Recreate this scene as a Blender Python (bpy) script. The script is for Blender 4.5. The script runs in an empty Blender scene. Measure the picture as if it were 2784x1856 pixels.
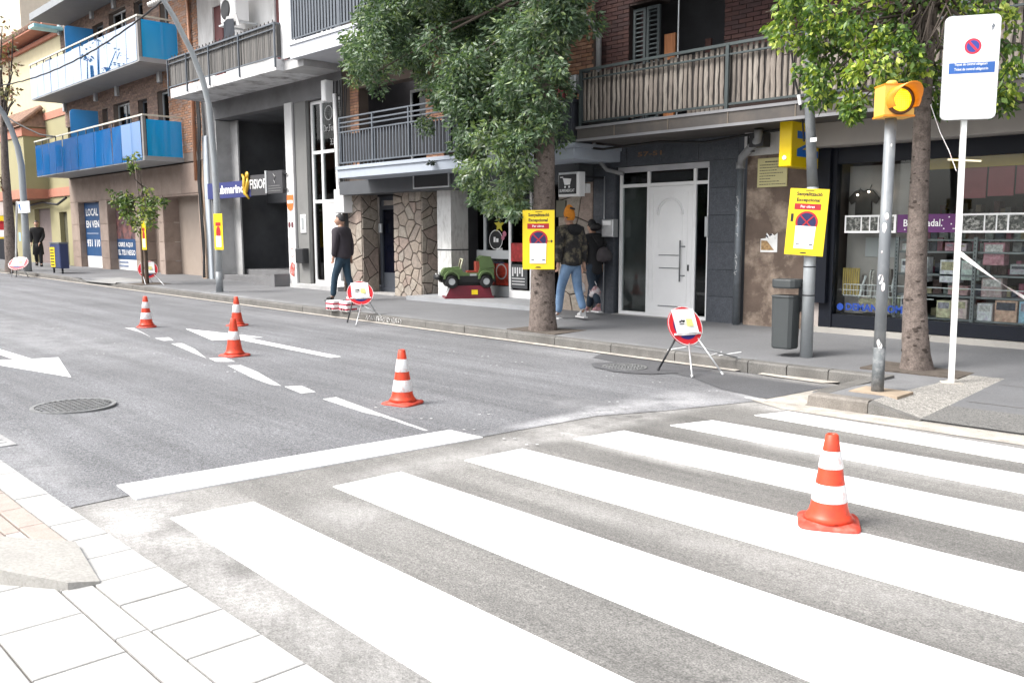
import bpy, math, random
from mathutils import Vector, Matrix
from math import pi, sin, cos, radians
random.seed(7)
SC = bpy.context.scene
# ------------------------------------------------------------------ camera
F = 2371.8159; SW, SH = 2784, 1856
HC = 1.37337; SX = 0.0068108; SY = -0.0269336
YAW, PITCH, ROLL = 0.80636424, 0.12392257, -0.00286440
def _rot():
    cy, sy = cos(YAW), sin(YAW)
    f = Vector((-sy, cy, 0)); r = Vector((cy, sy, 0)); u = Vector((0, 0, 1))
    f2 = cos(PITCH)*f - sin(PITCH)*u; u2 = sin(PITCH)*f + cos(PITCH)*u
    return cos(ROLL)*r + sin(ROLL)*u2, -sin(ROLL)*r + cos(ROLL)*u2, f2
CR, CU, CF = _rot()
cd = bpy.data.cameras.new('camera'); cam = bpy.data.objects.new('camera', cd)
SC.collection.objects.link(cam); SC.camera = cam
cd.sensor_width = 36; cd.sensor_fit = 'HORIZONTAL'; cd.lens = F/SW*36
cd.clip_start = 0.05; cd.clip_end = 2000
cam.matrix_world = Matrix(((CR.x, CU.x, -CF.x, 0), (CR.y, CU.y, -CF.y, 0), (CR.z, CU.z, -CF.z, HC), (0, 0, 0, 1)))
# ------------------------------------------------------------------ sky, sun, exposure
SUN_EL, SUN_AZ = radians(52), radians(205)     # azimuth from +Y clockwise: the light comes over the camera's shoulder
world = bpy.data.worlds.new('World'); SC.world = world; world.use_nodes = True
nt = world.node_tree; nt.nodes.clear()
sky = nt.nodes.new('ShaderNodeTexSky'); sky.sky_type = 'NISHITA'; sky.sun_disc = False
sky.sun_elevation = SUN_EL; sky.sun_rotation = SUN_AZ
sky.air_density = 1.0; sky.dust_density = 4.0; sky.ozone_density = 1.0
hs = nt.nodes.new('ShaderNodeHueSaturation'); hs.inputs['Saturation'].default_value = 0.22
bgn = nt.nodes.new('ShaderNodeBackground'); bgn.inputs['Strength'].default_value = 0.15
wo = nt.nodes.new('ShaderNodeOutputWorld')
nt.links.new(sky.outputs[0], hs.inputs['Color']); nt.links.new(hs.outputs[0], bgn.inputs['Color']); nt.links.new(bgn.outputs[0], wo.inputs['Surface'])
sl = bpy.data.lights.new('sun', 'SUN'); sl.energy = 1.5; sl.angle = radians(22); sl.color = (1, 0.96, 0.9)
sun = bpy.data.objects.new('sun', sl); SC.collection.objects.link(sun)
sd = Vector((sin(SUN_AZ)*cos(SUN_EL), cos(SUN_AZ)*cos(SUN_EL), sin(SUN_EL)))
sun.rotation_euler = sd.to_track_quat('Z', 'Y').to_euler()
SC.view_settings.view_transform = 'Standard'; SC.view_settings.look = 'None'
SC.view_settings.exposure = 1.4; SC.view_settings.gamma = 1.0
# ------------------------------------------------------------------ where things stand
KY = 9.1            # far kerb line, the facades stand on y = 12
def road_z(x, y): return SX*x + SY*min(y, 9.0) + 0.0125*max(0.0, -5.0-x)
def base_z(x): return -0.06 + 0.005*max(0.0, -16.0-x)
def kerb_drop(x):   # lowered kerb at the driveway
    if -28.6 <= x <= -26.4: return 1.0
    if -29.2 < x < -28.6: return (x+29.2)/0.6
    if -26.4 < x < -26.2: return (-26.2-x)/0.2
    return 0.0
def side_z(x, y):
    kt = road_z(x, 9.0) + 0.13 - 0.115*kerb_drop(x)*max(0, 1-(y-KY)/1.2); t = min(max((y-KY)/2.9, 0), 1)
    return kt*(1-t) + base_z(x)*t
def ray(u, v):
    return CR*((u-SW/2)/F) + CU*(-(v-SH/2)/F) + CF
def at(u, v, y):
    d = ray(u, v); t = y/d.y
    return Vector((d.x*t, y, HC+d.z*t))
def atx(u, v, x):
    d = ray(u, v); t = x/d.x
    return Vector((x, d.y*t, HC+d.z*t))
def G(u, v, fn=road_z, off=0.0):
    d = ray(u, v); z = -0.2
    for _ in range(50):
        t = (HC-z)/(-d.z); P = Vector((0, 0, HC)) + t*d; z = 0.5*z + 0.5*(fn(P.x, P.y)+off)
    return Vector((P.x, P.y, fn(P.x, P.y)+off))
# ------------------------------------------------------------------ mesh building
class MB:
    def __init__(s): s.v = []; s.f = []; s.m = []; s.cur = 0
    def mat(s, i): s.cur = i; return s
    def add(s, vs, fs):
        o = len(s.v); s.v += [tuple(v) for v in vs]; s.f += [tuple(i+o for i in f) for f in fs]; s.m += [s.cur]*len(fs); return s
    def box(s, x0, x1, y0, y1, z0, z1):
        v = [(x0,y0,z0),(x1,y0,z0),(x1,y1,z0),(x0,y1,z0),(x0,y0,z1),(x1,y0,z1),(x1,y1,z1),(x0,y1,z1)]
        return s.add(v, [(0,3,2,1),(4,5,6,7),(0,1,5,4),(1,2,6,5),(2,3,7,6),(3,0,4,7)])
    def bbox(s, x0, x1, y0, y1, z0, z1, b=0.01):
        # box with chamfered front (toward -y) edges
        v = [(x0,y0+b,z0),(x1,y0+b,z0),(x1,y1,z0),(x0,y1,z0),(x0,y0+b,z1),(x1,y0+b,z1),(x1,y1,z1),(x0,y1,z1),
             (x0+b,y0,z0+b),(x1-b,y0,z0+b),(x1-b,y0,z1-b),(x0+b,y0,z1-b)]
        return s.add(v, [(0,3,2,1),(4,5,6,7),(8,9,10,11),(0,1,9,8),(1,5,10,9),(5,4,11,10),(4,0,8,11),(1,2,6,5),(2,3,7,6),(3,0,4,7)])
    def obox(s, c, ax, ay, az):
        # oriented box: centre + three half-axis vectors
        c = Vector(c); ax = Vector(ax); ay = Vector(ay); az = Vector(az)
        v = [c+a*ax+b*ay+d*az for d in (-1,1) for (a,b) in ((-1,-1),(1,-1),(1,1),(-1,1))]
        return s.add(v, [(0,3,2,1),(4,5,6,7),(0,1,5,4),(1,2,6,5),(2,3,7,6),(3,0,4,7)])
    def poly(s, pts, th=None):
        n = len(pts); pts = [Vector(p) for p in pts]
        if th is None: return s.add(pts, [tuple(range(n))])
        th = Vector(th); v = pts + [p+th for p in pts]
        return s.add(v, [tuple(reversed(range(n))), tuple(range(n, 2*n))] + [(i, (i+1)%n, n+(i+1)%n, n+i) for i in range(n)])
    def tube(s, pts, r, n=12, cap=True):
        pts = [Vector(p) for p in pts]; rs = r if isinstance(r, (list, tuple)) else [r]*len(pts)
        o = len(s.v); vs = []; ref = None
        for i, p in enumerate(pts):
            d = (pts[min(i+1, len(pts)-1)] - pts[max(i-1, 0)]).normalized()
            if ref is None: ref = Vector((0,0,1)).cross(d) if abs(d.z) < 0.9 else Vector((1,0,0))
            a = (ref - d*ref.dot(d)).normalized(); ref = a; b = d.cross(a)
            for k in range(n):
                t = 2*pi*k/n; vs.append(p + rs[i]*(cos(t)*a + sin(t)*b))
        fs = []
        for i in range(len(pts)-1):
            for k in range(n):
                fs.append((i*n+k, i*n+(k+1)%n, (i+1)*n+(k+1)%n, (i+1)*n+k))
        if cap: fs += [tuple(reversed(range(n))), tuple(range((len(pts)-1)*n, len(pts)*n))]
        return s.add(vs, fs)
    def lathe(s, prof, c=(0,0,0), n=24, ax='z', cap=True):
        c = Vector(c); vs = []; fs = []
        for (r, h) in prof:
            for k in range(n):
                t = 2*pi*k/n
                p = {'z': Vector((r*cos(t), r*sin(t), h)), 'y': Vector((r*cos(t), h, r*sin(t))), 'x': Vector((h, r*cos(t), r*sin(t)))}[ax]
                vs.append(c+p)
        for i in range(len(prof)-1):
            for k in range(n): fs.append((i*n+k, i*n+(k+1)%n, (i+1)*n+(k+1)%n, (i+1)*n+k))
        if cap: fs += [tuple(reversed(range(n))), tuple(range((len(prof)-1)*n, len(prof)*n))]
        return s.add(vs, fs)
    def text(s, txt, o, xd, zd, w=None, h=0.1, italic=0.0, bold=0.0):
        cu = bpy.data.curves.new('t', 'FONT'); cu.body = txt; cu.resolution_u = 2; cu.shear = italic; cu.offset = bold
        ob = bpy.data.objects.new('t', cu); me = bpy.data.meshes.new_from_object(ob)
        vs = [v.co.copy() for v in me.vertices]; fs = [tuple(p.vertices) for p in me.polygons]
        bpy.data.objects.remove(ob); bpy.data.curves.remove(cu); bpy.data.meshes.remove(me)
        if not vs: return s
        x0 = min(v.x for v in vs); x1 = max(v.x for v in vs); y0 = min(v.y for v in vs); y1 = max(v.y for v in vs)
        k = h/(y1-y0); kx = (w/(x1-x0)) if w else k
        o = Vector(o); xd = Vector(xd).normalized(); zd = Vector(zd).normalized()
        return s.add([o + xd*(v.x-x0)*kx + zd*(v.y-y0)*k for v in vs], fs)
    def disc(s, c, xd, zd, r0, r1, n=32, rx=1.0):
        # flat ring (r0=0: disc) spanned by xd, zd
        c = Vector(c); xd = Vector(xd).normalized(); zd = Vector(zd).normalized()
        out = [c + r1*(rx*cos(2*pi*k/n)*xd + sin(2*pi*k/n)*zd) for k in range(n)]
        if r0 <= 0: return s.add(out, [tuple(range(n))])
        inn = [c + r0*(rx*cos(2*pi*k/n)*xd + sin(2*pi*k/n)*zd) for k in range(n)]
        return s.add(out+inn, [(k, (k+1)%n, n+(k+1)%n, n+k) for k in range(n)])
ORIG = {}
def mesh_of(name, mb, mats, off=Vector((0,0,0)), smooth=False):
    me = bpy.data.meshes.new(name); me.from_pydata([(a-off.x, b-off.y, c-off.z) for (a,b,c) in mb.v], [], mb.f)
    for m in (mats if isinstance(mats, (list, tuple)) else [mats]): me.materials.append(m)
    if any(mb.m): me.polygons.foreach_set('material_index', mb.m)
    if smooth: me.polygons.foreach_set('use_smooth', [True]*len(me.polygons))
    me.validate(); me.update()
    return me
def thing(name, label, cat, loc=(0,0,0), group=None, kind=None):
    o = bpy.data.objects.new(name, None); SC.collection.objects.link(o); o.location = loc; o.empty_display_size = 0.2
    ORIG[o.name] = Vector(loc)
    if label: o['label'] = label
    if cat: o['category'] = cat
    if group: o['group'] = group
    if kind: o['kind'] = kind
    return o
def part(name, mb, mats, parent, smooth=False, kind=None, label=None):
    off = ORIG[parent.name]
    o = bpy.data.objects.new(name, mesh_of(name, mb, mats, off, smooth)); SC.collection.objects.link(o); o.parent = parent
    ORIG[o.name] = off
    if kind: o['kind'] = kind
    if label: o['label'] = label
    return o
def inst(name, me, loc, parent, rot=None, scale=None):
    # one more piece sharing mesh data; loc in world space
    o = bpy.data.objects.new(name, me); SC.collection.objects.link(o); o.parent = parent
    o.location = Vector(loc) - ORIG[parent.name]
    if rot: o.rotation_euler = rot
    if scale: o.scale = scale
    return o
def solo(name, mb, mats, label, cat, group=None, smooth=False, origin=None, kind=None):
    off = Vector(origin) if origin is not None else Vector((0,0,0))
    o = bpy.data.objects.new(name, mesh_of(name, mb, mats, off, smooth)); SC.collection.objects.link(o); o.location = off
    ORIG[o.name] = off
    if label: o['label'] = label
    if cat: o['category'] = cat
    if group: o['group'] = group
    if kind: o['kind'] = kind
    return o
def struct(name, mb, mats, smooth=False): return solo(name, mb, mats, None, None, kind='structure', smooth=smooth)
def copy_tree(o, parent=None):
    c = o.copy(); SC.collection.objects.link(c); ORIG[c.name] = ORIG.get(o.name, Vector((0,0,0)))
    if parent: c.parent = parent
    for ch in list(o.children): copy_tree(ch, c)
    return c
X = Vector((1,0,0)); Yv = Vector((0,1,0)); Z = Vector((0,0,1))
# ------------------------------------------------------------------ materials
MATS = {}
def mat(name, col, rough=0.7, metal=0.0, var=0.12, scale=3.0, bump=0.0, bscale=40.0, spec=0.5, fine=0.0, fscale=120.0, stretch=None, stain=None, stain_amt=0.0, sscale=1.5, trans=0.0, emit=None, estr=0.0, alpha=None, ior=None):
    if name in MATS: return MATS[name]
    m = bpy.data.materials.new(name); m.use_nodes = True; t = m.node_tree; N = t.nodes; L = t.links
    b = N['Principled BSDF']
    b.inputs['Roughness'].default_value = rough; b.inputs['Metallic'].default_value = metal
    b.inputs['Specular IOR Level'].default_value = spec
    if ior: b.inputs['IOR'].default_value = ior
    if trans: b.inputs['Transmission Weight'].default_value = trans
    if emit: b.inputs['Emission Color'].default_value = (*emit, 1); b.inputs['Emission Strength'].default_value = estr
    c4 = (*col, 1); b.inputs['Base Color'].default_value = c4
    if alpha is not None: b.inputs['Alpha'].default_value = alpha
    geo = N.new('ShaderNodeNewGeometry'); src = geo.outputs['Position']
    if stretch:
        mp = N.new('ShaderNodeMapping'); mp.inputs['Scale'].default_value = stretch; L.new(src, mp.inputs[0]); src = mp.outputs[0]
    out = None
    def noise(sc, det=4, rg=0.6):
        n = N.new('ShaderNodeTexNoise'); n.inputs['Scale'].default_value = sc; n.inputs['Detail'].default_value = det; n.inputs['Roughness'].default_value = rg
        L.new(src, n.inputs['Vector']); return n.outputs['Fac']
    def mixmul(a, fac, lo, hi):
        mr = N.new('ShaderNodeMapRange'); mr.inputs['From Min'].default_value = 0.3; mr.inputs['From Max'].default_value = 0.7
        mr.inputs['To Min'].default_value = lo; mr.inputs['To Max'].default_value = hi; L.new(fac, mr.inputs['Value'])
        vm = N.new('ShaderNodeVectorMath'); vm.operation = 'SCALE'
        if a is None: vm.inputs[0].default_value = col
        else: L.new(a, vm.inputs[0])
        L.new(mr.outputs[0], vm.inputs['Scale']); return vm.outputs[0]
    if var: out = mixmul(out, noise(scale), 1-var, 1+var)
    if fine: out = mixmul(out, noise(fscale, 2, 0.5), 1-fine, 1+fine)
    if stain:
        mr = N.new('ShaderNodeMapRange'); mr.inputs['From Min'].default_value = 0.48; mr.inputs['From Max'].default_value = 0.68; mr.inputs['To Max'].default_value = stain_amt
        L.new(noise(sscale, 6, 0.65), mr.inputs['Value'])
        mx = N.new('ShaderNodeMixRGB'); L.new(mr.outputs[0], mx.inputs[0])
        if out is None: mx.inputs[1].default_value = c4
        else: L.new(out, mx.inputs[1])
        mx.inputs[2].default_value = (*stain, 1); out = mx.outputs[0]
    if out is not None: L.new(out, b.inputs['Base Color'])
    if bump:
        bp = N.new('ShaderNodeBump'); bp.inputs['Strength'].default_value = 1.0; bp.inputs['Distance'].default_value = bump
        L.new(noise(bscale, 5, 0.65), bp.inputs['Height']); L.new(bp.outputs[0], b.inputs['Normal'])
    MATS[name] = m
    return m
# ================================================================== SETTING: road, pavements, kerbs, markings
def mat_ground(name, col, rough=0.85, patch=0.15, fine=0.35, fscale=160, dustcol=(0.55,0.53,0.5), blobs=(), streaks=0.0, bump=0.004, spec=0.5, tint=None):
    m = bpy.data.materials.new(name); m.use_nodes = True; t = m.node_tree; N = t.nodes; L = t.links
    b = N['Principled BSDF']; b.inputs['Roughness'].default_value = rough; b.inputs['Specular IOR Level'].default_value = spec
    geo = N.new('ShaderNodeNewGeometry'); pos = geo.outputs['Position']
    def noise(sc, det=4, rg=0.6, stretch=None):
        s = pos
        if stretch:
            mp = N.new('ShaderNodeMapping'); mp.inputs['Scale'].default_value = stretch; L.new(pos, mp.inputs[0]); s = mp.outputs[0]
        n = N.new('ShaderNodeTexNoise'); n.inputs['Scale'].default_value = sc; n.inputs['Detail'].default_value = det; n.inputs['Roughness'].default_value = rg
        L.new(s, n.inputs['Vector']); return n.outputs['Fac']
    def mr(v, a, bb, c, d, smooth=False):
        n = N.new('ShaderNodeMapRange'); n.inputs['From Min'].default_value = a; n.inputs['From Max'].default_value = bb
        n.inputs['To Min'].default_value = c; n.inputs['To Max'].default_value = d
        if smooth: n.interpolation_type = 'SMOOTHSTEP'
        L.new(v, n.inputs['Value']); return n.outputs[0]
    def math_(op, a, bb):
        n = N.new('ShaderNodeMath'); n.operation = op
        for i, q in enumerate((a, bb)):
            if isinstance(q, (int, float)): n.inputs[i].default_value = q
            else: L.new(q, n.inputs[i])
        return n.outputs[0]
    k = math_('MULTIPLY', mr(noise(0.7, 5), 0.3, 0.7, 1-patch, 1+patch), mr(noise(fscale, 2, 0.5), 0.3, 0.7, 1-fine, 1+fine))
    k = math_('MULTIPLY', k, mr(noise(fscale*0.35, 3, 0.6), 0.3, 0.7, 1-fine*0.5, 1+fine*0.5))
    if streaks: k = math_('MULTIPLY', k, mr(noise(1.2, 5, 0.7, (0.12, 1.6, 1)), 0.35, 0.65, 1-streaks, 1+streaks))
    vm = N.new('ShaderNodeVectorMath'); vm.operation = 'SCALE'; vm.inputs[0].default_value = col; L.new(k, vm.inputs['Scale'])
    out = vm.outputs[0]
    if blobs:
        acc = None
        for (cx, cy, rx, ry, ang, amt) in blobs:
            mp = N.new('ShaderNodeMapping'); mp.vector_type = 'TEXTURE'
            mp.inputs['Location'].default_value = (cx, cy, 0); mp.inputs['Rotation'].default_value = (0, 0, radians(ang)); mp.inputs['Scale'].default_value = (rx, ry, 1e3)
            L.new(pos, mp.inputs[0])
            ln = N.new('ShaderNodeVectorMath'); ln.operation = 'LENGTH'; L.new(mp.outputs[0], ln.inputs[0])
            w = mr(ln.outputs['Value'], 0.15, 1.0, amt, 0.0, True)
            acc = w if acc is None else math_('ADD', acc, w)
        speck = mr(noise(45, 5, 0.75), 0.36, 0.62, 0, 1)
        big = mr(noise(2.2, 5, 0.65), 0.3, 0.62, 0, 1)
        f = math_('MULTIPLY', acc, math_('ADD', math_('MULTIPLY', speck, 0.65), 0.35)); f = math_('MULTIPLY', f, big); f = math_('MINIMUM', f, 1.0)
        mx = N.new('ShaderNodeMixRGB'); L.new(f, mx.inputs[0]); L.new(out, mx.inputs[1]); mx.inputs[2].default_value = (*dustcol, 1); out = mx.outputs[0]
    L.new(out, b.inputs['Base Color'])
    bp = N.new('ShaderNodeBump'); bp.inputs['Distance'].default_value = bump; L.new(noise(fscale*0.8, 3, 0.6), bp.inputs['Height']); L.new(bp.outputs[0], b.inputs['Normal'])
    MATS[name] = m
    return m
m_asphalt = mat_ground('asphalt_fresh', (0.140,0.142,0.150), patch=0.16, fine=0.60, streaks=0.22, fscale=115,
    blobs=[(-4.75,6.4,0.55,1.7,6,1.0),(-4.85,5.2,0.22,1.1,4,1.1),(-4.5,7.8,0.3,1.4,3,0.7),(-5.3,5.9,0.9,0.5,0,0.4),(-15,3.6,8,1.3,2,0.45),(-30,5,16,2.4,0,0.30),(-7.3,8.6,2.5,0.5,0,0.30),
           (-6.0,1.55,3.0,0.25,0,0.5),(-13,8.3,6,0.7,0,0.22)], dustcol=(0.40,0.40,0.41))
m_cross = mat_ground('asphalt_worn', (0.166,0.161,0.153), patch=0.20, fine=0.44, streaks=0.26, fscale=130,
    blobs=[(-4.4,1.75,0.8,0.6,0,0.9),(-4.55,5.6,0.35,2.6,3,1.0),(-3.5,4.8,1.6,0.25,-2,1.0),(-3.6,1.55,1.6,0.3,0,0.8),(-2.2,1.55,1.6,0.22,0,0.7),(-2.6,5.75,2.2,0.3,0,0.9),(-1.4,5.0,1.3,0.3,0,0.8),
           (-4.35,3.3,0.3,1.0,0,0.6),(-3.7,2.45,0.6,0.3,0,0.6),(-4.1,7.2,0.5,0.4,0,0.8),(-2.5,7.1,2.5,0.22,0,0.5),(-2.2,3.45,2.0,0.2,0,0.35)], dustcol=(0.45,0.44,0.43))
m_patch = mat_ground('asphalt_patch', (0.085,0.086,0.092), patch=0.2, fine=0.4, blobs=[(-4.9,8.9,1.4,0.3,0,0.5)])
m_pave = mat_ground('pavement_grey', (0.135,0.137,0.143), patch=0.14, fine=0.12, fscale=90, bump=0.001,
    blobs=[(-27.5,9.7,2.2,0.9,0,1.1),(-3.6,8.4,0.8,1.4,0,0.3),(-20,9.3,14,0.35,0,0.5),(-8,9.25,5,0.2,0,0.25)], dustcol=(0.42,0.42,0.42))
m_apron = mat_ground('driveway_concrete', (0.24,0.24,0.235), patch=0.2, fine=0.2, bump=0.002)
m_kerb = mat('kerb_granite', (0.135,0.130,0.122), rough=0.85, var=0.18, scale=4, fine=0.25, fscale=90, stain=(0.07,0.065,0.06), stain_amt=0.55, sscale=2.2, bump=0.003, bscale=60)
m_gutter = mat('gutter_concrete', (0.40,0.37,0.33), rough=0.9, var=0.2, scale=6, fine=0.25, stain=(0.15,0.14,0.12), stain_amt=0.5, sscale=4)
m_paint = mat('road_paint_white', (0.82,0.82,0.82), rough=0.55, var=0.02, scale=8, fine=0.03, bump=0.0012, bscale=120)
m_paint_old = mat('road_paint_worn', (0.55,0.55,0.55), rough=0.7, var=0.1, scale=8, fine=0.3, fscale=70, stain=(0.13,0.13,0.135), stain_amt=0.85, sscale=22)
m_tile_w = mat('paving_stone_pale', (0.40,0.396,0.388), rough=0.8, var=0.07, scale=3, fine=0.10, stain=(0.28,0.27,0.25), stain_amt=0.45, sscale=14, bump=0.0015, bscale=140)
m_tile_p = mat('paving_stone_pink', (0.34,0.285,0.255), rough=0.8, var=0.1, scale=12, fine=0.1, bump=0.0015, bscale=140)
m_joint = mat('joint_dirt', (0.12,0.11,0.10), rough=0.95)
m_rampw = mat('granite_white_speckled', (0.34,0.33,0.31), rough=0.85, var=0.08, scale=6, fine=0.10, fscale=70, stain=(0.22,0.21,0.19), stain_amt=0.5, sscale=60, bump=0.001, bscale=90)
m_ramp = mat_ground('speckled_stone', (0.27,0.258,0.238), patch=0.12, fine=0.5, fscale=75, bump=0.0012)
def clip(poly, k, sgn):
    out = []
    for i in range(len(poly)):
        a = poly[i]; b = poly[(i+1)%len(poly)]; ia = (a[0]-k)*sgn >= 0; ib = (b[0]-k)*sgn >= 0
        if ia: out.append(a)
        if ia != ib:
            t = (k-a[0])/(b[0]-a[0]); out.append((k, a[1]+t*(b[1]-a[1])))
    return out
def drape(mb, pts, off, th=0.0):
    for sgn in (1, -1):
        q = clip([(p[0], p[1]) for p in pts], -5.0, sgn)
        if len(q) < 3: continue
        P = [Vector((x, y, road_z(x, y)+off)) for x, y in q]
        if th: mb.poly([p-Z*th for p in P], Z*th)
        else: mb.poly(P)
mb = MB(); mb.poly([(-500,-400,-1.2),(400,-400,-1.2),(400,600,-1.2),(-500,600,-1.2)])
struct('ground', mb, mat('earth', (0.15,0.14,0.13)))
mb = MB(); drape(mb, [(-6.5,1.38),(30,1.38),(30,9.0),(-6.5,9.0)], 0.0)
struct('crosswalk_surface', mb, m_cross)
mb = MB(); drape(mb, [(-130,1.38),(-4.86,1.38),(-4.90,1.72),(-4.80,3.0),(-4.78,4.3),(-4.78,5.57),(-4.55,6.23),(-4.28,7.39),(-4.2,9.0),(-130,9.0)], 0.004)
struct('road', mb, m_asphalt)
mb = MB(); drape(mb, [(-7.4,8.55),(-5.6,8.15),(-4.9,7.7),(-4.28,7.5),(-4.24,8.93),(-7.6,8.95)], 0.008)
for k in range(1):
    drape(mb, [(-6.45+0.62*cos(t)*0.9+0.04*sin(5*t), 8.2+0.42*sin(t)+0.03*cos(7*t)) for t in [2*pi*i/22 for i in range(22)]], 0.012)
struct('asphalt_patch', mb, m_patch)
# --- far pavement
mb = MB()
ys = [KY+0.14, KY+1.2, 12.0, 14.6]
xs = [-130,-100,-80,-60]+[-60+1.0*i for i in range(1, 31)]+[-29.2,-28.6,-28,-27,-26.4,-26.2]+[-26+1.0*i for i in range(0, 22)]+[-3.86]
xs = sorted(set(xs))
for i in range(len(xs)-1):
    for j in range(len(ys)-1):
        x0, x1, y0, y1 = xs[i], xs[i+1], ys[j], ys[j+1]
        mb.poly([(x0,y0,side_z(x0,y0)),(x1,y0,side_z(x1,y0)),(x1,y1,side_z(x1,y1)),(x0,y1,side_z(x0,y1))])
# the widened part behind the crossing, with its ramp
BX0, BX1, BX2 = -3.86, -3.28, -2.86
def bulge_z(x, y):
    hi = road_z(x, 8)+0.13 if y < 9 else side_z(x, y)
    if y < 9.24: t0 = 1
    lo = road_z(x, 7.5) + 0.004 + max(0, min(1, (y-7.5)/2.2))*(side_z(x, 9.7)-road_z(x, 7.5)-0.004) if y < 9.7 else side_z(x, y)
    w = min(max((x-BX1)/(BX2-BX1), 0), 1)
    w = w*max(0, min(1, (9.7-y)/0.6)) if y > 9.1 else w
    return hi*(1-w)+lo*w
bx = [BX0, -3.6, BX1, BX2, -2.0, 0, 4, 14, 30]; by = [7.56, 8.2, 9.0, KY+0.14, 9.7, 12.0, 14.6]
wedge = MB(); side2 = MB()
for i in range(len(bx)-1):
    for j in range(len(by)-1):
        x0, x1, y0, y1 = bx[i], bx[i+1], by[j], by[j+1]
        tgt = wedge if (i == 2 and j < 4) else side2
        P = [Vector((x, y, bulge_z(x, y))) for x, y in ((x0,y0),(x1,y0),(x1,y1),(x0,y1))]
        tgt.poly([P[0],P[1],P[2]]); tgt.poly([P[0],P[2],P[3]])
mb.add(side2.v, side2.f)
fp = struct('far_pavement', mb, m_pave)
part('kerb_ramp', wedge, m_ramp, fp)
mb = MB(); mb.poly([(-28.7,KY+0.1,side_z(-28.7,9.2)+0.01),(-26.3,KY+0.1,side_z(-26.3,9.2)+0.01),(-26.3,KY+1.1,side_z(-26.3,10.2)+0.012),(-28.7,KY+1.1,side_z(-28.7,10.2)+0.012)])
part('driveway_apron', mb, m_apron, fp)
mb = MB()
for i in range(3):
    xa, xb = (BX2, -2.0, 0, 4)[i], (BX2, -2.0, 0, 4)[i+1]
    mb.poly([(xa,7.56,bulge_z(xa,7.56)+0.003),(xb,7.56,bulge_z(xb,7.56)+0.003),(xb,8.2,bulge_z(xb,8.2)+0.003),(xa,8.2,bulge_z(xa,8.2)+0.003)])
part('ramp_surface', mb, mat_ground('speckled_grey', (0.135,0.133,0.128), patch=0.15, fine=0.5, fscale=90, bump=0.001), fp)
mb = MB()
for (x, y) in ((-9.3,9.62),(-3.75,9.75),(-24.93,9.6)):
    z = side_z(x, y)+0.006; mb.box(x-0.48, x+0.55, y-0.36, y+0.5, z-0.1, z)
part('tree_pit', mb, mat('pit_earth', (0.085,0.07,0.058), rough=0.95, var=0.3, scale=12, bump=0.01, bscale=30), fp)
# paving joints of the far pavement, thin recessed lines: dark strips
mb = MB()
for k in range(14):
    x = -3.0 + k*0.9
    mb.poly([(x,7.7,bulge_z(x,7.7)+0.003),(x+0.012,7.7,bulge_z(x,7.7)+0.003),(x+0.012,9.6,bulge_z(x,9.6)+0.003),(x,9.6,bulge_z(x,9.6)+0.003)]) if x > -2.8 else None
for yj in (8.45, 9.35, 10.3, 11.2):
    P_ = [(x_, yj, bulge_z(x_, yj)+0.003) for x_ in (-2.8, 0, 4, 14)]
    for p_, q_ in zip(P_[:-1], P_[1:]): mb.poly([p_, q_, (q_[0], q_[1]+0.012, q_[2]), (p_[0], p_[1]+0.012, p_[2])])
part('paving_joint', mb, m_joint, fp, kind='stuff')
kb = struct('far_kerb', MB().box(-130,-60,KY,KY+0.14,-0.4,0.3), m_kerb)
x = -60.0; k = 0
while x < -4.3:
    L = 1.0 if x < -8.9 else random.choice((0.95, 1.05, 0.5)); x1 = min(x+L, -3.9)
    if x < -28.6 < x1: x1 = -28.6
    m2 = MB(); g = 0.006
    a = side_z(x+g, KY)+0.003; b = side_z(x1-g, KY)+0.003; a0 = road_z(x, 9)-0.2
    jit = random.uniform(-0.003, 0.003)
    v = [(x+g,KY+jit,a0),(x1-g,KY+jit,a0),(x1-g,KY+0.142,a0),(x+g,KY+0.142,a0),(x+g,KY+jit,a-0.018),(x1-g,KY+jit,b-0.018),(x1-g,KY+0.018,b),(x+g,KY+0.018,a),(x1-g,KY+0.142,b),(x+g,KY+0.142,a)]
    m2.add(v, [(0,1,5,4),(4,5,6,7),(7,6,8,9),(1,2,8,6,5),(3,0,4,7,9),(2,3,9,8),(3,2,1,0)])
    part('kerb_stone', m2, m_kerb, kb); x = x1; k += 1
m_kerbb = mat('kerb_worn_tan', (0.19,0.172,0.152), rough=0.85, var=0.15, scale=5, fine=0.25, stain=(0.09,0.08,0.07), stain_amt=0.6, sscale=3, bump=0.003, bscale=60)
# kerb of the widened corner
m2 = MB(); r0 = road_z(-3.9,7.5)-0.15
m2.poly([(BX0,7.5,r0),(BX1-0.004,7.5,r0),(BX1-0.004,7.5,road_z(BX1,7.5)+0.10),(BX1-0.004,7.56,bulge_z(BX1,7.56)+0.004),(BX0+0.05,7.56,bulge_z(BX0,7.56)+0.004),(BX0+0.03,7.5,road_z(BX0,7.5)+0.10)])
m2.v = [(a,b,c) for a,b,c in m2.v]
m2 = MB(); zt = bulge_z(BX0, 7.6)+0.004; zt1 = bulge_z(BX1, 7.6)+0.004
m2.add([(BX0-0.01,7.47,r0),(BX1-0.004,7.47,r0),(BX1-0.004,7.62,r0),(BX0-0.01,7.62,r0),(BX0+0.02,7.48,zt-0.02),(BX1-0.004,7.48,zt1-0.02),(BX1-0.004,7.50,zt1),(BX0+0.04,7.50,zt),(BX1-0.004,7.62,zt1),(BX0+0.04,7.62,zt)],
       [(0,1,5,4),(4,5,6,7),(7,6,8,9),(1,2,8,6,5),(3,0,4,7,9),(2,3,9,8)])
part('kerb_stone', m2, m_kerbb, kb)
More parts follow.
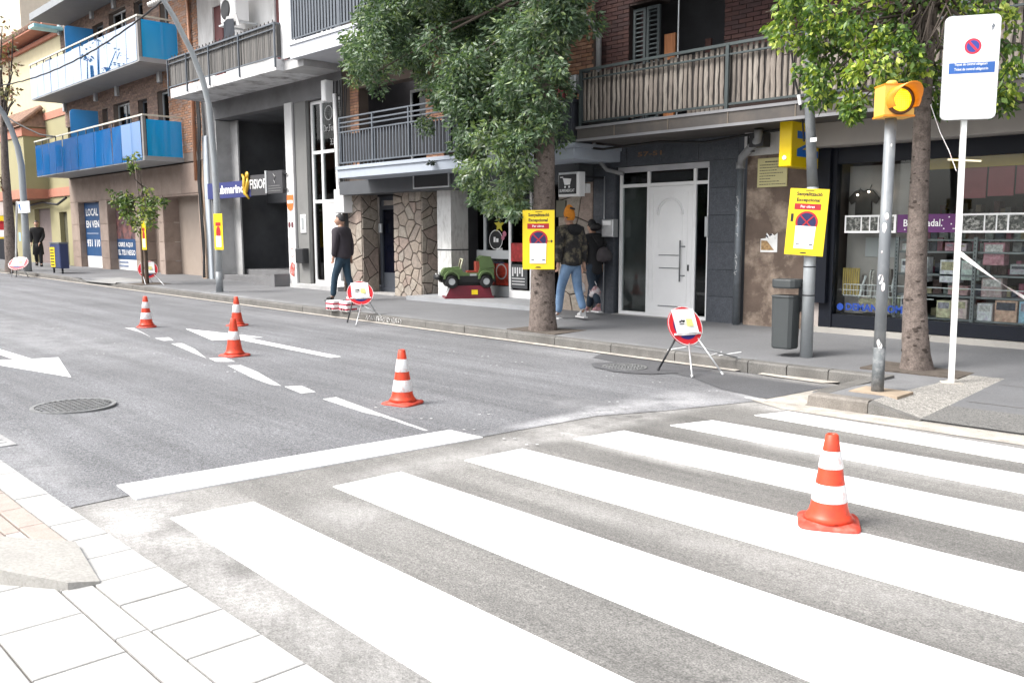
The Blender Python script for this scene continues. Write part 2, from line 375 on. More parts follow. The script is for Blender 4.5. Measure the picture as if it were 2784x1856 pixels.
m2 = MB(); m2.add([(BX1+0.002,7.475,r0),(BX2+0.02,7.475,r0),(BX2+0.02,7.57,r0),(BX1+0.002,7.57,r0),(BX1+0.002,7.485,zt1-0.015),(BX1+0.002,7.57,zt1-0.002),(BX2+0.02,7.49,road_z(BX2,7.5)+0.012),(BX2+0.02,7.57,road_z(BX2,7.5)+0.012)],
       [(0,1,6,4),(4,6,7,5),(3,0,4,5),(2,3,5,7),(1,2,7,6)])
part('kerb_stone', m2, m_kerb, kb)
for k in range(3):   # left flank of the corner
    y0 = 7.63+k*0.49; m2 = MB(); m2.box(BX0-0.01, BX0+0.14, y0, y0+0.475, r0, bulge_z(BX0, y0+0.2)+0.003); part('kerb_stone', m2, m_kerb, kb)
mb = MB(); drape(mb, [(-60,KY-0.13),(-5.55,KY-0.13),(-5.55,KY+0.02),(-60,KY+0.02)], 0.014)
drape(mb, [(-4.35,7.35),(-3.9,7.12),(30,6.98),(30,7.50),(-2.88,7.50),(-3.88,7.49),(-4.1,8.95),(-4.6,9.0),(-4.3,8.9)], 0.005)
drape(mb, [(-5.25,KY-0.12),(-4.4,KY-0.22),(-4.3,KY+0.02),(-5.25,KY+0.02)], 0.017)
struct('gutter', mb, m_gutter)
# --- near pavement with its paving stones
npv = struct('near_pavement', MB().poly([(-130,-12,0.0),(-5,-12,0.0),(-5,1.40,road_z(-5,1.4)-0.006),(-130,1.40,road_z(-130,1.4)-0.006)]).poly([(-5,-12,0.0),(30,-12,0.0),(30,1.40,road_z(30,1.4)-0.006),(-5,1.40,road_z(-5,1.4)-0.006)]), m_joint)
def npz(x, y):   # surface under the stones
    return road_z(x, 1.4) - 0.006 + (0.0-(road_z(x, 1.4)-0.006))*max(0, (1.40-y))/13.4
def paver(x0, x1, y0, y1, m, up=0.012, sk=0.0):
    g = 0.0045; j = random.uniform(-0.0012, 0.0012); b = 0.004
    P = [(x0+g,y0+g),(x1-g,y0+g),(x1-g,y1-g),(x0+g,y1-g)]; Q = [(x0+g+b,y0+g+b),(x1-g-b,y0+g+b),(x1-g-b,y1-g-b),(x0+g+b,y1-g-b)]
    lo = [(x, y, npz(x, y)-0.01) for x, y in P]; mi = [(x, y, npz(x, y)+up+j-0.003) for x, y in P]; hi = [(x, y, npz(x, y)+up+j) for x, y in Q]
    m2 = MB().add(lo+mi+hi, [(0,1,5,4),(1,2,6,5),(2,3,7,6),(3,0,4,7),(4,5,9,8),(5,6,10,9),(6,7,11,10),(7,4,8,11),(8,9,10,11)])
    part('paving_stone', m2, m, npv)
x = -4.30
while x < -1.2:
    paver(x, x+0.305, 1.135, 1.415, m_tile_w); x += 0.305
x = -4.30
while x < -1.2:
    paver(x, x+0.6, 1.015, 1.135, m_tile_w); x += 0.6
x = -4.30
while x < -1.6:
    for r_ in range(3):
        paver(x+0.1*r_, x+0.44+0.1*r_, 1.015-0.3*(r_+1), 1.015-0.3*r_, m_tile_w)
    x += 0.44
# pink banding further left
for c in range(14):
    x1 = -4.303-0.305*c; paver(x1-0.305, x1, 1.235, 1.415, m_tile_w)
for c in range(7):
    x1 = -4.32-0.36*c; paver(x1-0.36, x1, 1.115, 1.235, m_tile_p)
    paver(x1-0.30, x1+0.06, 1.04, 1.115, m_tile_w if c % 3 == 0 else m_tile_p)
    for r_ in range(3): paver(x1-0.36, x1, 0.92-0.12*r_, 1.04-0.12*r_, (m_tile_p, m_tile_w)[(c+r_) % 2])
mb = MB()
a, b_, c, d = G(207,1489), G(272,1586), G(185,1602), G(-260,1560)
e = G(-200,1500)
h1 = 0.055
top = [a+Z*(0.012+0.02), Vector((b_.x,b_.y,b_.z+0.012)), c+Z*(0.012+0.018), d+Z*0.10, e+Z*0.10]
mb.poly([top[0], top[1], top[2]]); mb.poly([top[0], top[2], top[3], top[4]])
mb.poly([top[2], c-Z*0.02, d-Z*0.02, top[3]]); mb.poly([top[1], b_-Z*0.02, c-Z*0.02, top[2]]); mb.poly([top[0], a-Z*0.02, b_-Z*0.02, top[1]]); mb.poly([top[4], e-Z*0.02, a-Z*0.02, top[0]])
part('kerb_ramp', mb, m_rampw, npv)
# --- painted markings
mk = struct('road_markings', MB().box(-130,-129,4.1,4.2,0,1e-3), m_paint)
def xw(p, q, xt):  # run along the edge p->q until x = xt
    t = (xt-p.x)/(q.x-p.x); return (xt, p.y+t*(q.y-p.y))
STR = [((2144,1119),(2784,1222),(2051,1129),(2784,1258)), ((1937,1143),(2784,1290),(1822,1156.5),(2784,1342)), ((1696.5,1171),(2784,1394),(1560,1193),(2784,1473)),
       ((1420,1220),(2784,1558),(1262,1251.5),(2784,1691)), ((1090,1283),(2784,1844),(905,1323),(1500,1566)), ((690,1365),(1500,1751),(463,1409),(1162,1845))]
for (a, b_, c, d) in STR:
    A, B, C_, D = G(*a), G(*b_), G(*c), G(*d); m2 = MB()
    drape(m2, [(A.x, A.y), (C_.x, C_.y), xw(C_, D, 0.4), xw(A, B, 0.4)], 0.0045, 0.0045); part('crosswalk_stripe', m2, m_paint, mk)
m2 = MB(); drape(m2, [tuple(G(*p)[:2]) for p in ((318,1322),(371,1359),(1313,1191),(1223,1171))], 0.010, 0.010); part('stop_line', m2, m_paint, mk)
m2 = MB(); drape(m2, [tuple(G(*p)[:2]) for p in ((506,895),(578,926),(648,923),(901,973),(927,970.5),(672,919.5),(714,918))], 0.009, 0.005); part('arrow', m2, m_paint, mk)
m2 = MB(); drape(m2, [tuple(G(*p)[:2]) for p in ((193,1026),(-75,981),(42.5,979),(-300,868),(-300,858),(87,977.5),(159,973))], 0.009, 0.005)
part('arrow', m2, m_paint, mk)
for q in (((619,994.6),(655,993.7),(700,1012),(765,1050),(735,1046),(690,1030)), ((774,1052),(820,1050),(859,1067),(820,1071)), ((878,1086),(914,1081),(1030,1124),(1165,1172),(1155,1172),(1040,1134),(985,1121)),
          ((465.6,935),(495,933.8),(530,950),(560,974),(527,961)), ((568,975),(612,973),(640,984),(590,985)), ((340,891.7),(366,892.5),(408,916),(385,905)), ((421,920),(459,918),(472,926),(446,927.4)),  ((2023,1081),(2035,1080),(2090,1090),(2078,1092))):
    m2 = MB(); drape(m2, [tuple(G(*p)[:2]) for p in q], 0.008, 0.004); part('lane_dash', m2, m_paint_old, mk)
mb = MB()
dots = [(380,615),(510,650),(625,672),(785,718),(900,745),(1075,790),(1220,830),(1437,883),(1617,930),(1900,992),(2110,1050),(917,885)]
dots = [(u*0.2979, 700+v*0.2979) for u, v in dots] + [(600+u*0.3827, 750+v*0.3827) for u, v in ((75,688),(1135,942),(1460,1022),(1765,1100),(1880,578),(2120,618),(1425,508),(1045,448),(2050,1165),(2210,1207),(1870,992),(1635,542),(1940,642))]
dots += [(1200+u*0.4677, 950+v*0.4677) for u, v in ((1250,197),(1580,246),(980,158),(450,78),(255,45),(1000,310))]
for u, v in dots:
    p = G(u, v); s_ = 0.013
    for dx in (-0.032, 0.032):
        drape(mb, [(p.x+dx*0.7+s_*cos(t)*random.uniform(.8,1.2), p.y+dx+s_*sin(t)*random.uniform(.8,1.2)) for t in [i*2*pi/9 for i in range(9)]], 0.013)
part('paint_mark', mb, m_paint_old, mk, kind='stuff')
mb = MB()   # loose white scrawl on the kerb beside the sign stand and on the pavement edge
for k in range(26):
    x = -13.35+k*0.042+random.uniform(-.02,.02); z0 = road_z(x, 9)+0.02
    mb.tube([(x,KY-0.006,z0+random.uniform(0,.03)),(x+random.uniform(-.04,.04),KY-0.006,z0+0.06),(x+random.uniform(-.03,.05),KY-0.006,z0+random.uniform(.08,.11))], 0.004, 4)
for (u0,v0,u1,v1) in ((1825,950,1865,943),(1930,966,1962,956),(1955,966,2015,957),(1815,951,1840,947)):
    a = G(u0,v0,side_z,0.004); b_ = G(u1,v1,side_z,0.004); mb.tube([a, b_], 0.008, 4)
part('chalk_scrawl', mb, m_paint, mk, kind='stuff')
# --- manholes and drain
m_iron = mat('cast_iron', (0.20,0.205,0.205), rough=0.55, metal=0.3, var=0.3, scale=14, stain=(0.3,0.3,0.3), stain_amt=0.5, sscale=25)
def manhole(x, y, r, label, bars=13):
    z = road_z(x, y)+0.012; t = thing('manhole_cover', label, 'manhole cover', (x,y,z))
    part('frame_ring', MB().lathe([(r*1.0,-0.01),(r,0.006),(r*0.9,0.006),(r*0.9,-0.008)], (x,y,z), 40, cap=False), m_iron, t)
    part('cover_plate', MB().lathe([(r*0.9,-0.012),(r*0.88,-0.004),(0.0001,-0.004)], (x,y,z), 40, cap=False), mat('iron_dark',(0.075,0.075,0.078),rough=0.6,var=0.2), t)
    m2 = MB()
    for i in range(bars):
        yy = -r*0.82 + 1.64*r*i/(bars-1); w = math.sqrt(max(0,(r*0.86)**2-yy*yy)); n = int(w*2/0.045)
        for j in range(max(1,n)):
            xx = -w + 2*w*(j+0.5)/max(1,n); m2.box(x+xx-0.016, x+xx+0.012, y+yy-0.009, y+yy+0.009, z-0.004, z+0.008)
    part('cover_relief', m2, m_iron, t, kind='stuff')
manhole(-7.82, 2.35, 0.33, 'round cast iron manhole cover in the near lane beside the white arrow')
manhole(-6.55, 8.15, 0.27, 'dark round manhole cover in the road by the leg of the nearer sign stand', 9)
t = thing('drain_grate', 'grey concrete drain cover set in the asphalt at the left picture edge', 'drain', (-6.6,1.5,road_z(-6.6,1.5)))
z = road_z(-6.4,1.5)+0.012
part('drain_frame', MB().box(-7.6,-6.58,1.33,1.60,z-0.08,z), mat('drain_grey',(0.30,0.30,0.30),rough=0.8,var=0.2,scale=10), t)
for k in range(9): part('slat', MB().box(-7.52+k*0.1,-7.48+k*0.1,1.37,1.56,z,z+0.004), mat('drain_grey',(0.3,0.3,0.3)), t)
# ================================================================== BUILDINGS
def mat_glass(name, tint=(0.9,0.93,0.93), diff=0.0, dcol=(0.1,0.3,0.8), rough=0.02, f0=1.45, boost=0.0):
    m = bpy.data.materials.new(name); m.use_nodes = True; t = m.node_tree; N = t.nodes; L = t.links; N.clear()
    o = N.new('ShaderNodeOutputMaterial'); tr = N.new('ShaderNodeBsdfTransparent'); tr.inputs[0].default_value = (*tint, 1)
    gl = N.new('ShaderNodeBsdfGlossy'); gl.inputs['Roughness'].default_value = rough
    fr = N.new('ShaderNodeFresnel'); fr.inputs[0].default_value = f0
    src = tr.outputs[0]
    if diff:
        df = N.new('ShaderNodeBsdfDiffuse'); df.inputs[0].default_value = (*dcol, 1); tl = N.new('ShaderNodeBsdfTranslucent'); tl.inputs[0].default_value = (*dcol, 1)
        ad = N.new('ShaderNodeMixShader'); ad.inputs[0].default_value = 0.35; L.new(df.outputs[0], ad.inputs[1]); L.new(tl.outputs[0], ad.inputs[2])
        mx = N.new('ShaderNodeMixShader'); mx.inputs[0].default_value = diff; L.new(tr.outputs[0], mx.inputs[1]); L.new(ad.outputs[0], mx.inputs[2]); src = mx.outputs[0]
    m2 = N.new('ShaderNodeMixShader'); fac = fr.outputs[0]
    if boost:
        a = N.new('ShaderNodeMath'); a.operation = 'ADD'; a.use_clamp = True; L.new(fac, a.inputs[0]); a.inputs[1].default_value = boost; fac = a.outputs[0]
    L.new(fac, m2.inputs[0]); L.new(src, m2.inputs[1]); L.new(gl.outputs[0], m2.inputs[2]); L.new(m2.outputs[0], o.inputs[0])
    MATS[name] = m; return m
m_glass = mat_glass('window_glass', (0.90,0.93,0.93), f0=1.33)
m_glassd = mat_glass('window_glass_dark', (0.30,0.33,0.35), f0=1.38)
m_blue = mat_glass('blue_glass', (0.05,0.30,0.75), 0.80, (0.010,0.25,0.70), 0.03, 1.5, 0.16)
m_bluem = mat_glass('blue_glass_mirrored', (0.05,0.30,0.75), 0.80, (0.010,0.25,0.70), 0.02, 1.5, 0.45)
m_bluediv = mat_glass('blue_glass_divider', (0.1,0.5,0.85), 0.85, (0.13,0.50,0.85), 0.05, 1.45, 0.04)
m_blueside = mat_glass('blue_glass_side', (0.02,0.40,0.95), 0.88, (0.02,0.55,1.0), 0.08, 1.45, 0.05)
m_alu = mat('aluminium', (0.55,0.57,0.58), rough=0.4, metal=0.5, var=0.06)
m_white = mat('white_enamel', (0.84,0.84,0.84), rough=0.35, var=0.03)
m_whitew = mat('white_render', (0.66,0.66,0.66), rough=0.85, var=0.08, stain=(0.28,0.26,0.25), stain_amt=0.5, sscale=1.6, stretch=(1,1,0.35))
m_black = mat('black_metal', (0.02,0.021,0.024), rough=0.5, var=0.2)
m_bluerail = mat('rail_dark_blue_grey', (0.10,0.115,0.135), rough=0.5, var=0.1)
m_navy = mat('navy_frame', (0.004,0.006,0.012), rough=0.5, var=0.15, spec=0.3)
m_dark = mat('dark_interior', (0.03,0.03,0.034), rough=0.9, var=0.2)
m_room = mat('room_grey', (0.20,0.195,0.19), rough=0.9, var=0.1)
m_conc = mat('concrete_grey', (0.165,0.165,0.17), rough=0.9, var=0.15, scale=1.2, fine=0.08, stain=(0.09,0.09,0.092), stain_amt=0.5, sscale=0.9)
m_concl = mat('concrete_light', (0.42,0.42,0.42), rough=0.85, var=0.12, scale=1.5, stain=(0.2,0.19,0.19), stain_amt=0.4, sscale=1.3)
m_slabw = mat('slab_white_stained', (0.62,0.62,0.63), rough=0.85, var=0.05, stain=(0.13,0.125,0.12), stain_amt=0.85, sscale=1.7, stretch=(1.2,1,0.9))
m_slabb = mat('slab_pale_blue', (0.36,0.40,0.46), rough=0.75, var=0.06, stain=(0.2,0.21,0.23), stain_amt=0.3)
m_cable = mat('cable_black', (0.015,0.015,0.016), rough=0.6)
def wall(mb, x0, x1, z0, z1, y0, y1, ops=()):
    xs = sorted({x0, x1} | {min(max(o[0], x0), x1) for o in ops} | {min(max(o[1], x0), x1) for o in ops})
    zs = sorted({z0, z1} | {min(max(o[2], z0), z1) for o in ops} | {min(max(o[3], z0), z1) for o in ops})
    for i in range(len(xs)-1):
        runs = []
        for j in range(len(zs)-1):
            cx = (xs[i]+xs[i+1])/2; cz = (zs[j]+zs[j+1])/2
            if any(o[0] < cx < o[1] and o[2] < cz < o[3] for o in ops): continue
            if runs and abs(runs[-1][1]-zs[j]) < 1e-9: runs[-1][1] = zs[j+1]
            else: runs.append([zs[j], zs[j+1]])
        for a, b in runs: mb.box(xs[i], xs[i+1], y0, y1, a, b)
    return mb
def bricks(parent, x0, x1, z0, z1, y, mats, ops=(), L=0.25, H=0.068, J=0.012, limit=280, depth=0.012):
    bl = []; r = 0; z = z0
    while z + H*0.6 < z1:
        h = min(H, z1-z) - J; x = x0 - (L/2 if r % 2 else 0)
        while x < x1:
            a = max(x, x0); b = min(x+L-J, x1)
            segs = [(a, b)]
            for o in ops:
                if z+h > o[2] and z < o[3]:
                    ns = []
                    for (p, q) in segs:
                        if q <= o[0] or p >= o[1]: ns.append((p, q))
                        else:
                            if p < o[0]: ns.append((p, o[0]))
                            if q > o[1]: ns.append((o[1], q))
                    segs = ns
            for p, q in segs:
                if q-p > 0.03: bl.append((p, q, z, z+h))
            x += L
        z += H; r += 1
    bl.sort(key=lambda b: b[0]**2*1.0 + (b[2]-1.4)**2)
    shared = {}
    joined = MB()
    for i, (p, q, a, b) in enumerate(bl):
        pr = random.uniform(-0.003, 0.003); mi = random.randrange(len(mats))
        if i < limit:
            key = (round(q-p, 2), round(b-a, 3), mi)
            if key not in shared:
                m2 = MB().bbox(0, q-p, -depth, 0.02, 0, b-a, 0.004); shared[key] = mesh_of('brick', m2, mats[mi])
            inst('brick', shared[key], (p, y+pr, a), parent)
        else:
            joined.mat(mi).box(p, q, y-depth+pr, y+0.02, a, b)
    if joined.v: part('brickwork', joined, mats, parent, kind='stuff')
def frame(parent, x0, x1, z0, z1, y, w=0.05, d=0.06, m=None, name='window_frame', sill=None, mull=(), bars=()):
    mb = MB(); m = m or m_alu
    mb.box(x0, x0+w, y, y+d, z0, z1); mb.box(x1-w, x1, y, y+d, z0, z1)
    mb.box(x0+w, x1-w, y, y+d, z1-w, z1); mb.box(x0+w, x1-w, y, y+d, z0, z0+(sill or w))
    for c in mull: mb.box(c-w/2, c+w/2, y-0.002, y+d, z0+w, z1-w)
    for c in bars: mb.box(x0+w, x1-w, y+0.002, y+d, c-w/2, c+w/2)
    return part(name, mb, m, parent)
def pane(parent, x0, x1, z0, z1, y, m=None, name='pane'):
    return part(name, MB().box(x0, x1, y, y+0.01, z0, z1), m or m_glass, parent)
# ------------------------------------------------------------------ A: dark brick building on the right
bA = thing('apartment_building', 'dark red brick building on the right with a reed screened balcony above the white door', 'building', (-7,12,0))
m_redb = [mat('brick_dark_red', (0.036,0.011,0.010), rough=0.8, var=0.25, scale=8), mat('brick_dark_red_b', (0.028,0.010,0.010), rough=0.8, var=0.25, scale=8), mat('brick_dark_red_c', (0.044,0.015,0.012), rough=0.8, var=0.25, scale=8)]
xs0 = at(1708,100,12).x; xs1 = at(1785,100,12).x; xo1 = at(1968,70,12).x; xw2 = at(2068,60,12).x
opsA = [(xs0, xs1, 3.0, 5.15), (xs1, xo1, 3.0, 5.6)]
part('wall', wall(MB(), -10.40, 8, 2.95, 7.5, 12.03, 12.35, opsA), mat('mortar_dark', (0.03,0.018,0.016), rough=0.95), bA)
bricks(bA, -10.40, -3.0, 3.9, 5.9, 12.03, m_redb, opsA, limit=290)
part('side_wall', MB().box(-10.42,-10.39,12.03,18,2.95,7.5), m_redb[0], bA)
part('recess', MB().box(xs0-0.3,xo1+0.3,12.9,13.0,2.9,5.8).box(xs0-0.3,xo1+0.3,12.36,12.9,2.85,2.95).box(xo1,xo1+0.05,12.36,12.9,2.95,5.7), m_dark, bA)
m_shut = mat('shutter_grey_green', (0.055,0.068,0.072), rough=0.6, var=0.1)
for k in range(2):
    w = (xs1-xs0-0.06)/2; a = xs0+0.02+k*(w+0.02)
    sh = frame(bA, a, a+w, 3.05, 5.1, 12.10, 0.05, 0.04, m_shut, 'shutter')
    me = mesh_of('slat', MB().obox((w/2,0,0),(w/2-0.05,0,0),(0,0.018,0.014),(0,-0.003,0.005)), m_shut)
    for j in range(26): inst('slat', me, (a, 12.12, 3.14+j*0.075), sh)
a = at(1784,100,12).x; b = at(1815,100,12).x
part('orange_panel', MB().box(a+0.02, b, 12.2, 12.24, 3.0, 4.62), mat('orange_wood', (0.42,0.17,0.07), rough=0.6, var=0.25, scale=4, stretch=(14,14,0.6)), bA)
part('pole', MB().tube([(at(1826,100,12).x,12.18,3.0),(at(1826,100,12).x,12.18,5.2)],0.014,8), m_alu, bA)
m_reed = [mat('reed_a', (0.22,0.19,0.165), rough=0.9, var=0.35, scale=6, stretch=(30,30,1.5)), mat('reed_b', (0.17,0.148,0.13), rough=0.9, var=0.35, scale=6, stretch=(30,30,1.5)), mat('reed_c', (0.27,0.24,0.21), rough=0.9, var=0.35, scale=6, stretch=(30,30,1.5))]
def reed_mesh(m, L, w, seed):
    rnd = random.Random(seed); mb = MB(); n = 5
    vs = []; 
    for i in range(n+1):
        z = L*i/n; c = rnd.uniform(-0.006, 0.006); hw = w/2*rnd.uniform(0.75, 1.05); d = rnd.uniform(0.008, 0.016)
        vs += [(c-hw,0,z),(c-hw*0.3,-d,z),(c+hw*0.4,-d,z),(c+hw,0,z)]
    fs = []
    for i in range(n):
        for k in range(3): fs.append((i*4+k, i*4+k+1, i*4+k+5, i*4+k+4))
    mb.add(vs, fs); return mesh_of('reed', mb, m)
reeds = [reed_mesh(random.choice(m_reed), 0.80, 0.064, s) for s in range(9)]
reedb = [reed_mesh(random.choice(m_reed), 1.15, 0.085, s) for s in range(4)]
x = xs1+0.42
while x < xo1-0.05: inst('reed', random.choice(reedb), (x, 12.36, 3.0+random.uniform(0,.03)), bA); x += 0.088
part('screen_patch', MB().box(at(1888,100,12).x, at(1904,100,12).x, 12.3, 12.34, 3.9, 4.45), m_redb[2], bA)
part('balcony_slab', MB().box(-9.72, 8, 10.8, 12.03, 2.86, 3.07), mat('slab_brown_grey', (0.075,0.068,0.064), rough=0.8, var=0.12, stain=(0.14,0.11,0.085), stain_amt=0.4, sscale=1.5), bA)
part('slab_edge', MB().box(-9.74, 8, 10.785, 10.80, 3.035, 3.075).box(-9.74, 8, 10.79, 10.80, 2.835, 2.875), mat('slab_edge_grey', (0.20,0.20,0.21), rough=0.7, var=0.1), bA)
jo = mesh_of('slab_joint', MB().box(0,0.018,0,0.01,0,0.158), mat('joint_rust', (0.15,0.125,0.10), rough=0.9, var=0.3))
for k in range(12): inst('slab_joint', jo, (-8.95+k*1.02, 10.792, 2.876), bA)
bal = part('balcony_railing', MB().box(-9.68,8,10.80,10.84,3.93,3.97).box(-9.68,8,10.805,10.835,3.80,3.825).box(-9.68,8,10.805,10.84,3.125,3.155), mat('rail_green_grey', (0.045,0.058,0.06), rough=0.5, var=0.15), bA)
for xp in (-9.68, -6.96, -4.35, -1.7, 1.0):
    part('post', MB().box(xp, xp+0.05, 10.79, 10.83, 3.07, 3.95), MATS['rail_green_grey'], bal)
x = -9.62
while x < -1.2:
    inst('reed', random.choice(reeds), (x, 10.87+random.uniform(-.004,.004), 3.13+random.uniform(-.01,.01)), bal, rot=(0, random.uniform(-.02,.02), 0), scale=(random.uniform(.85,1.1),1,random.uniform(.97,1.03))); x += 0.088 + random.uniform(-.006,.006)
part('reed_backing', MB().box(-9.62, 8, 10.885, 10.90, 3.14, 3.9), mat('backing_grey', (0.045,0.04,0.038), rough=0.95, var=0.3, scale=9, stretch=(20,20,1)), bal)
part('side_railing', MB().box(-9.68,-9.64,10.84,12.03,3.93,3.97).box(-9.67,-9.65,10.84,12.03,3.13,3.9), MATS['rail_green_grey'], bA)
# ground floor: tiled door surround
m_gt = [mat('granite_tile_blue', (0.060,0.067,0.080), rough=0.42, var=0.15, scale=10, fine=0.25, fscale=60), mat('granite_tile_blue_b', (0.066,0.073,0.087), rough=0.42, var=0.15, scale=10, fine=0.25, fscale=60)]
part('portal_wall', wall(MB(), -10.41, -7.46, -0.15, 2.86, 12.02, 12.3, [(-9.92,-7.99,-0.2,2.50)]), mat('tile_joint', (0.09,0.097,0.11), rough=0.8), bA)
def tiles(parent, x0, x1, z0, z1, y, nx, zh, mats, name='tile'):
    w = (x1-x0)/nx; z = z1; k = 0
    while z > z0+0.02:
        h = min(zh, z-z0)
        for i in range(nx):
            m = mats[(k*7+i*3) % len(mats)]
            part(name, MB().bbox(x0+i*w+0.003, x0+(i+1)*w-0.003, y-0.012, y, z-h+0.003, z-0.003, 0.003), m, parent)
        z -= h; k += 1
tiles(bA, -10.41, -9.92, -0.10, 2.50, 12.02, 1, 0.42, m_gt); tiles(bA, -7.99, -7.46, -0.10, 2.50, 12.02, 1, 0.43, m_gt)
tiles(bA, -10.41, -7.46, 2.50, 2.86, 12.02, 4, 0.36, m_gt)
part('jamb', MB().box(-9.925,-9.91,12.03,12.14,-0.1,2.5), m_gt[0], bA); part('jamb', MB().box(-8.0,-7.985,12.03,12.14,-0.1,2.5), m_gt[0], bA)
part('unseen_upper_balcony', MB().box(-9.72, 8, 10.8, 12.03, 5.75, 5.98), MATS['slab_brown_grey'], bA)  # slab above the frame, out of view, added to shade the wall below
part('house_number', MB().text('57-51', (-9.42,12.006,2.645), X, Z, 0.50, 0.075, bold=0.02), mat('copper_numbers', (0.30,0.17,0.10), rough=0.4, metal=0.6), bA)
# the white entrance
FX0, FX1, FZ0, FZ1 = -9.86, -8.00, -0.06, 2.47
en = frame(bA, FX0, FX1, FZ0, FZ1, 12.08, 0.055, 0.07, m_white, 'door_frame', sill=0.06, mull=(-9.235,-8.30), bars=(2.17,))
part('lintel_box', MB().box(FX0-0.02, FX1, 12.05, 12.15, FZ1-0.075, FZ1+0.02), mat('lintel_grey', (0.40,0.40,0.42), rough=0.5), bA)
pane(en, FX0+0.05, FX1-0.05, 2.19, FZ1-0.07, 12.11, m_glassd); pane(en, FX0+0.05, -9.26, 0.02, 2.15, 12.11, m_glass); pane(en, -8.28, FX1-0.05, 0.02, 2.15, 12.11, m_glassd)
dl = part('door', MB().bbox(-9.21, -8.325, 12.075, 12.13, -0.02, 2.14, 0.012), m_white, bA)
mb = MB()
for (r0, r1, yy) in ((0.225,0.245,12.068),(0.262,0.272,12.070)):
    c = Vector((-8.77, yy, 1.66)); n = 20
    out = [c + Vector((r1*cos(pi*k/n), 0, r1*sin(pi*k/n)*1.05)) for k in range(n+1)]; inn = [c + Vector((r0*cos(pi*k/n), 0, r0*sin(pi*k/n)*1.05)) for k in range(n+1)]
    for k in range(n): mb.poly([out[k]-Yv*0.018, inn[k]-Yv*0.018, inn[k+1]-Yv*0.018, out[k+1]-Yv*0.018], (0,0.028,0))
mb.box(-8.545,-8.525,12.068,12.078,1.1,1.66); mb.box(-9.015,-8.995,12.068,12.078,1.1,1.66)
mb.box(-9.13,-8.42,12.066,12.076,2.02,2.035).box(-9.13,-9.115,12.066,12.076,0.2,2.02).box(-8.435,-8.42,12.066,12.076,0.2,2.02)
part('panel_moulding', mb, m_white, dl)
m_barg = mat('door_bar_grey', (0.22,0.23,0.24), rough=0.4, metal=0.4)
for (z, x0, x1) in ((0.985,-8.99,-8.56),(0.77,-8.98,-8.57),(0.05,-9.0,-8.58),(0.13,-8.99,-8.58)):
    if z > 0.1: part('inlay_bar', MB().box(x0, x1, 12.064, 12.076, z, z+0.014), m_barg, dl)
part('handle', MB().tube([(-8.525,12.02,0.56),(-8.525,12.02,1.24)],0.013,10).tube([(-8.525,12.02,0.66),(-8.46,12.075,0.66)],0.009,8).tube([(-8.525,12.02,1.14),(-8.46,12.075,1.14)],0.009,8), m_barg, dl, smooth=True)
part('keyhole', MB().box(-8.405,-8.38,12.062,12.076,0.74,0.84), m_black, dl)
part('door_step', MB().box(-9.92,-7.99,11.94,12.10,-0.14,-0.055), mat('step_stone', (0.33,0.32,0.31), rough=0.8, var=0.1), bA)
part('hallway', MB().box(-9.9,-7.9,13.3,13.4,-0.1,2.6).box(-9.95,-9.9,12.16,13.3,-0.1,2.6).box(-7.95,-7.9,12.16,13.3,-0.1,2.6).box(-9.9,-7.95,12.16,13.3,2.5,2.6).box(-9.9,-7.95,12.16,13.3,-0.12,-0.06), mat('hall_wall', (0.28,0.29,0.28), rough=0.8), bA)
part('hall_window', MB().box(-9.62,-9.30,13.24,13.29,0.55,1.9), m_black, bA)
part('mail_slot_box', MB().bbox(-10.09,-9.83,11.86,12.0,1.29,1.60,0.015), mat('steel_plate', (0.5,0.51,0.52), rough=0.35, metal=0.6, var=0.15, scale=9), bA)
part('mail_flap', MB().box(-10.05,-9.87,11.853,11.862,1.50,1.575), m_white, bA)
part('entry_phone', MB().bbox(-8.03,-7.975,11.97,12.01,1.30,1.62,0.01), m_alu, bA)
part('seam_pipe', MB().tube([(-10.13,11.985,-0.06),(-10.13,11.985,2.35)],0.011,8), m_alu, bA, smooth=True)
# drain pipes
m_pvc = mat('pipe_grey', (0.24,0.245,0.25), rough=0.5, var=0.12, stain=(0.12,0.12,0.12), stain_amt=0.4, sscale=5)
m_zinc = mat('pipe_zinc', (0.17,0.19,0.21), rough=0.45, metal=0.4, var=0.2, scale=7)
a = at(2056,365,11.4)
part('drainpipe', MB().tube([(a.x,11.45,2.84),(a.x-0.02,11.5,2.70),(-7.31,11.86,2.50),(-7.36,11.92,2.38)],0.062,14), m_pvc, bA, smooth=True)
part('drainpipe', MB().tube([(-7.37,11.92,2.40),(-7.37,11.92,-0.08)],0.058,14), m_zinc, bA, smooth=True)
part('pipe_collar', MB().tube([(-7.37,11.92,2.33),(-7.37,11.92,2.43)],0.07,14), m_pvc, bA, smooth=True)
rs = random.Random(3)
mb = MB()
for k in range(15):
    z = 0.72+k*0.082 + rs.uniform(-.01,.01)
    if rs.random() < 0.85:
        q = [(-7.37+rs.uniform(-.028,.028), 11.858, z+0.06*i/4+rs.uniform(-.008,.008)) for i in range(5)]; mb.tube(q, 0.0035, 4)
part('pipe_scrawl', mb, m_paint, bA)
part('cable_conduit', MB().tube([at(1616,392,11.6), at(1622,430,11.8), at(1650,462,11.9), at(1695,473,11.93)],0.035,10), m_pvc, bA, smooth=True)
part('wall_pipe', MB().tube([(-10.22,11.9,3.0),(-10.22,11.9,4.72),(-10.30,11.8,4.95),(-10.42,11.6,5.15)],0.05,12), m_pvc, bA, smooth=True)
part('cable', MB().tube([(-10.15,11.2,2.82),(-9.6,11.3,2.74),(-8.6,11.5,2.80),(-7.8,11.6,2.74),(-7.2,11.7,2.80),(-6.3,11.5,2.82)],0.02,8), m_cable, bA, smooth=True)
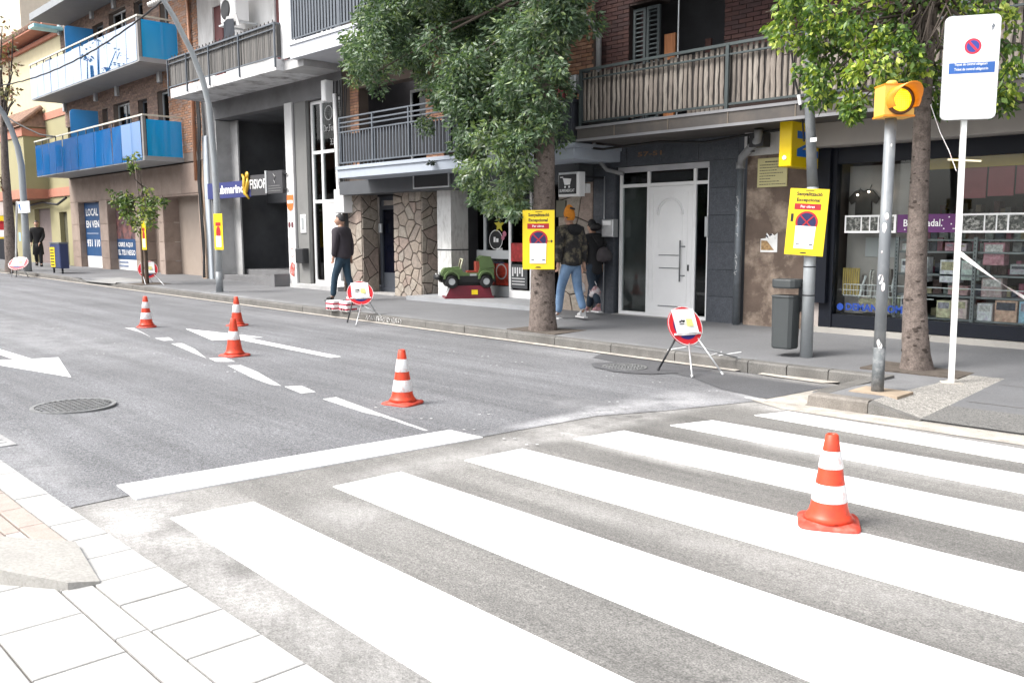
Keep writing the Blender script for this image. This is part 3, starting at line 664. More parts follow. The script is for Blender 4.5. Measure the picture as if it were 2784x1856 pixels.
part('camera_box', MB().box(-6.98,-6.75,11.5,11.7,2.6,2.8).tube([(-7.1,11.7,2.75),(-7.05,11.6,2.6),(-6.95,11.6,2.62)],0.012,6).tube([(-7.15,11.75,2.8),(-7.12,11.7,2.56),(-6.95,11.6,2.55)],0.012,6), m_black, bA)
# brown rendered wall
m_brown = mat('render_brown_worn', (0.125,0.092,0.073), rough=0.95, var=0.25, scale=2.5, fine=0.12, stain=(0.40,0.32,0.255), stain_amt=0.8, sscale=2.6, bump=0.006, bscale=18)
part('rendered_wall', MB().box(-7.30,-6.03,12.0,12.25,-0.12,2.52), m_brown, bA)
part('lintel_white', MB().box(-7.30,-6.03,11.9,12.25,2.52,2.86), m_whitew, bA)
part('wall_bottom', MB().box(-6.25,-6.02,11.96,12.0,-0.1,0.36), mat('plinth_pale', (0.36,0.32,0.30), rough=0.9, var=0.15), bA)
t = thing('notice_plaque', 'pale yellow municipal notice plaque screwed to the brown wall', 'plaque', (-6.86,11.99,2.05))
part('plate', MB().bbox(-7.11,-6.62,11.975,11.998,2.04,2.47,0.004), mat('plaque_cream', (0.58,0.53,0.27), rough=0.5, var=0.06), t)
mb = MB()
for k in range(9):
    x = -7.07 if k else -6.98; e = x + [0.32,0.40,0.42,0.26,0.38,0.24,0.18,0.3,0.40][k]
    while x < e:
        w = rs.uniform(.012,.035); mb.box(x, x+w, 11.971, 11.9735, 2.405-k*0.041, 2.405-k*0.041+(0.016 if k == 0 else 0.010)); x += w+0.008
part('lettering', mb, m_black, t)
t = thing('torn_poster', 'torn white poster with a brownish picture pasted on the brown wall', 'poster', (-6.88,11.99,1.05))
mb = MB(); mb.add([(-7.03,11.996,1.07),(-6.75,11.996,1.07),(-6.75,11.994,1.36),(-6.80,11.99,1.32),(-6.84,11.996,1.35),(-6.87,11.988,1.30),(-6.93,11.996,1.36),(-6.945,11.994,1.28),(-7.03,11.996,1.27)], [tuple(range(9))])
part('paper', mb, mat('paper_white', (0.75,0.75,0.74), rough=0.8), t)
part('picture', MB().poly([(-7.02,11.992,1.10),(-6.80,11.992,1.10),(-6.92,11.992,1.24),(-7.02,11.992,1.25)]), mat('print_tan', (0.35,0.22,0.10), rough=0.6, var=0.6, scale=25), t)
part('rip_strips', MB().poly([(-6.95,11.991,1.31),(-6.83,11.991,1.23),(-6.84,11.991,1.25),(-6.93,11.991,1.33)]).poly([(-6.88,11.991,1.33),(-6.78,11.991,1.27),(-6.79,11.991,1.29),(-6.86,11.991,1.35)]), mat('print_navy', (0.03,0.035,0.06), rough=0.6), t)  # thin navy strips across the torn paper
# shop
part('fascia', MB().bbox(-6.06,8,11.62,12.05,2.545,2.87,0.01), mat('fascia_beige', (0.36,0.335,0.31), rough=0.6, var=0.06, stain=(0.27,0.25,0.23), stain_amt=0.4), bA)
sf = part('shop_frame', MB().box(-6.03,-5.84,11.95,12.10,-0.05,2.54).box(-5.84,8,11.97,12.10,2.32,2.54).box(-5.84,8,11.97,12.10,0.02,0.20), m_navy, bA)
part('pillar', MB().box(-6.14,-5.90,11.86,11.95,0.36,2.54), m_navy, bA)
part('shop_sill', MB().box(-6.25,8,11.86,12.1,-0.12,0.01), mat('sill_stone', (0.35,0.335,0.31), rough=0.85, var=0.15, stain=(0.18,0.17,0.15), stain_amt=0.5), bA)
pane(bA, -5.84, -2.0, 0.20, 2.32, 12.03); pane(bA, -1.97, 3.0, 0.20, 2.32, 12.03)
part('mullion', MB().box(-2.0,-1.95,11.99,12.08,0.2,2.32), m_navy, bA)
part('shop_interior', MB().box(-5.95,4,14.4,14.5,-0.1,2.6).box(-5.95,-5.9,12.12,14.4,-0.1,2.6).box(-5.9,4,12.12,14.4,2.5,2.6).box(-5.9,4,12.12,14.4,-0.12,0.06), mat('shop_wall', (0.10,0.09,0.085), rough=0.9, var=0.1), bA)
part('display_back', MB().box(-5.83,-4.95,12.34,12.37,0.2,2.3), mat('display_taupe', (0.40,0.36,0.34), rough=0.9, var=0.08, scale=2), bA)
# --- shop contents (each on its own)
def colmat(name, c, r=0.6, v=0.1): return mat(name, c, rough=r, var=v, scale=12)
t = thing('t_shirt', 'dark grey t-shirt with short sleeves hanging in the shop window', 't-shirt', (-5.62,12.45,1.6))
sh = [(-0.11,0),( -0.11,0.24),(-0.17,0.20),(-0.22,0.28),(-0.12,0.39),(-0.045,0.41),(0,0.385),(0.045,0.41),(0.12,0.39),(0.22,0.28),(0.17,0.20),(0.11,0.24),(0.11,0)]
part('cloth', MB().poly([(-5.60+a*1.05,12.30,1.56+b) for a, b in sh], (0,0.02,0)), mat('cloth_charcoal', (0.06,0.055,0.052), rough=0.9, var=0.2), t)
for k, (x, z) in enumerate(((-5.66,1.89),(-5.50,1.93),(-5.22,1.91))):
    t = thing('spot_lamp', ['small lit spot lamp left above the t-shirt','small lit spot lamp right above the t-shirt','small lit spot lamp beside the grey pole in the shop window'][k], 'lamp', (x,12.38,z), 'spot lamps in the shop window')
    part('bulb', MB().lathe([(0.002,-0.012),(0.012,-0.006),(0.014,0.004),(0.002,0.012)], (x,12.24,z), 12), mat('bulb_lit', (1,0.9,0.8), emit=(1,0.85,0.7), estr=12), t, smooth=True)
    part('lamp_rod', MB().tube([(x,12.25,z+0.01),(x,12.33,z+0.10)],0.005,6), m_black, t)
def picframe(x0, x1, cells, label):
    t = thing('picture_frame', label, 'picture frame', (x0,12.0,1.36), 'white strip frames inside the shop window')
    part('frame', wall(MB(), x0, x1, 1.355, 1.60, 12.005, 12.02, [(a, b, 1.385, 1.575) for a, b in cells]), m_white, t)
    for k, (a, b) in enumerate(cells):
        part('print', MB().box(a, b, 12.014, 12.019, 1.385, 1.575), mat('photo_print', (0.045,0.05,0.045), rough=0.5, var=0.9, scale=22, stain=(0.45,0.45,0.42), stain_amt=0.9, sscale=26), t)
picframe(-5.72, -5.0, [(-5.70,-5.49),(-5.475,-5.37),(-5.355,-5.25),(-5.235,-5.03)], 'white strip frame of four small pictures behind the grey traffic light pole')
picframe(-4.17, -3.0, [(-4.15,-3.90),(-3.885,-3.76),(-3.745,-3.63),(-3.61,-3.38),(-3.36,-3.04)], 'white strip frame of dark pictures right of the white sign post')
t = thing('shop_banner', 'purple banner reading Bon Nadal inside the shop window', 'banner', (-4.65,12.15,1.37))
part('sheet', MB().box(-4.985,-4.20,12.012,12.022,1.36,1.60), mat('purple_print', (0.10,0.018,0.12), rough=0.5, var=0.05), t)
mb = MB().text('Bon Nadal.', (-4.90,12.008,1.44), X, Z, 0.50, 0.095, bold=0.01)
for (x, z) in ((-4.88,1.40),(-4.38,1.41),(-4.32,1.56),(-4.40,1.52),(-4.29,1.47)): mb.disc((x,12.008,z), X, Z, 0, 0.009, 8)
mb.box(-4.27,-4.18,12.007,12.010,1.405,1.415)
part('lettering', mb, m_white, t)
part('lettering', MB().text('DEMAN.COM', (-5.66,12.020,0.265), X, Z, 0.80, 0.105, bold=0.035), mat('letter_blue', (0.008,0.045,0.27), rough=0.4), bA)
part('round_emblem', MB().disc((-5.74,12.018,0.31), X, Z, 0, 0.05, 20), mat('letter_blue', (0.01,0.07,0.42)), bA)
# upper display: hanging pink and red garments, yellow band
t = thing('yellow_banner', 'long ochre yellow banner strip hung at the top of the shop window', 'banner', (-3.8,12.6,2.15))
part('sheet', MB().box(-4.85,-2.0,12.22,12.24,2.19,2.42), mat('banner_ochre', (0.42,0.28,0.04), rough=0.7, var=0.15), t)
rp = [((-4.28,-3.98),(0.28,0.08,0.09)),((-3.96,-3.66),(0.30,0.09,0.10)),((-3.64,-3.3),(0.28,0.085,0.10)),((-3.28,-2.9),(0.30,0.095,0.10))]
for k, ((a, b), c) in enumerate(rp):
    t = thing('cloth_panel', ['dusty pink cloth panel behind the white sign post','dusty pink cloth panel second from the white sign post','dusty pink cloth panel third from the white sign post','dusty pink cloth panel at the right edge of the picture'][k], 'cloth', (a,12.9,1.8), 'pink cloth panels hanging in the shop')
    part('sheet', MB().box(a, b, 12.25+0.01*k, 12.27+0.01*k, 1.80+0.02*k, 2.2), mat('cloth_pink_%d' % k, c, rough=0.9, var=0.15), t)
mb = MB(); rr = random.Random(5)
for k in range(34):
    x = -4.95+k*0.085+rr.uniform(-.02,.02); z = rr.uniform(1.62, 1.78); mb.mat(rr.randrange(4)).box(x, x+0.07, 13.2+rr.uniform(0,.2), 13.45, z-rr.uniform(.02,.2), z+rr.uniform(0,.06))
solo('folded_goods', mb, [colmat('g_maroon', (0.09,0.03,0.03)), colmat('g_grey', (0.14,0.13,0.12)), colmat('g_dark', (0.03,0.03,0.03)), colmat('g_tan', (0.20,0.15,0.10))], 'crowded dark garments hanging deep inside the shop', 'clothes', kind='stuff')
# shelving
t = thing('shop_shelving', 'grey perforated steel shelving standing inside the shop window', 'shelving', (-4.0,12.45,0.06))
m_steel = mat('shelf_steel', (0.22,0.235,0.24), rough=0.45, metal=0.3, var=0.1)
for xp in (-5.02, -4.02, -2.95):
    u_ = part('upright', MB().box(xp-0.022, xp+0.022, 12.12, 12.16, 0.2, 1.30), m_steel, t)
    if xp == -4.02: pass
    part('slot_holes', MB().box(xp-0.006,xp+0.006,12.316,12.322,0.25,0.27) if 0 else [m_ for m_ in [MB()] if [m_.box(xp-0.006,xp+0.006,12.116,12.1195,0.24+0.05*q,0.262+0.05*q) for q in range(21)]][0], m_black, u_)
for z in (0.215, 0.52, 0.80, 1.10, 1.26): part('shelf', MB().box(-5.02,-2.9,12.17,12.75,z-0.012,z+0.012), m_steel, t)
part('front_rail', MB().tube([(-5.6,12.13,0.63),(-2.9,12.13,0.63)],0.007,6).tube([(-5.6,12.13,0.47),(-4.5,12.13,0.47)],0.007,6), m_white, t)
goods = [ # x0,x1,z0,z1,y,colour,label
 (-4.98,-4.88,1.115,1.21,12.36,(0.35,0.36,0.33),'small grey green carton on the upper shelf near the grey pole'),
 (-4.86,-4.70,1.115,1.22,12.36,(0.45,0.5,0.45),'silvery box on the upper shelf left of the tree trunk'),
 (-4.42,-4.30,1.115,1.23,12.36,(0.22,0.03,0.07),'wine red box on the upper shelf right of the tree trunk'),
 (-4.28,-4.15,1.115,1.22,12.36,(0.35,0.25,0.28),'pale mauve box on the upper shelf beside the wine red box'),
 (-3.95,-3.70,0.94,1.23,12.38,(0.30,0.035,0.07),'crimson folders standing on the upper shelf right of the steel upright'),
 (-4.98,-4.80,0.815,1.00,12.36,(0.5,0.48,0.47),'white and grey patterned bag on the middle shelf'),
 (-4.75,-4.62,0.70,1.03,12.34,(0.60,0.60,0.62),'white box left of the tree trunk on the middle shelf'),
 (-4.46,-4.22,0.70,1.00,12.34,(0.62,0.58,0.66),'white box speckled with dark dots right of the tree trunk'),
 (-4.20,-3.98,0.74,0.99,12.36,(0.28,0.36,0.31),'mint green rounded bag by the white sign post'),
 (-3.62,-3.35,0.83,0.96,12.36,(0.15,0.16,0.17),'dark grey cushion on the middle shelf'),
 (-3.28,-2.95,0.93,1.06,12.30,(0.68,0.68,0.68),'white price card box at the right edge of the picture'),
 (-5.56,-5.10,0.23,0.46,12.36,(0.17,0.13,0.08),'brown cardboard crate behind the blue lettering'),
 (-5.08,-4.98,0.23,0.48,12.35,(0.30,0.36,0.16),'green carton beside the brown crate'),
 (-4.96,-4.70,0.23,0.50,12.35,(0.50,0.47,0.47),'white carton with dark spots left of the tree trunk'),
 (-4.48,-4.30,0.23,0.46,12.35,(0.42,0.38,0.18),'yellow ochre box right of the tree trunk on the lowest shelf'),
 (-4.30,-4.10,0.23,0.48,12.36,(0.40,0.28,0.24),'salmon coloured box on the lowest shelf'),
 (-3.97,-3.79,0.225,0.45,12.34,(0.62,0.62,0.60),'white box with a black drawing beside the steel upright'),
 (-3.76,-3.50,0.225,0.50,12.34,(0.42,0.20,0.09),'orange illustrated box on the lowest shelf'),
 (-3.48,-3.16,0.225,0.50,12.34,(0.10,0.30,0.42),'sky blue illustrated box on the lowest shelf'),
 (-4.35,-4.10,0.54,0.66,12.36,(0.22,0.05,0.05),'dark red box on the shelf under the speckled box'),
 (-3.95,-3.70,0.53,0.78,12.38,(0.28,0.18,0.16),'brownish pink box on the shelf right of the steel upright'),
]
for i, (x0,x1,z0,z1,y,c,lab) in enumerate(goods):
    m = mat('goods_%d' % i, tuple(min(0.75,q_*1.1+0.22) for q_ in c), rough=0.55, var=0.35, scale=18, stain=(min(1,c[0]*0.35+0.25), c[1]*0.5, c[2]*0.9+0.03), stain_amt=0.45, sscale=22)
    t = thing('boxed_goods', lab, 'box', (x0,y,z0), 'goods on the shop shelves')
    part('carton', MB().bbox(x0,x1,y-0.17,y+0.02,z0,z1,0.008), m, t)
    part('print_panel', MB().box(x0+0.02,x1-0.02,y-0.173,y-0.17,z0+(z1-z0)*0.55,z1-0.025), mat('goods_label_%d' % (i%4), [(0.55,0.52,0.5),(0.05,0.05,0.07),(0.3,0.28,0.33),(0.45,0.4,0.25)][i%4], rough=0.5, var=0.5, scale=30), t)
for k in range(9):
    x = -5.66+k*0.028; solo_l = 'yellow striped roll standing in the wire basket'
mb = MB(); rr = random.Random(41)
for z in (0.228, 0.532, 0.812, 1.112, 1.272):
    x = -4.98
    while x < -2.95:
        w_ = rr.uniform(.03,.12); h_ = rr.uniform(.06,.20)
        if rr.random() < 0.85: mb.mat(rr.randrange(6)).box(x, x+w_, 12.42+rr.uniform(0,.1), 12.66, z, z+h_)
        x += w_+rr.uniform(.0,.03)
solo('small_shelf_goods', mb, [colmat('sg_%d' % k, c, v=0.5) for k, c in enumerate(((.55,.55,.54),(.16,.10,.09),(.40,.12,.18),(.10,.12,.16),(.35,.38,.36),(.42,.36,.22)))], 'small packs crowded at the back of the shop shelves', 'packs', kind='stuff')
t = thing('wire_basket', 'white wire basket with striped and silver gift rolls behind the window', 'basket', (-5.4,12.25,0.47))
mb = MB()
for z in (0.47, 0.55, 0.63): mb.tube([(-5.75,12.12,z),(-5.05,12.12,z)],0.005,6)
for k in range(15): mb.tube([(-5.75+k*0.05,12.12,0.47),(-5.75+k*0.05,12.12,0.63)],0.003,5)
part('wire', mb, m_white, t)
for k in range(8):
    x = -5.78+k*0.032; part('striped_roll', MB().tube([(x,12.17,0.48),(x,12.17,0.86)],0.013,8), mat('roll_gold', (0.55,0.40,0.12), rough=0.4, var=0.2), t)
for k in range(14):
    x = -5.50+k*0.033; part('silver_roll', MB().tube([(x+rr.uniform(-.05,.05),12.17+rr.uniform(0,.1),0.44),(x+rr.uniform(-.05,.05),12.18,rr.uniform(0.72,0.88))],0.018,6), mat('roll_silver_%d' % (k%3), [(0.75,0.75,0.75),(0.10,0.08,0.07),(0.5,0.46,0.42)][k%3], rough=0.35, var=0.4, scale=30), t)
for k in range(2):
    t = thing('paper_sheet', ['pale blank sheet on the display wall, left one of the pair','pale blank sheet on the display wall, beside the grey pole'][k], 'sheet', (-5.5+k*0.24,12.49,1.1))
    part('sheet', MB().box(-5.55+k*0.23,-5.36+k*0.23,12.325,12.335,1.02,1.29), mat('sheet_grey', (0.5,0.49,0.49), rough=0.8, var=0.03), t)
# ------------------------------------------------------------------ B: middle building with pale blue balcony slabs and stone cladding
bB = thing('apartment_building', 'middle building with stone clad pillars and pale blue balcony slabs behind the big tree', 'building', (-14,12,0))
m_ob = [mat('brick_orange', (0.30,0.155,0.09), rough=0.85, var=0.25, scale=9), mat('brick_orange_b', (0.34,0.19,0.12), rough=0.85, var=0.25, scale=9), mat('brick_orange_c', (0.25,0.13,0.085), rough=0.85, var=0.25, scale=9)]
m_mort = mat('mortar', (0.10,0.075,0.06), rough=0.95, var=0.1)
opsB = [(-17.75,-15.2,2.84,4.75), (-14.6,-11.6,2.84,4.75), (-17.75,-11.6,5.8,8.2)]
part('wall', wall(MB(), -18.42, -10.42, 2.62, 8.4, 12.03, 12.3, opsB), m_mort, bB)
bricks(bB, -18.10, -17.75, 2.9, 6, 12.03, m_ob, limit=70, L=0.27); bricks(bB, -11.1, -10.45, 2.9, 6, 12.03, m_ob, limit=150, L=0.25)
bricks(bB, -15.2, -14.6, 2.9, 5.4, 12.03, m_ob, limit=0)
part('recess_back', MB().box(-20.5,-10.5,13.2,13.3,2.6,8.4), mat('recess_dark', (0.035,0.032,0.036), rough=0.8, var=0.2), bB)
w_ = frame(bB, -16.9, -15.4, 2.9, 4.7, 12.9, 0.06, 0.05, m_alu, 'balcony_door', mull=(-16.15,)); pane(w_, -16.84, -15.46, 2.96, 4.64, 12.93, m_glassd)
part('red_awning', MB().box(-11.35,-11.12,11.98,12.02,3.2,4.4), mat('awning_red', (0.20,0.04,0.045), rough=0.8, var=0.15), bB)
def slab(parent, x0, x1, z0, z1, y0, m, lip=0.03): 
    return part('balcony_slab', MB().box(x0, x1, y0, 12.03, z0, z1-0.07).box(x0-lip, x1+lip, y0-lip, 12.03, z1-0.07, z1), m, parent)
slab(bB, -16.86, -9.80, 2.58, 2.83, 10.82, m_slabb); slab(bB, -18.72, -10.6, 5.40, 5.77, 10.82, mat('slab_pale', (0.52,0.54,0.58), rough=0.8, var=0.05))
def railing(parent, x0, x1, z0, zt, y, m, pitch=0.105, extra=(), posts=1.6, side=12.03, bw=0.016):
    rl = part('balcony_railing', [q for q in [MB()] if [q.box(x0, x1, y, y+0.035, z, z+0.028) for z in (z0, zt)+tuple(extra)] + [q.box(x1-0.03, x1, y+0.03, side, z, z+0.028) for z in (z0, zt)]][0], m, parent)
    me = mesh_of('bar', MB().box(-bw, bw, -0.007, 0.007, 0, zt-z0), m); x = x0+pitch/2
    while x < x1: inst('bar', me, (x, y+0.017, z0), rl); x += pitch
    y2 = y+pitch
    while y2 < side: inst('bar', me, (x1-0.015, y2, z0), rl, rot=(0,0,pi/2)); inst('bar', me, (x0+0.015, y2, z0), rl, rot=(0,0,pi/2)); y2 += pitch
    top = max((zt,)+tuple(extra)); pm = mesh_of('post', MB().box(-0.02, 0.02, -0.02, 0.02, 0, top-z0+0.02), m); x = x0+0.02
    while x <= x1+0.01: inst('post', pm, (x, y+0.015, z0), rl); x += posts
    return rl
railing(bB, -16.80, -10.45, 2.89, 3.55, 10.84, m_bluerail, 0.107, (3.66,3.75,3.86), 1.25)
railing(bB, -18.68, -10.6, 5.83, 6.75, 10.84, m_bluerail, 0.125, (), 2.0, bw=0.036)
part('railing_backing', MB().box(-16.78,-10.5,10.90,10.91,2.92,3.52), mat('backing_slate', (0.04,0.042,0.048), rough=0.8, var=0.15), bB); part('railing_backing', MB().box(-18.66,-10.65,10.90,10.91,5.86,6.72), MATS['backing_slate'], bB)
part('corrugated_box', [q for q in [MB()] if [q.box(-10.35+k*0.035,-10.33+k*0.035,10.80,10.86,2.84,3.50) for k in range(15)]+[q.box(-10.36,-9.83,10.83,11.3,2.84,3.49)]+[q.box(-10.38,-9.80,10.78,11.3,3.49,3.53)]][0], mat('steel_dark_blue', (0.06,0.066,0.08), rough=0.45, var=0.1), bB)
part('beam', MB().box(-18.05,-10.42,11.62,12.2,2.27,2.58), mat('beam_dark', (0.075,0.08,0.088), rough=0.6, var=0.1), bB)
part('shop_board', wall(MB(), -15.1, -13.9, 2.30, 2.62, 11.56, 11.6, [(-15.07,-13.93,2.33,2.59)]), m_alu, bB)
part('board_face', MB().box(-15.08,-13.92,11.575,11.61,2.32,2.60), m_black, bB)
# crazy-paved stone cladding: every stone a piece
def voronoi(x0, x1, z0, z1, n, seed, gap=0.012):
    rnd = random.Random(seed); pts = []
    tries = 0; dmin = math.sqrt((x1-x0)*(z1-z0)/n)*0.52
    while len(pts) < n and tries < 6000:
        p = (rnd.uniform(x0, x1), rnd.uniform(z0, z1)); tries += 1
        if all((p[0]-q[0])**2+(p[1]-q[1])**2 > dmin*dmin for q in pts): pts.append(p)
    cells = []
    for i, p in enumerate(pts):
        poly = [(x0,z0),(x1,z0),(x1,z1),(x0,z1)]
        for j, q in enumerate(pts):
            if i == j: continue
            mx, mz = (p[0]+q[0])/2, (p[1]+q[1])/2; nx, nz = q[0]-p[0], q[1]-p[1]; L_ = math.hypot(nx, nz); nx /= L_; nz /= L_
            d = mx*nx+mz*nz-gap; out = []
            for a in range(len(poly)):
                A = poly[a]; B = poly[(a+1)%len(poly)]; da = A[0]*nx+A[1]*nz-d; db = B[0]*nx+B[1]*nz-d
                if da <= 0: out.append(A)
                if (da <= 0) != (db <= 0):
                    t_ = da/(da-db); out.append((A[0]+t_*(B[0]-A[0]), A[1]+t_*(B[1]-A[1])))
            poly = out
            if len(poly) < 3: break
        if len(poly) >= 3: cells.append(poly)
    return cells
m_st = [mat('stone_%s' % n_, c_, rough=0.9, var=0.18, scale=9, fine=0.15, fscale=50, stain=(0.12,0.10,0.085), stain_amt=0.35, sscale=11, bump=0.006, bscale=25) for n_, c_ in
        (('tan',(0.28,0.235,0.20)),('buff',(0.33,0.29,0.245)),('grey',(0.30,0.265,0.23)),('rose',(0.30,0.235,0.20)),('sand',(0.31,0.26,0.215)))]
def cladding(parent, o, xd, x1, z0, z1, n, seed, nrm, grid=None):
    # o: wall corner, xd: direction along the wall, nrm: outward
    cells = grid if grid else voronoi(0, x1, z0, z1, n, seed)
    rnd = random.Random(seed+99)
    for c in cells:
        cx = sum(p[0] for p in c)/len(c); cz = sum(p[1] for p in c)/len(c); h = rnd.uniform(0.018, 0.032); tl = Vector((rnd.uniform(-.02,.02), 0, rnd.uniform(-.02,.02)))
        b = [Vector(o)+Vector(xd)*p[0]+Z*p[1] for p in c]
        m_ = [Vector(o)+Vector(xd)*p[0]+Z*p[1]+Vector(nrm)*(h-0.008) for p in c]
        t_ = [Vector(o)+Vector(xd)*(p[0]+(cx-p[0])*0.10)+Z*(p[1]+(cz-p[1])*0.10)+Vector(nrm)*(h+tl.x*(p[0]-cx)/0.1*0.1+tl.z*(p[1]-cz)) for p in c]
        nn = len(c); fs = [(i, (i+1)%nn, nn+(i+1)%nn, nn+i) for i in range(nn)] + [(nn+i, nn+(i+1)%nn, 2*nn+(i+1)%nn, 2*nn+i) for i in range(nn)] + [tuple(range(2*nn, 3*nn))]
        part('stone', MB().add(b+m_+t_, fs), rnd.choice(m_st), parent)
m_stj = mat('stone_joint', (0.06,0.047,0.038), rough=0.95)
PX0 = at(1072,600,12.0).x; PX1 = at(1146,600,12.0).x; PD = 0.62
st = part('stone_pillar', MB().box(PX0, PX1, 12.0, 12.0+PD, -0.2, 2.30), m_stj, bB)
cladding(st, (PX0,12.0,0), X, PX1-PX0, -0.12, 2.28, 46, 4, -Yv); cladding(st, (PX1,12.0,0), Yv, PD, -0.12, 2.28, 21, 9, X)
LX0, LX1 = at(949,600,12.0).x, at(984,600,12.0).x
st = part('stone_pillar', MB().box(LX0, LX1, 12.0, 12.45, -0.15, 2.45), m_stj, bB)
def courses(x1, z0, z1, seed):
    rnd = random.Random(seed); out = []; z = z0
    while z < z1-0.1:
        h = min(rnd.uniform(0.26,0.38), z1-z); s_ = rnd.uniform(.0,.05); out.append([(0.008,z+0.01),(x1-0.008,z+0.01+s_*0.6),(x1-0.008,z+h-0.012),(0.008,z+h-0.012-s_*0.3)]); z += h
    return out
cladding(st, (LX0,12.0,0), X, LX1-LX0, -0.1, 2.42, 16, 3, -Yv); cladding(st, (LX1,12.0,0), Yv, 0.45, -0.1, 2.42, 13, 5, X)
RX0, RX1 = -11.25, -10.42
st = part('stone_wall', MB().box(RX0, RX1, 12.02, 12.3, -0.15, 2.35), m_stj, bB); cladding(st, (RX0,12.02,0), X, RX1-RX0, -0.12, 2.33, 13, 21, -Yv)
# entrance door between the stone pillars
part('porch', MB().box(LX1, PX0, 12.45, 12.55, 2.24, 2.5), m_black, bB)
dx0, dx1 = LX1+0.02, PX0+0.35
m_dg = mat('door_grey_blue', (0.055,0.062,0.075), rough=0.45, var=0.1)
dr = frame(bB, dx0, dx1, -0.05, 2.25, 12.50, 0.10, 0.06, m_dg, 'door_frame', bars=(1.98,), mull=(dx1-0.52,))
pane(dr, dx0+0.1, dx1-0.1, 0.3, 1.95, 12.54, mat('glass_navy', (0.002,0.003,0.009), rough=0.25, spec=0.3)); part('kick_panel', MB().bbox(dx0+0.1,dx1-0.1,12.52,12.55,0,0.42,0.01), m_dg, dr)
part('handle', MB().tube([(dx1-0.56,12.46,0.95),(dx1-0.56,12.46,1.1)],0.014,8), m_alu, dr)
part('house_letters', MB().text('B A', (dx1-0.75,12.485,2.07), X, Z, 0.22, 0.08), mat('letter_grey', (0.2,0.2,0.22)), bB)
part('door_step', MB().box(LX1,PX0+0.02,11.92,12.6,-0.2,-0.045), mat('step_stone', (0.33,0.32,0.31)), bB)
part('bell_panel', MB().bbox(LX1+0.10,LX1+0.2,12.40,12.45,1.38,1.6,0.01), m_alu, bB)
# white pillar and shop front set back
CX0 = at(1187,600,12.0).x; CX1 = at(1224,600,12.0).x
part('pillar', MB().box(CX0, CX1, 12.02, 12.5, -0.15, 2.35), mat('pillar_white_worn', (0.62,0.62,0.61), rough=0.9, var=0.06, stain=(0.2,0.19,0.18), stain_amt=0.45, sscale=9, stretch=(1.5,1.5,0.5)), bB)
part('pillar_band', MB().box(CX0-0.004, CX1+0.004, 12.012, 12.5, 1.0, 1.025), m_black, bB)
part('platform', MB().box(PX1+0.12, RX0, 11.45, 14.0, -0.3, 0.02), mat('platform_grey', (0.30,0.31,0.325), rough=0.5, var=0.1, stain=(0.2,0.2,0.2), stain_amt=0.3), bB)
SXL = at(1255,600,13.0).x
FY = 12.75
a0 = at(1255,700,FY).x; a1 = at(1318,700,FY).x; a2 = at(1389,700,FY).x; a3 = at(1430,700,FY).x; zb = 0.02
wz = at(1320,690,FY).z; wt = 2.3
m_alw = mat('aluminium_pale', (0.52,0.54,0.55), rough=0.4, var=0.05)
wf = frame(bB, a0, a2, zb, wt, FY, 0.07, 0.06, m_alw, 'window_frame', sill=0.22, mull=(a1,), bars=(wz,))
part('rail_panel', MB().box(a0+0.07,a2-0.07,FY-0.004,FY+0.05,wz-0.10,wz+0.08), m_alw, wf)
for (p, q) in ((a0+0.07,a1-0.03),(a1+0.03,a2-0.07)):
    pane(wf, p, q, wz+0.1, wt-0.07, FY+0.03, m_glassd); pane(wf, p, q, 0.24, wz-0.12, FY+0.03, m_glass)
df = frame(bB, a2+0.02, a3+0.25, zb, wt, FY-0.08, 0.06, 0.05, m_white, 'door_frame', sill=0.16, bars=(wz,)); pane(df, a2+0.08, a3+0.19, 0.2, wt-0.06, FY-0.05, m_glassd)
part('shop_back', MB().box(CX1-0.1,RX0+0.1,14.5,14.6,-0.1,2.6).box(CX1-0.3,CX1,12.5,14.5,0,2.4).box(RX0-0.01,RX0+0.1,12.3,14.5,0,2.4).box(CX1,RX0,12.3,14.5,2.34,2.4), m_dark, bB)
# things seen in the shop window
def poster(x0, x1, z0, z1, y, c, label, extra=None, cat='poster', v=0.3):
    t = thing('poster', label, cat, (x0, y, z0)); part('sheet', MB().box(x0, x1, y, y+0.006, z0, z1), mat('poster_%d' % len(MATS), c, rough=0.5, var=v, scale=9), t)
    return t
yp = FY+0.016
t = poster(a0+0.08, a1-0.04, 0.62, wz-0.13, yp, (0.34,0.24,0.05), 'yellow poster strip low in the window behind the toy car')
t = poster(a1+0.04, a1+0.30, 0.26, wz-0.2, yp, (0.22,0.03,0.025), 'dark red poster low in the shop window right of the toy car', v=0.7)
t = poster(a1+0.32, a2-0.22, 0.75, wz-0.2, yp-0.001, (0.03,0.045,0.10), 'navy blue poster of products in the shop window', v=0.9)
part('print', MB().poly([(a1+0.36,yp-0.003,0.95),(a2-0.27,yp-0.003,0.95),(a2-0.27,yp-0.003,1.05),(a1+0.36,yp-0.003,1.05)]), mat('print_pale', (0.45,0.45,0.45), rough=0.5), t)
t = poster(a1+0.33, a2-0.10, 0.26, 0.73, yp, (0.40,0.05,0.03), 'bright red poster at the foot of the shop window beside the door', v=0.8)
part('arc_print', MB().disc(((a1+a2)/2+0.1,yp-0.003,0.55), X, Z, 0.14, 0.17, 24), mat('print_pale', (0.45,0.45,0.45)), t)
t = thing('star_sticker', 'yellow star sticker on the shop window above the round emblem', 'sticker', ((a1+a2)/2,yp,1.7))
cx, cz = at(1356,612,FY).x, at(1356,612,FY).z
part('star', MB().poly([(cx+(0.17 if k%2==0 else 0.07)*sin(k*pi/5), yp-0.004, cz+(0.17 if k%2==0 else 0.07)*cos(k*pi/5)) for k in range(10)]), mat('sticker_yellow', (0.55,0.48,0.05), rough=0.4), t)
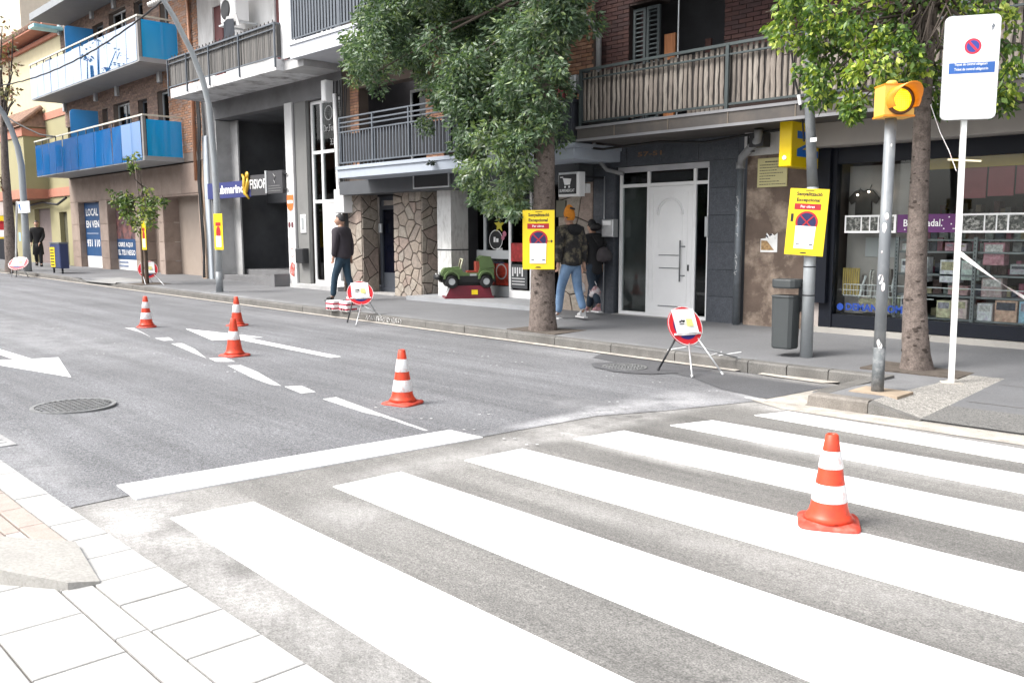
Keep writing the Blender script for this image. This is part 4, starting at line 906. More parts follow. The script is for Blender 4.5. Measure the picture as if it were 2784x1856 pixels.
t = thing('round_sticker', 'round black shop emblem sticker with white rim on the window', 'sticker', (cx,yp,1.4))
q = at(1347,652,FY)
part('disc', MB().disc((q.x,yp-0.002,q.z), X, Z, 0, 0.21, 32), m_black, t); part('rim', MB().disc((q.x,yp-0.004,q.z), X, Z, 0.195, 0.21, 32).box(q.x-0.07,q.x-0.01,yp-0.005,yp-0.003,q.z-0.05,q.z+0.06).box(q.x+0.01,q.x+0.08,yp-0.005,yp-0.003,q.z-0.05,q.z+0.03), m_white, t)
t = thing('pink_sticker', 'pink figure shaped sticker beside the yellow star on the window', 'sticker', (cx+0.2,yp,1.5))
q = at(1366,636,FY); part('print', MB().disc((q.x+0.05,yp-0.005,q.z), X, Z, 0, 0.06, 12).disc((q.x+0.0,yp-0.005,q.z-0.08), X, Z, 0, 0.05, 12), mat('print_pink', (0.45,0.15,0.22), rough=0.5), t)
t = thing('opening_hours_sign', 'white lettered opening hours sign on the white shop door', 'sign', (a3,FY-0.1,0.4))
part('plate', MB().box(a2+0.09,a3+0.12,FY-0.085,FY-0.081,0.22,0.72), mat('plate_dark', (0.08,0.085,0.09), rough=0.4), t)
mb = MB()
for k in range(5): mb.box(a2+0.13+0.07*k, a2+0.165+0.07*k, FY-0.089, FY-0.086, 0.47+0.06*(k%2), 0.66)
for k in range(3): mb.box(a2+0.12,a3+0.05,FY-0.088,FY-0.086,0.30+k*0.06,0.315+k*0.06)
part('lettering', mb, m_white, t)
t = poster(a2+0.09, a3+0.14, 0.78, 1.16, FY-0.085, (0.36,0.03,0.03), 'red label poster on the lower half of the white shop door', v=0.5)
mb = MB(); rr = random.Random(8)
for i in range(5):
    for j in range(6):
        x = a2+0.12+i*0.13; z = 1.32+j*0.155; mb.mat(rr.randrange(3)).box(x, x+0.09, FY+0.12, FY+0.2, z, z+0.09)
solo('jar_rack', mb, [colmat('jar_tan', (0.25,0.20,0.15)), colmat('jar_dark', (0.07,0.06,0.05)), colmat('jar_pale', (0.38,0.36,0.33))], 'rows of small goods racked behind the glass of the white shop door', 'rack', kind='stuff')
mb = MB(); x = a0+0.1
for (p, q, c) in ((a0+0.12,a1-0.06,0),(a1+0.05,a1+0.17,1)): mb.mat(c).box(p, q, FY+0.09, FY+0.1, wz+0.15, wt-0.1)
part('window_film', mb, [mat('film_brown', (0.055,0.045,0.042), rough=0.3, var=0.5, scale=5), mat('film_grey', (0.15,0.15,0.15), rough=0.4, var=0.5, scale=30)], bB)
# projecting lit box sign
q0, q1 = at(1515,470,11.3), at(1571,533,11.3)
t = thing('light_box_sign', 'white framed black box sign with a shopping cart, jutting out by the stone wall', 'sign', (q0.x,11.3,q1.z))
part('housing', MB().bbox(q0.x, q1.x, 11.3, 11.48, q1.z, q0.z, 0.035), m_white, t)
part('face', MB().box(q0.x+0.045, q1.x-0.035, 11.292, 11.30, q1.z+0.04, q0.z-0.04), m_black, t)
w = q1.x-q0.x; cx = (q0.x+q1.x)/2; zz = (q0.z+q1.z)/2
mb = MB().poly([(cx-0.10,11.288,zz+0.11),(cx+0.10,11.288,zz+0.09),(cx+0.07,11.288,zz-0.01),(cx-0.06,11.288,zz-0.01)]).box(cx-0.16,cx-0.09,11.287,11.289,zz+0.115,zz+0.13).disc((cx-0.045,11.288,zz-0.045), X, Z, 0, 0.02, 12).disc((cx+0.05,11.288,zz-0.045), X, Z, 0, 0.02, 12)
mb.text('SUPERMERCAT', (q0.x+0.07,11.288,q1.z+0.075), X, Z, w-0.14, 0.05, bold=0.01)
part('cart_and_lettering', mb, m_white, t)
part('bracket', MB().box(q1.x-0.06,q1.x-0.02,11.48,12.05,q0.z-0.1,q0.z-0.06), m_black, t)
part('cable_run', MB().tube([at(1520,395,11.6),at(1560,420,11.6),at(1575,500,11.7),at(1600,510,11.9)],0.02,6).tube([at(1545,300,11.2),at(1566,330,11.2),at(1560,380,11.3),at(1590,420,11.5)],0.03,6).tube([at(1568,250,10.9),at(1558,300,11),at(1572,360,11)],0.02,6), m_cable, bB)
part('junction_box', MB().box(at(1585,0+505,11.7).x,at(1600,505,11.7).x,11.65,11.75,at(1590,525,11.7).z,at(1590,500,11.7).z), m_white, bB)
part('small_window', MB().box(at(1515,560,12).x,at(1540,560,12).x,11.97,12.0,at(1525,590,12).z,at(1525,545,12).z), mat('window_dull', (0.12,0.12,0.09), rough=0.3), bB)
part('wall_bell_box', MB().bbox(-10.0,-9.86,10.9,11.1,3.66,3.93,0.02), m_alu, bB)
# ------------------------------------------------------------------ C: grey rendered building with the garage recess
bC = thing('apartment_building', 'grey rendered building with a dark garage recess under a slatted grey balcony', 'building', (-22,12,0))
gx0, gx1 = -25.25, -21.13
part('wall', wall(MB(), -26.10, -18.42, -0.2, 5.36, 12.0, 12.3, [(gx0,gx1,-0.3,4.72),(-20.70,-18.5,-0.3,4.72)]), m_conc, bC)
part('pillar', MB().bbox(-21.12, -20.74, 11.96, 12.1, -0.1, 4.75, 0.01), mat('pillar_white', (0.62,0.62,0.62), rough=0.8, var=0.06, stain=(0.35,0.34,0.33), stain_amt=0.5, sscale=1.5, stretch=(1,1,0.5)), bC)
part('pillar_left', MB().bbox(-26.06, -25.75, 11.94, 12.1, -0.1, 4.3, 0.02), mat('pillar_pale_blue', (0.42,0.46,0.50), rough=0.7, var=0.08), bC)
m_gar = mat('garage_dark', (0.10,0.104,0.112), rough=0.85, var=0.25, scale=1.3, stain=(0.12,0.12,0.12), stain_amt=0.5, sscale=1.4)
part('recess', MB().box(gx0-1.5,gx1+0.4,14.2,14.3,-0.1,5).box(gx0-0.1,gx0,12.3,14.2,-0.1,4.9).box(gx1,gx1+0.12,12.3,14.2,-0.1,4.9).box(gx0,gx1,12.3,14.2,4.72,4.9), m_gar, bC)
part('jamb_panel', MB().box(gx0+0.01,gx0+0.05,12.0,12.5,-0.05,4.7).box(gx0+0.05,gx0+0.5,12.45,12.5,-0.05,4.7), m_concl, bC)
part('roller_box', MB().box(gx0,gx1,13.6,14.2,2.3,2.9), m_gar, bC)
part('step', MB().box(gx0,gx1,12.05,12.6,-0.2,0.14), m_conc, bC); part('step', MB().box(gx0,gx1,12.6,14.2,-0.2,0.30), m_conc, bC)
part('ramp_kerb', MB().add([(-22.2,11.5,-0.2),(-21.1,11.5,-0.2),(-21.1,12.05,-0.2),(-22.2,12.05,-0.2),(-22.2,11.5,0.02),(-21.1,11.5,0.30),(-21.1,12.05,0.30),(-22.2,12.05,0.02)], [(0,3,2,1),(4,5,6,7),(0,1,5,4),(1,2,6,5),(2,3,7,6),(3,0,4,7)]), m_conc, bC)
w_ = frame(bC, gx1-0.42, gx1-0.02, 2.9, 4.5, 12.9, 0.07, 0.05, m_alu, 'window_frame', bars=(3.6,)); pane(w_, gx1-0.36, gx1-0.08, 2.96, 4.44, 12.93, m_glassd)
# the long sign over the garage
t = thing('shop_sign', 'long blue and charcoal sign over the garage recess with a golden figure between its words', 'sign', (-24,11.9,2.42))
s0, s1, s2 = at(566,520,11.9), at(690,500,11.9), at(727,495,11.9)
part('blue_board', MB().box(s0.x, s1.x-0.15, 11.88, 11.98, 2.40, 2.86), mat('sign_blue', (0.035,0.045,0.17), rough=0.4, var=0.05), t)
part('grey_board', MB().box(s1.x-0.15, s2.x, 11.88, 11.98, 2.42, 2.98), mat('sign_charcoal', (0.055,0.055,0.06), rough=0.4, var=0.05), t)
part('divider', MB().box(s2.x-0.03, s2.x+0.06, 11.84, 11.98, 2.46, 3.06), m_alu, t)
part('side_board', MB().box(s2.x+0.06, -21.15, 11.86, 11.96, 2.44, 3.04), mat('sign_charcoal', (0.055,0.055,0.06)), t)
part('lettering', MB().text('submarino', (at(587,520,11.87).x,11.87,2.52), X, Z, at(663,500,11.87).x-at(587,520,11.87).x, 0.25, bold=0.035), m_white, t)
part('lettering', MB().text('FISIOP', (at(679,500,11.87).x,11.87,2.60), X, Z, at(723,490,11.87).x-at(679,500,11.87).x, 0.26, bold=0.012), m_white, t)
gx = at(672,505,11.87).x; mb = MB()
mb.tube([(gx-0.22,11.84,3.02),(gx-0.05,11.82,2.92),(gx-0.10,11.82,2.70),(gx-0.06,11.82,2.50),(gx+0.14,11.84,2.34)],[0.03,0.055,0.05,0.055,0.025],10)
mb.tube([(gx+0.10,11.84,2.92),(gx+0.12,11.82,2.78),(gx+0.06,11.82,2.60),(gx-0.02,11.84,2.46)],[0.02,0.05,0.05,0.02],10)
mb.lathe([(0.01,-0.02),(0.09,-0.01),(0.09,0.02),(0.01,0.03)], (gx+0.06,11.84,3.0), 20, 'y')
part('gold_figure', mb, mat('gold_letter', (0.65,0.42,0.05), rough=0.3, metal=0.3), t, smooth=True)
sx_ = (s2.x-21.1)/2
mb = MB().tube([(sx_-0.05,11.85,2.96),(sx_+0.05,11.85,2.88),(sx_-0.03,11.85,2.80),(sx_+0.05,11.85,2.70)],0.012,6)
for k in range(3):
    x = s2.x+0.14
    while x < -21.28: w = rs.uniform(.02,.05); mb.box(x, x+w, 11.852, 11.857, 2.63-k*0.065, 2.65-k*0.065); x += w+0.015
part('small_lettering', mb, mat('sign_faint', (0.22,0.22,0.22), rough=0.5), t)
part('bracket', MB().box(-21.15,-21.0,11.9,11.93,2.92,2.95).box(-21.15,-21.0,11.9,11.93,2.52,2.55), m_black, t)
# things stuck on the white pillar
m_or = mat('sticker_orange', (0.65,0.16,0.03), rough=0.5)
t = thing('orange_tag_sign', 'orange round-ended sticker high on the white pillar', 'sticker', (-20.93,11.95,2.1))
part('patch', MB().box(-21.10,-20.78,11.948,11.955,2.12,2.38).disc((-20.94,11.95,2.12), X, Z, 0, 0.155, 24), m_or, t); part('print_band', MB().box(-21.08,-20.80,11.944,11.947,2.16,2.24), m_white, t)
t = thing('pair_of_stickers', 'two small dark red oval stickers on the white pillar', 'sticker', (-20.93,11.95,1.6)); part('ovals', MB().disc((-21.02,11.95,1.60), X, Z, 0, 0.08, 16, 0.6).disc((-20.87,11.95,1.60), X, Z, 0, 0.08, 16, 0.6), mat('sticker_maroon', (0.14,0.03,0.04), rough=0.5), t)
t = thing('ring_sticker', 'faint red ring sticker low on the white pillar', 'sticker', (-20.93,11.95,0.85)); part('ring', MB().disc((-20.92,11.95,0.86), X, Z, 0.10, 0.115, 24, 0.85), mat('sticker_red', (0.5,0.1,0.08), rough=0.5), t)
t = thing('torn_bill', 'torn red and white bill at the foot of the white pillar', 'poster', (-20.93,11.95,0.35)); part('scrap', MB().poly([(-21.06,11.95,0.30),(-20.85,11.95,0.22),(-20.80,11.95,0.55),(-20.95,11.95,0.62),(-21.05,11.95,0.5)]), mat('bill_red', (0.42,0.08,0.06), rough=0.7, var=0.5, scale=20, stain=(0.7,0.7,0.7), stain_amt=0.8, sscale=14), t)
# tall white entrance of C
ex0, ex1 = -20.12, -18.50
ef = frame(bC, ex0, ex1, 0.06, 4.70, 12.15, 0.08, 0.06, m_white, 'door_frame', sill=0.1, mull=(-19.62,), bars=(3.42,2.18))
for (p, q) in ((ex0+0.08,-19.66),(-19.58,ex1-0.08)):
    pane(ef, p, q, 3.47, 4.62, 12.18, m_glass); pane(ef, p, q, 2.23, 3.37, 12.18, m_glass)
pane(ef, ex0+0.08, -19.66, 0.2, 2.13, 12.18, m_glassd)
part('door', MB().bbox(-19.57, ex1-0.02, 12.13, 12.2, 0.10, 2.12, 0.015), m_white, bC)
part('door_moulding', MB().disc((-19.05,12.125,1.75), X, Z, 0.17, 0.185, 24), m_concl, bC)
part('inner_hall', MB().box(ex0-0.4,ex1+0.2,13.6,13.7,0,4.8).box(ex0-0.45,ex0-0.4,12.3,13.7,0,4.8), mat('hall_tan', (0.23,0.19,0.17), rough=0.8, var=0.2), bC)
part('hall_lettering', MB().text('Dr.Ferran', (-19.50,12.138,3.90), X, Z, 0.75, 0.17).text('33', (-19.2,12.138,3.56), X, Z, 0.16, 0.16), m_concl, bC)
part('fan_light', MB().disc((-19.25,12.138,4.35), X, Z, 0.16, 0.18, 24), m_concl, bC)
part('jamb', MB().box(-20.74,-20.15,12.02,12.12,-0.1,4.72), mat('jamb_grey', (0.19,0.19,0.185), rough=0.85, var=0.1, stain=(0.12,0.12,0.115), stain_amt=0.4), bC)
part('door_step', MB().box(-20.74,-18.45,11.75,12.3,-0.2,0.06), m_concl, bC)
part('intercom', MB().bbox(-20.52,-20.26,11.99,12.02,1.38,1.86,0.01), m_white, bC); part('intercom_face', MB().box(-20.46,-20.34,11.983,11.99,1.46,1.78), mat('plate_grey', (0.3,0.32,0.33), rough=0.4), bC)
part('mail_box', MB().bbox(-20.58,-20.20,11.84,12.02,0.60,0.98,0.02), m_black, bC)
part('meter_box', MB().bbox(-18.46,-18.05,11.72,12.0,1.86,2.42,0.02), m_white, bC)
part('conduit_box', MB().bbox(-18.95,-18.76,11.75,11.98,4.55,5.05,0.02), m_white, bC)
mb = MB()
for k in range(7):
    x = -18.62+k*0.09; mb.tube([(x,11.92+rs.uniform(-.03,.03),5.0),(x+rs.uniform(-.05,.05),11.9,4.2),(x+rs.uniform(-.06,.06),11.9,3.4),(x+rs.uniform(-.05,.05),11.92,2.6)],0.014,6)
part('cable_bundle', mb, m_cable, bC); part('white_pipe', MB().tube([(-18.55,11.88,4.7),(-18.5,11.88,2.9),(-18.42,11.88,0.2)],0.05,10), m_white, bC, smooth=True)
part('rust_pipe', MB().tube([(-18.32,11.9,2.4),(-18.32,11.9,-0.05)],0.035,8), mat('pipe_brown', (0.10,0.08,0.07), rough=0.7), bC)
# upper floor and balcony of C
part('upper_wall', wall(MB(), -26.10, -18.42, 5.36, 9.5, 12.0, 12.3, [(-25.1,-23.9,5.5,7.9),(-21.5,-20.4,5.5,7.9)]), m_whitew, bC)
part('shutter', MB().box(-25.1,-24.6,12.05,12.1,5.5,7.9), mat('shutter_maroon', (0.13,0.035,0.035), rough=0.6, var=0.15), bC); part('shutter', MB().box(-21.5,-21.0,12.05,12.1,5.5,7.9), MATS['shutter_maroon'], bC)
part('upper_window', MB().box(-24.6,-23.9,12.1,12.15,5.5,7.9).box(-21.0,-20.4,12.1,12.15,5.5,7.9), mat('window_pale', (0.55,0.55,0.57), rough=0.4, var=0.1), bC)
part('white_screen', MB().box(-19.4,-18.5,10.95,11.0,5.5,8.2), m_whitew, bC)
sx0, sx1 = -25.45, -19.36
part('balcony_slab', MB().box(sx0, sx1, 10.8, 12.0, 5.24, 5.50), m_slabw, bC)
part('soffit', MB().add([(sx1,10.8,5.24),(sx1,10.8,5.5),(-16.95,12.0,4.93),(-16.95,12.0,5.3),(sx1,12.0,5.24),(sx1,12.0,5.5)], [(0,2,3,1),(0,4,2),(1,3,5)]), m_concl, bC) if 0 else None
part('slab_return', MB().box(sx1, -18.45, 11.0, 12.0, 5.24, 5.48), m_concl, bC)
m_wick = [mat('slat_grey_a', (0.115,0.11,0.105), rough=0.85, var=0.3, scale=8, stretch=(20,20,1)), mat('slat_grey_b', (0.085,0.083,0.08), rough=0.85, var=0.3, scale=8, stretch=(20,20,1)), mat('slat_grey_c', (0.145,0.138,0.13), rough=0.85, var=0.3, scale=8, stretch=(20,20,1))]
rl = part('balcony_railing', MB().box(sx0-0.1,sx1,10.78,10.82,6.30,6.34).box(sx0-0.1,sx1,10.78,10.82,6.18,6.20).box(sx0-0.1,sx1,10.78,10.82,5.54,5.57).box(sx1-0.03,sx1,10.82,12,6.30,6.34).box(sx1-0.03,sx1,10.82,12,5.54,5.57), m_bluerail, bC)
sl_ = [mesh_of('slat', MB().box(-w_/2, w_/2, -0.008, 0.008, 0, 0.76), m) for m in m_wick for w_ in (0.05, 0.065)]
x = sx0-0.06
while x < sx1-0.02: inst('slat', random.choice(sl_), (x,10.84+random.uniform(-.006,.006),5.555), rl, scale=(1,1,random.uniform(.98,1.05))); x += 0.072
y = 10.9
while y < 12.0: inst('slat', random.choice(sl_), (sx1-0.01,y,5.555), rl, rot=(0,0,pi/2), scale=(1.6,1,random.uniform(1,1.1))); y += 0.1
for xp in (sx0-0.1, -24.3, -22.9, -21.2, sx1-0.02): part('post', MB().box(xp, xp+0.035, 10.76, 10.80, 5.30, 6.34), m_bluerail, rl)
mb = MB()
for k in range(30): x = sx0+0.1+k*0.2; mb.tube([(x,10.84,6.34),(x+0.02,10.84,6.42),(x+0.06,10.84,6.35)],0.012,5)
part('climbing_stems', mb, mat('stem_dark', (0.05,0.045,0.04), rough=0.9), rl, kind='stuff')
part('awning_roof', [q for q in [MB()] if [q.tube([(-26.6+k*0.16,10.75,8.05-0.02),(-26.6+k*0.16,12.0,8.6)],0.07,8) for k in range(36)]][0], mat('awning_pale', (0.60,0.58,0.55), rough=0.6, var=0.08), bC, smooth=True)
t = thing('air_conditioner', 'grey outdoor air conditioner unit on a bracket above the grey balcony', 'air conditioner', (-22.4,11.4,7.0))
q = at(622,10,11.4)
part('casing', MB().bbox(q.x-0.42,q.x+0.42,11.35,11.75,7.02,7.68,0.03), m_white, t); part('fan_grille', MB().lathe([(0.25,0),(0.25,-0.02),(0.22,-0.03),(0.02,-0.03)], (q.x-0.1,11.35,7.34), 24, 'y'), m_black, t, smooth=True)
part('bracket', MB().box(q.x-0.45,q.x-0.40,11.35,12.0,6.95,7.0).box(q.x+0.4,q.x+0.45,11.35,12.0,6.95,7.0).box(q.x-0.5,q.x+0.5,11.33,11.37,6.96,7.0), m_alu, t)
t = thing('hanging_laundry', 'dark grey cloth hanging over the slatted balcony rail', 'laundry', (-22.9,11.2,6.2))
q0 = at(606,62,11.2); q1 = at(640,95,11.2)
part('cloth', MB().add([(q0.x,11.2,q1.z-0.25),(q0.x+0.15,11.17,q1.z-0.25),(q1.x,11.2,q1.z-0.25),(q0.x+0.04,11.2,q0.z),(q0.x+0.2,11.22,q0.z+0.06),(q1.x-0.06,11.2,q0.z)], [(0,1,4,3),(1,2,5,4)]), mat('cloth_slate', (0.025,0.03,0.04), rough=0.9), t)
part('hanger_cloth', MB().poly([(q0.x-0.05,11.25,q0.z-0.05),(q1.x+0.15,11.25,q0.z-0.2),(q1.x-0.02,11.25,q0.z+0.14),(q0.x+0.1,11.25,q0.z+0.14)], (0,0.02,0)), m_concl, t)
# ------------------------------------------------------------------ D: brick building with blue glass balconies
bD = thing('apartment_building', 'brick building with bright blue glass balconies over a sandstone ground floor', 'building', (-32,12,0))
DX0, DX1 = -38.7, -26.15
m_bb = [mat('brick_brown', (0.235,0.16,0.125), rough=0.85, var=0.2, scale=9), mat('brick_brown_b', (0.28,0.19,0.15), rough=0.85, var=0.2, scale=9), mat('brick_brown_c', (0.19,0.13,0.105), rough=0.85, var=0.2, scale=9), mat('brick_orange', (0.3,0.155,0.09))]
def opD(u0, u1, v0, zt, zb): 
    return (at(u0, v0, 12).x, at(u1, v0, 12).x, zb, zt)
o1 = [opD(169,191,330,5.65,3.7), opD(212,226,320,5.80,3.7), opD(275,290,290,5.95,3.7), opD(305,350,270,6.0,3.7), opD(372,397,260,5.9,3.7), opD(425,455,250,6.0,3.7)]
o2 = [opD(159,181,110,8.7,6.7), opD(200,213,95,8.8,6.7), opD(248,278,60,9.0,6.7), opD(293,340,40,9.15,6.7), opD(362,386,20,9.1,6.7), opD(432,455,30,9.1,6.7)]
opsD = o1+o2
part('wall', wall(MB(), DX0, DX1, 3.55, 9.55, 12.03, 12.35, opsD), mat('mortar_brown', (0.20,0.16,0.135), rough=0.95, var=0.1), bD)
bricks(bD, -28.9, DX1, 3.9, 9.5, 12.03, m_bb[1:2]+m_bb[3:]+m_bb[3:], opsD, L=0.26, H=0.075, J=0.016, limit=290)  # oranger mix: brighter daylight past the balconies put into the brick colour
bricks(bD, DX0, -28.9, 3.9, 9.5, 12.03, m_bb[:3], opsD, L=0.26, H=0.075, J=0.014, limit=0)  # grey-brown mix: shade under the overhang put into the brick colour
part('downpipe', MB().tube([(-26.6,11.95,3.0),(-26.6,11.95,9.4)],0.05,10), mat('pipe_copper', (0.40,0.20,0.12), rough=0.6, var=0.15), bD, smooth=True)
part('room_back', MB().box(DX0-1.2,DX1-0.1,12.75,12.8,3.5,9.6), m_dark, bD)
for i, o in enumerate(opsD):
    if o[1]-o[0] < 0.25: continue
    f_ = frame(bD, o[0]+0.02, o[1]-0.02, o[2]+0.15, o[3]-0.02, 12.18, 0.05, 0.05, m_alu if i % 6 in (3,5) else m_bluerail, 'window', mull=((o[0]+o[1])/2,) if o[1]-o[0] > 0.9 else ())
    pane(f_, o[0]+0.06, o[1]-0.06, o[2]+0.2, o[3]-0.08, 12.21, m_glassd)
me = mesh_of('wall_lamp', MB().bbox(-0.09, 0.09, -0.12, 0, 0, 0.48, 0.02), m_alu)
for (u, v) in ((262,258),(178,288),(320,243),(436,205),(251,34),(164,80),(311,5)):
    q = at(u, v, 12); inst('wall_lamp', me, (q.x, 12.02, q.z-0.24), bD)
part('roof_overhang', MB().box(-37.9,DX1,10.72,12.4,9.5,9.75), mat('roof_grey', (0.27,0.285,0.30), rough=0.7, var=0.05), bD)
for (zs, zr) in ((3.62, 5.0), (6.58, 7.93)):
    bl = part('balcony_slab', MB().box(-38.55,-27.58,10.80,12.03,zs,zs+0.14), mat('balcony_grey', (0.30,0.31,0.32), rough=0.7, var=0.06), bD)
    part('handrail', MB().box(-38.6,-27.55,10.77,10.82,zr-0.03,zr+0.02).box(-27.60,-27.55,10.82,12.0,zr-0.03,zr+0.02), mat('rail_cream', (0.55,0.53,0.45), rough=0.5), bl)
    n = 13; w = (38.55-27.75)/n
    gp = mesh_of('glass_panel', MB().box(0.012, w-0.012, 0, 0.012, 0.03 if zs < 5 else 0.05, 1.20), m_blue if zs < 5 else m_bluem); ps = mesh_of('post', MB().box(-0.02,0.02,0,0.03,0.0,zr-zs), m_bluerail)
    for k in range(n): inst('glass_panel', gp, (-38.55+k*w, 10.79, zs), bl, rot=(radians(random.uniform(-.9,.9)), 0, radians(random.uniform(-.8,.8))))
    for k in range(n+1): inst('post', ps, (-38.55+k*w, 10.805, zs), bl)
    part('corner_post', MB().box(-27.72,-27.60,10.79,10.88,zs,zr-0.03), mat('post_grey', (0.22,0.215,0.21), rough=0.5), bl)
    part('side_panel', MB().box(-27.60,-27.585,10.90,12.0,zs+0.02,zs+1.25), m_blueside, bl)
    part('side_panel', MB().box(-38.56,-38.545,10.82,12.0,zs+0.02,zs+1.25), m_blueside, bl)
    q = at(222,300,11.2) if zs < 5 else at(212,90,11.2)
    x = -34.9; c = 0.12; y0, y1, z0, z1 = 11.0, 12.0, zs+0.14, zs+2.30
    pr = [(x,y1,z0),(x,y0,z0),(x,y0,z1-c),(x,y0+c*0.3,z1-c*0.3),(x,y0+c,z1),(x,y1,z1)]
    part('divider_panel', MB().poly(pr, (0.02,0,0)), m_bluediv, bD)
part('neighbour_awning', MB().box(-38.9,-38.2,10.95,12.0,9.38,9.50) , mat('awning_cyan', (0.35,0.70,0.78), rough=0.5), bD)
# sandstone ground floor
m_ss = [mat('sandstone_%d' % k, c, rough=0.85, var=0.12, scale=2.5, fine=0.08, fscale=60, stain=(0.17,0.125,0.10), stain_amt=0.35, sscale=2.0) for k, c in enumerate(((0.30,0.235,0.195),(0.275,0.21,0.175),(0.33,0.26,0.22)))]
xf = lambda u: at(u,640,12.0).x
opsG = [(xf(217),xf(273),-0.3,2.62),(xf(295),xf(367),-0.3,2.60),(xf(384),xf(431),-0.3,2.58),(xf(446),xf(543),-0.3,2.58)]
yd1, yd2, yd4 = 12*xf(217)/xf(234), 12*xf(295)/xf(318), 12*xf(446)/xf(489)
part('ground_wall', wall(MB(), DX0, DX1, -0.2, 3.62, 12.03, 12.3, opsG), m_ss[1], bD)
rnd = random.Random(12)
zz = [(-0.05,0.45),(0.45,1.1),(1.1,1.75),(1.75,2.64),(2.64,3.58)]
for (z0, z1) in zz:
    x = DX0
    cuts = sorted({DX0, DX1} | {o[0] for o in opsG} | {o[1] for o in opsG}) if z1 <= 2.65 else [DX0+1.55*k for k in range(9)]
    for a, b in zip(cuts[:-1], cuts[1:]):
        if z1 <= 2.65 and any(o[0]-1e-6 <= a and b <= o[1]+1e-6 for o in opsG): continue
        b = min(b, DX1)
        if b-a > 0.1: part('stone_slab', MB().bbox(a+0.006, b-0.006, 12.005, 12.03, z0+0.006, z1-0.006, 0.006), rnd.choice(m_ss), bD)
    # reveal stones on the left side of every opening (seen from the right)
    if z1 <= 2.65:
        for o in opsG: part('stone_slab', MB().box(o[0]-0.02, o[0]+0.012, 12.04, 12.95, z0+0.006, z1-0.006), rnd.choice(m_ss), bD); 
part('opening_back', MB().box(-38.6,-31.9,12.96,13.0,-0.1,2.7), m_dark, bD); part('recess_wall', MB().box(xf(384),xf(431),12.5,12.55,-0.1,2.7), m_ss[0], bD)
part('garage_door', MB().bbox(xf(446)+0.02,xf(543)+0.3,yd4,yd4+0.04,-0.05,2.6,0.01), mat('roller_tan', (0.34,0.28,0.235), rough=0.6, var=0.05), bD)
part('corner_post_stone', MB().bbox(-26.30,-26.02,11.90,12.0,-0.05,3.62,0.02), mat('corner_sand', (0.52,0.40,0.31), rough=0.8, var=0.12, stain=(0.6,0.3,0.12), stain_amt=0.4, sscale=2), bD)
mb = MB()
for k in range(5): mb.tube([(-26.12+rs.uniform(-.08,.08),11.88,6.2),(-26.0+rs.uniform(-.1,.1),11.86,4.6),(-26.15+rs.uniform(-.1,.1),11.86,3.0),(-26.05+rs.uniform(-.08,.08),11.84,1.4),(-26.05+rs.uniform(-.08,.08),11.82,0.02)],0.025,6)
part('cable_bundle', mb, m_cable, bD)
def window_banner(x0, x1, z0, z1, label, lines, blue_to, yb):
    t = thing('window_banner', label, 'banner', (x0,12.5,z0))
    part('sheet', MB().box(x0, x1, yb, yb+0.02, z0, blue_to), m_white, t); part('blue_print', MB().box(x0, x1, yb-0.008, yb, blue_to, z1), mat('banner_blue', (0.02,0.075,0.19), rough=0.5, var=0.08), t)
    mb = MB()
    for (s_, fx, z, w, h) in lines: mb.text(s_, (x0+fx, yb-0.014, z), X, Z, w, h, bold=0.03)
    part('lettering', mb, m_white, t)
    return t
b0 = xf(217)+0.02; b1 = at(275,640,yd1).x; W_ = b1-b0
t = window_banner(b0, b1, 0.02, 2.60, 'tall blue banner in the left window reading LOCAL EN VENDA 931 110', [('LOCAL',W_*.10,2.08,W_*.8,0.30),('EN VEN',W_*.08,1.62,W_*.86,0.28),('931 110',W_*.08,0.86,W_*.86,0.30)], 0.50, yd1)
mb = MB(); x = b0+W_*.1
while x < b1-W_*.15: w = rs.uniform(.04,.1); mb.box(x, x+w, yd1-0.014, yd1-0.01, 1.36, 1.42); x += w+0.02
part('small_lettering', mb, mat('banner_faint', (0.25,0.3,0.42), rough=0.5), t)
b0 = xf(295)+0.02; b1 = at(368,640,yd2).x; W_ = b1-b0
t = window_banner(b0, b1, 0.02, 1.18, 'shorter blue banner behind the small tree reading OBRE AQUI EL TEU NEGOCI', [('OBRE AQUI',W_*.05,0.86,W_*.8,0.20),('EL TEU NEGO',W_*.05,0.58,W_*.92,0.20)], 0.42, yd2)
part('upper_print', MB().box(b0, b1, yd2-0.008, yd2, 1.18, 2.3), mat('banner_picture', (0.09,0.06,0.07), rough=0.5, var=0.9, scale=4, stain=(0.4,0.15,0.12), stain_amt=0.8, sscale=2.5), t)
mb = MB(); 
for z in (0.28,0.14): mb.box(b0+0.1, b0+0.1+W_*.5, yd2-0.014, yd2-0.01, z, z+0.07)
part('small_lettering', mb, mat('banner_faint', (0.25,0.3,0.42)), t)
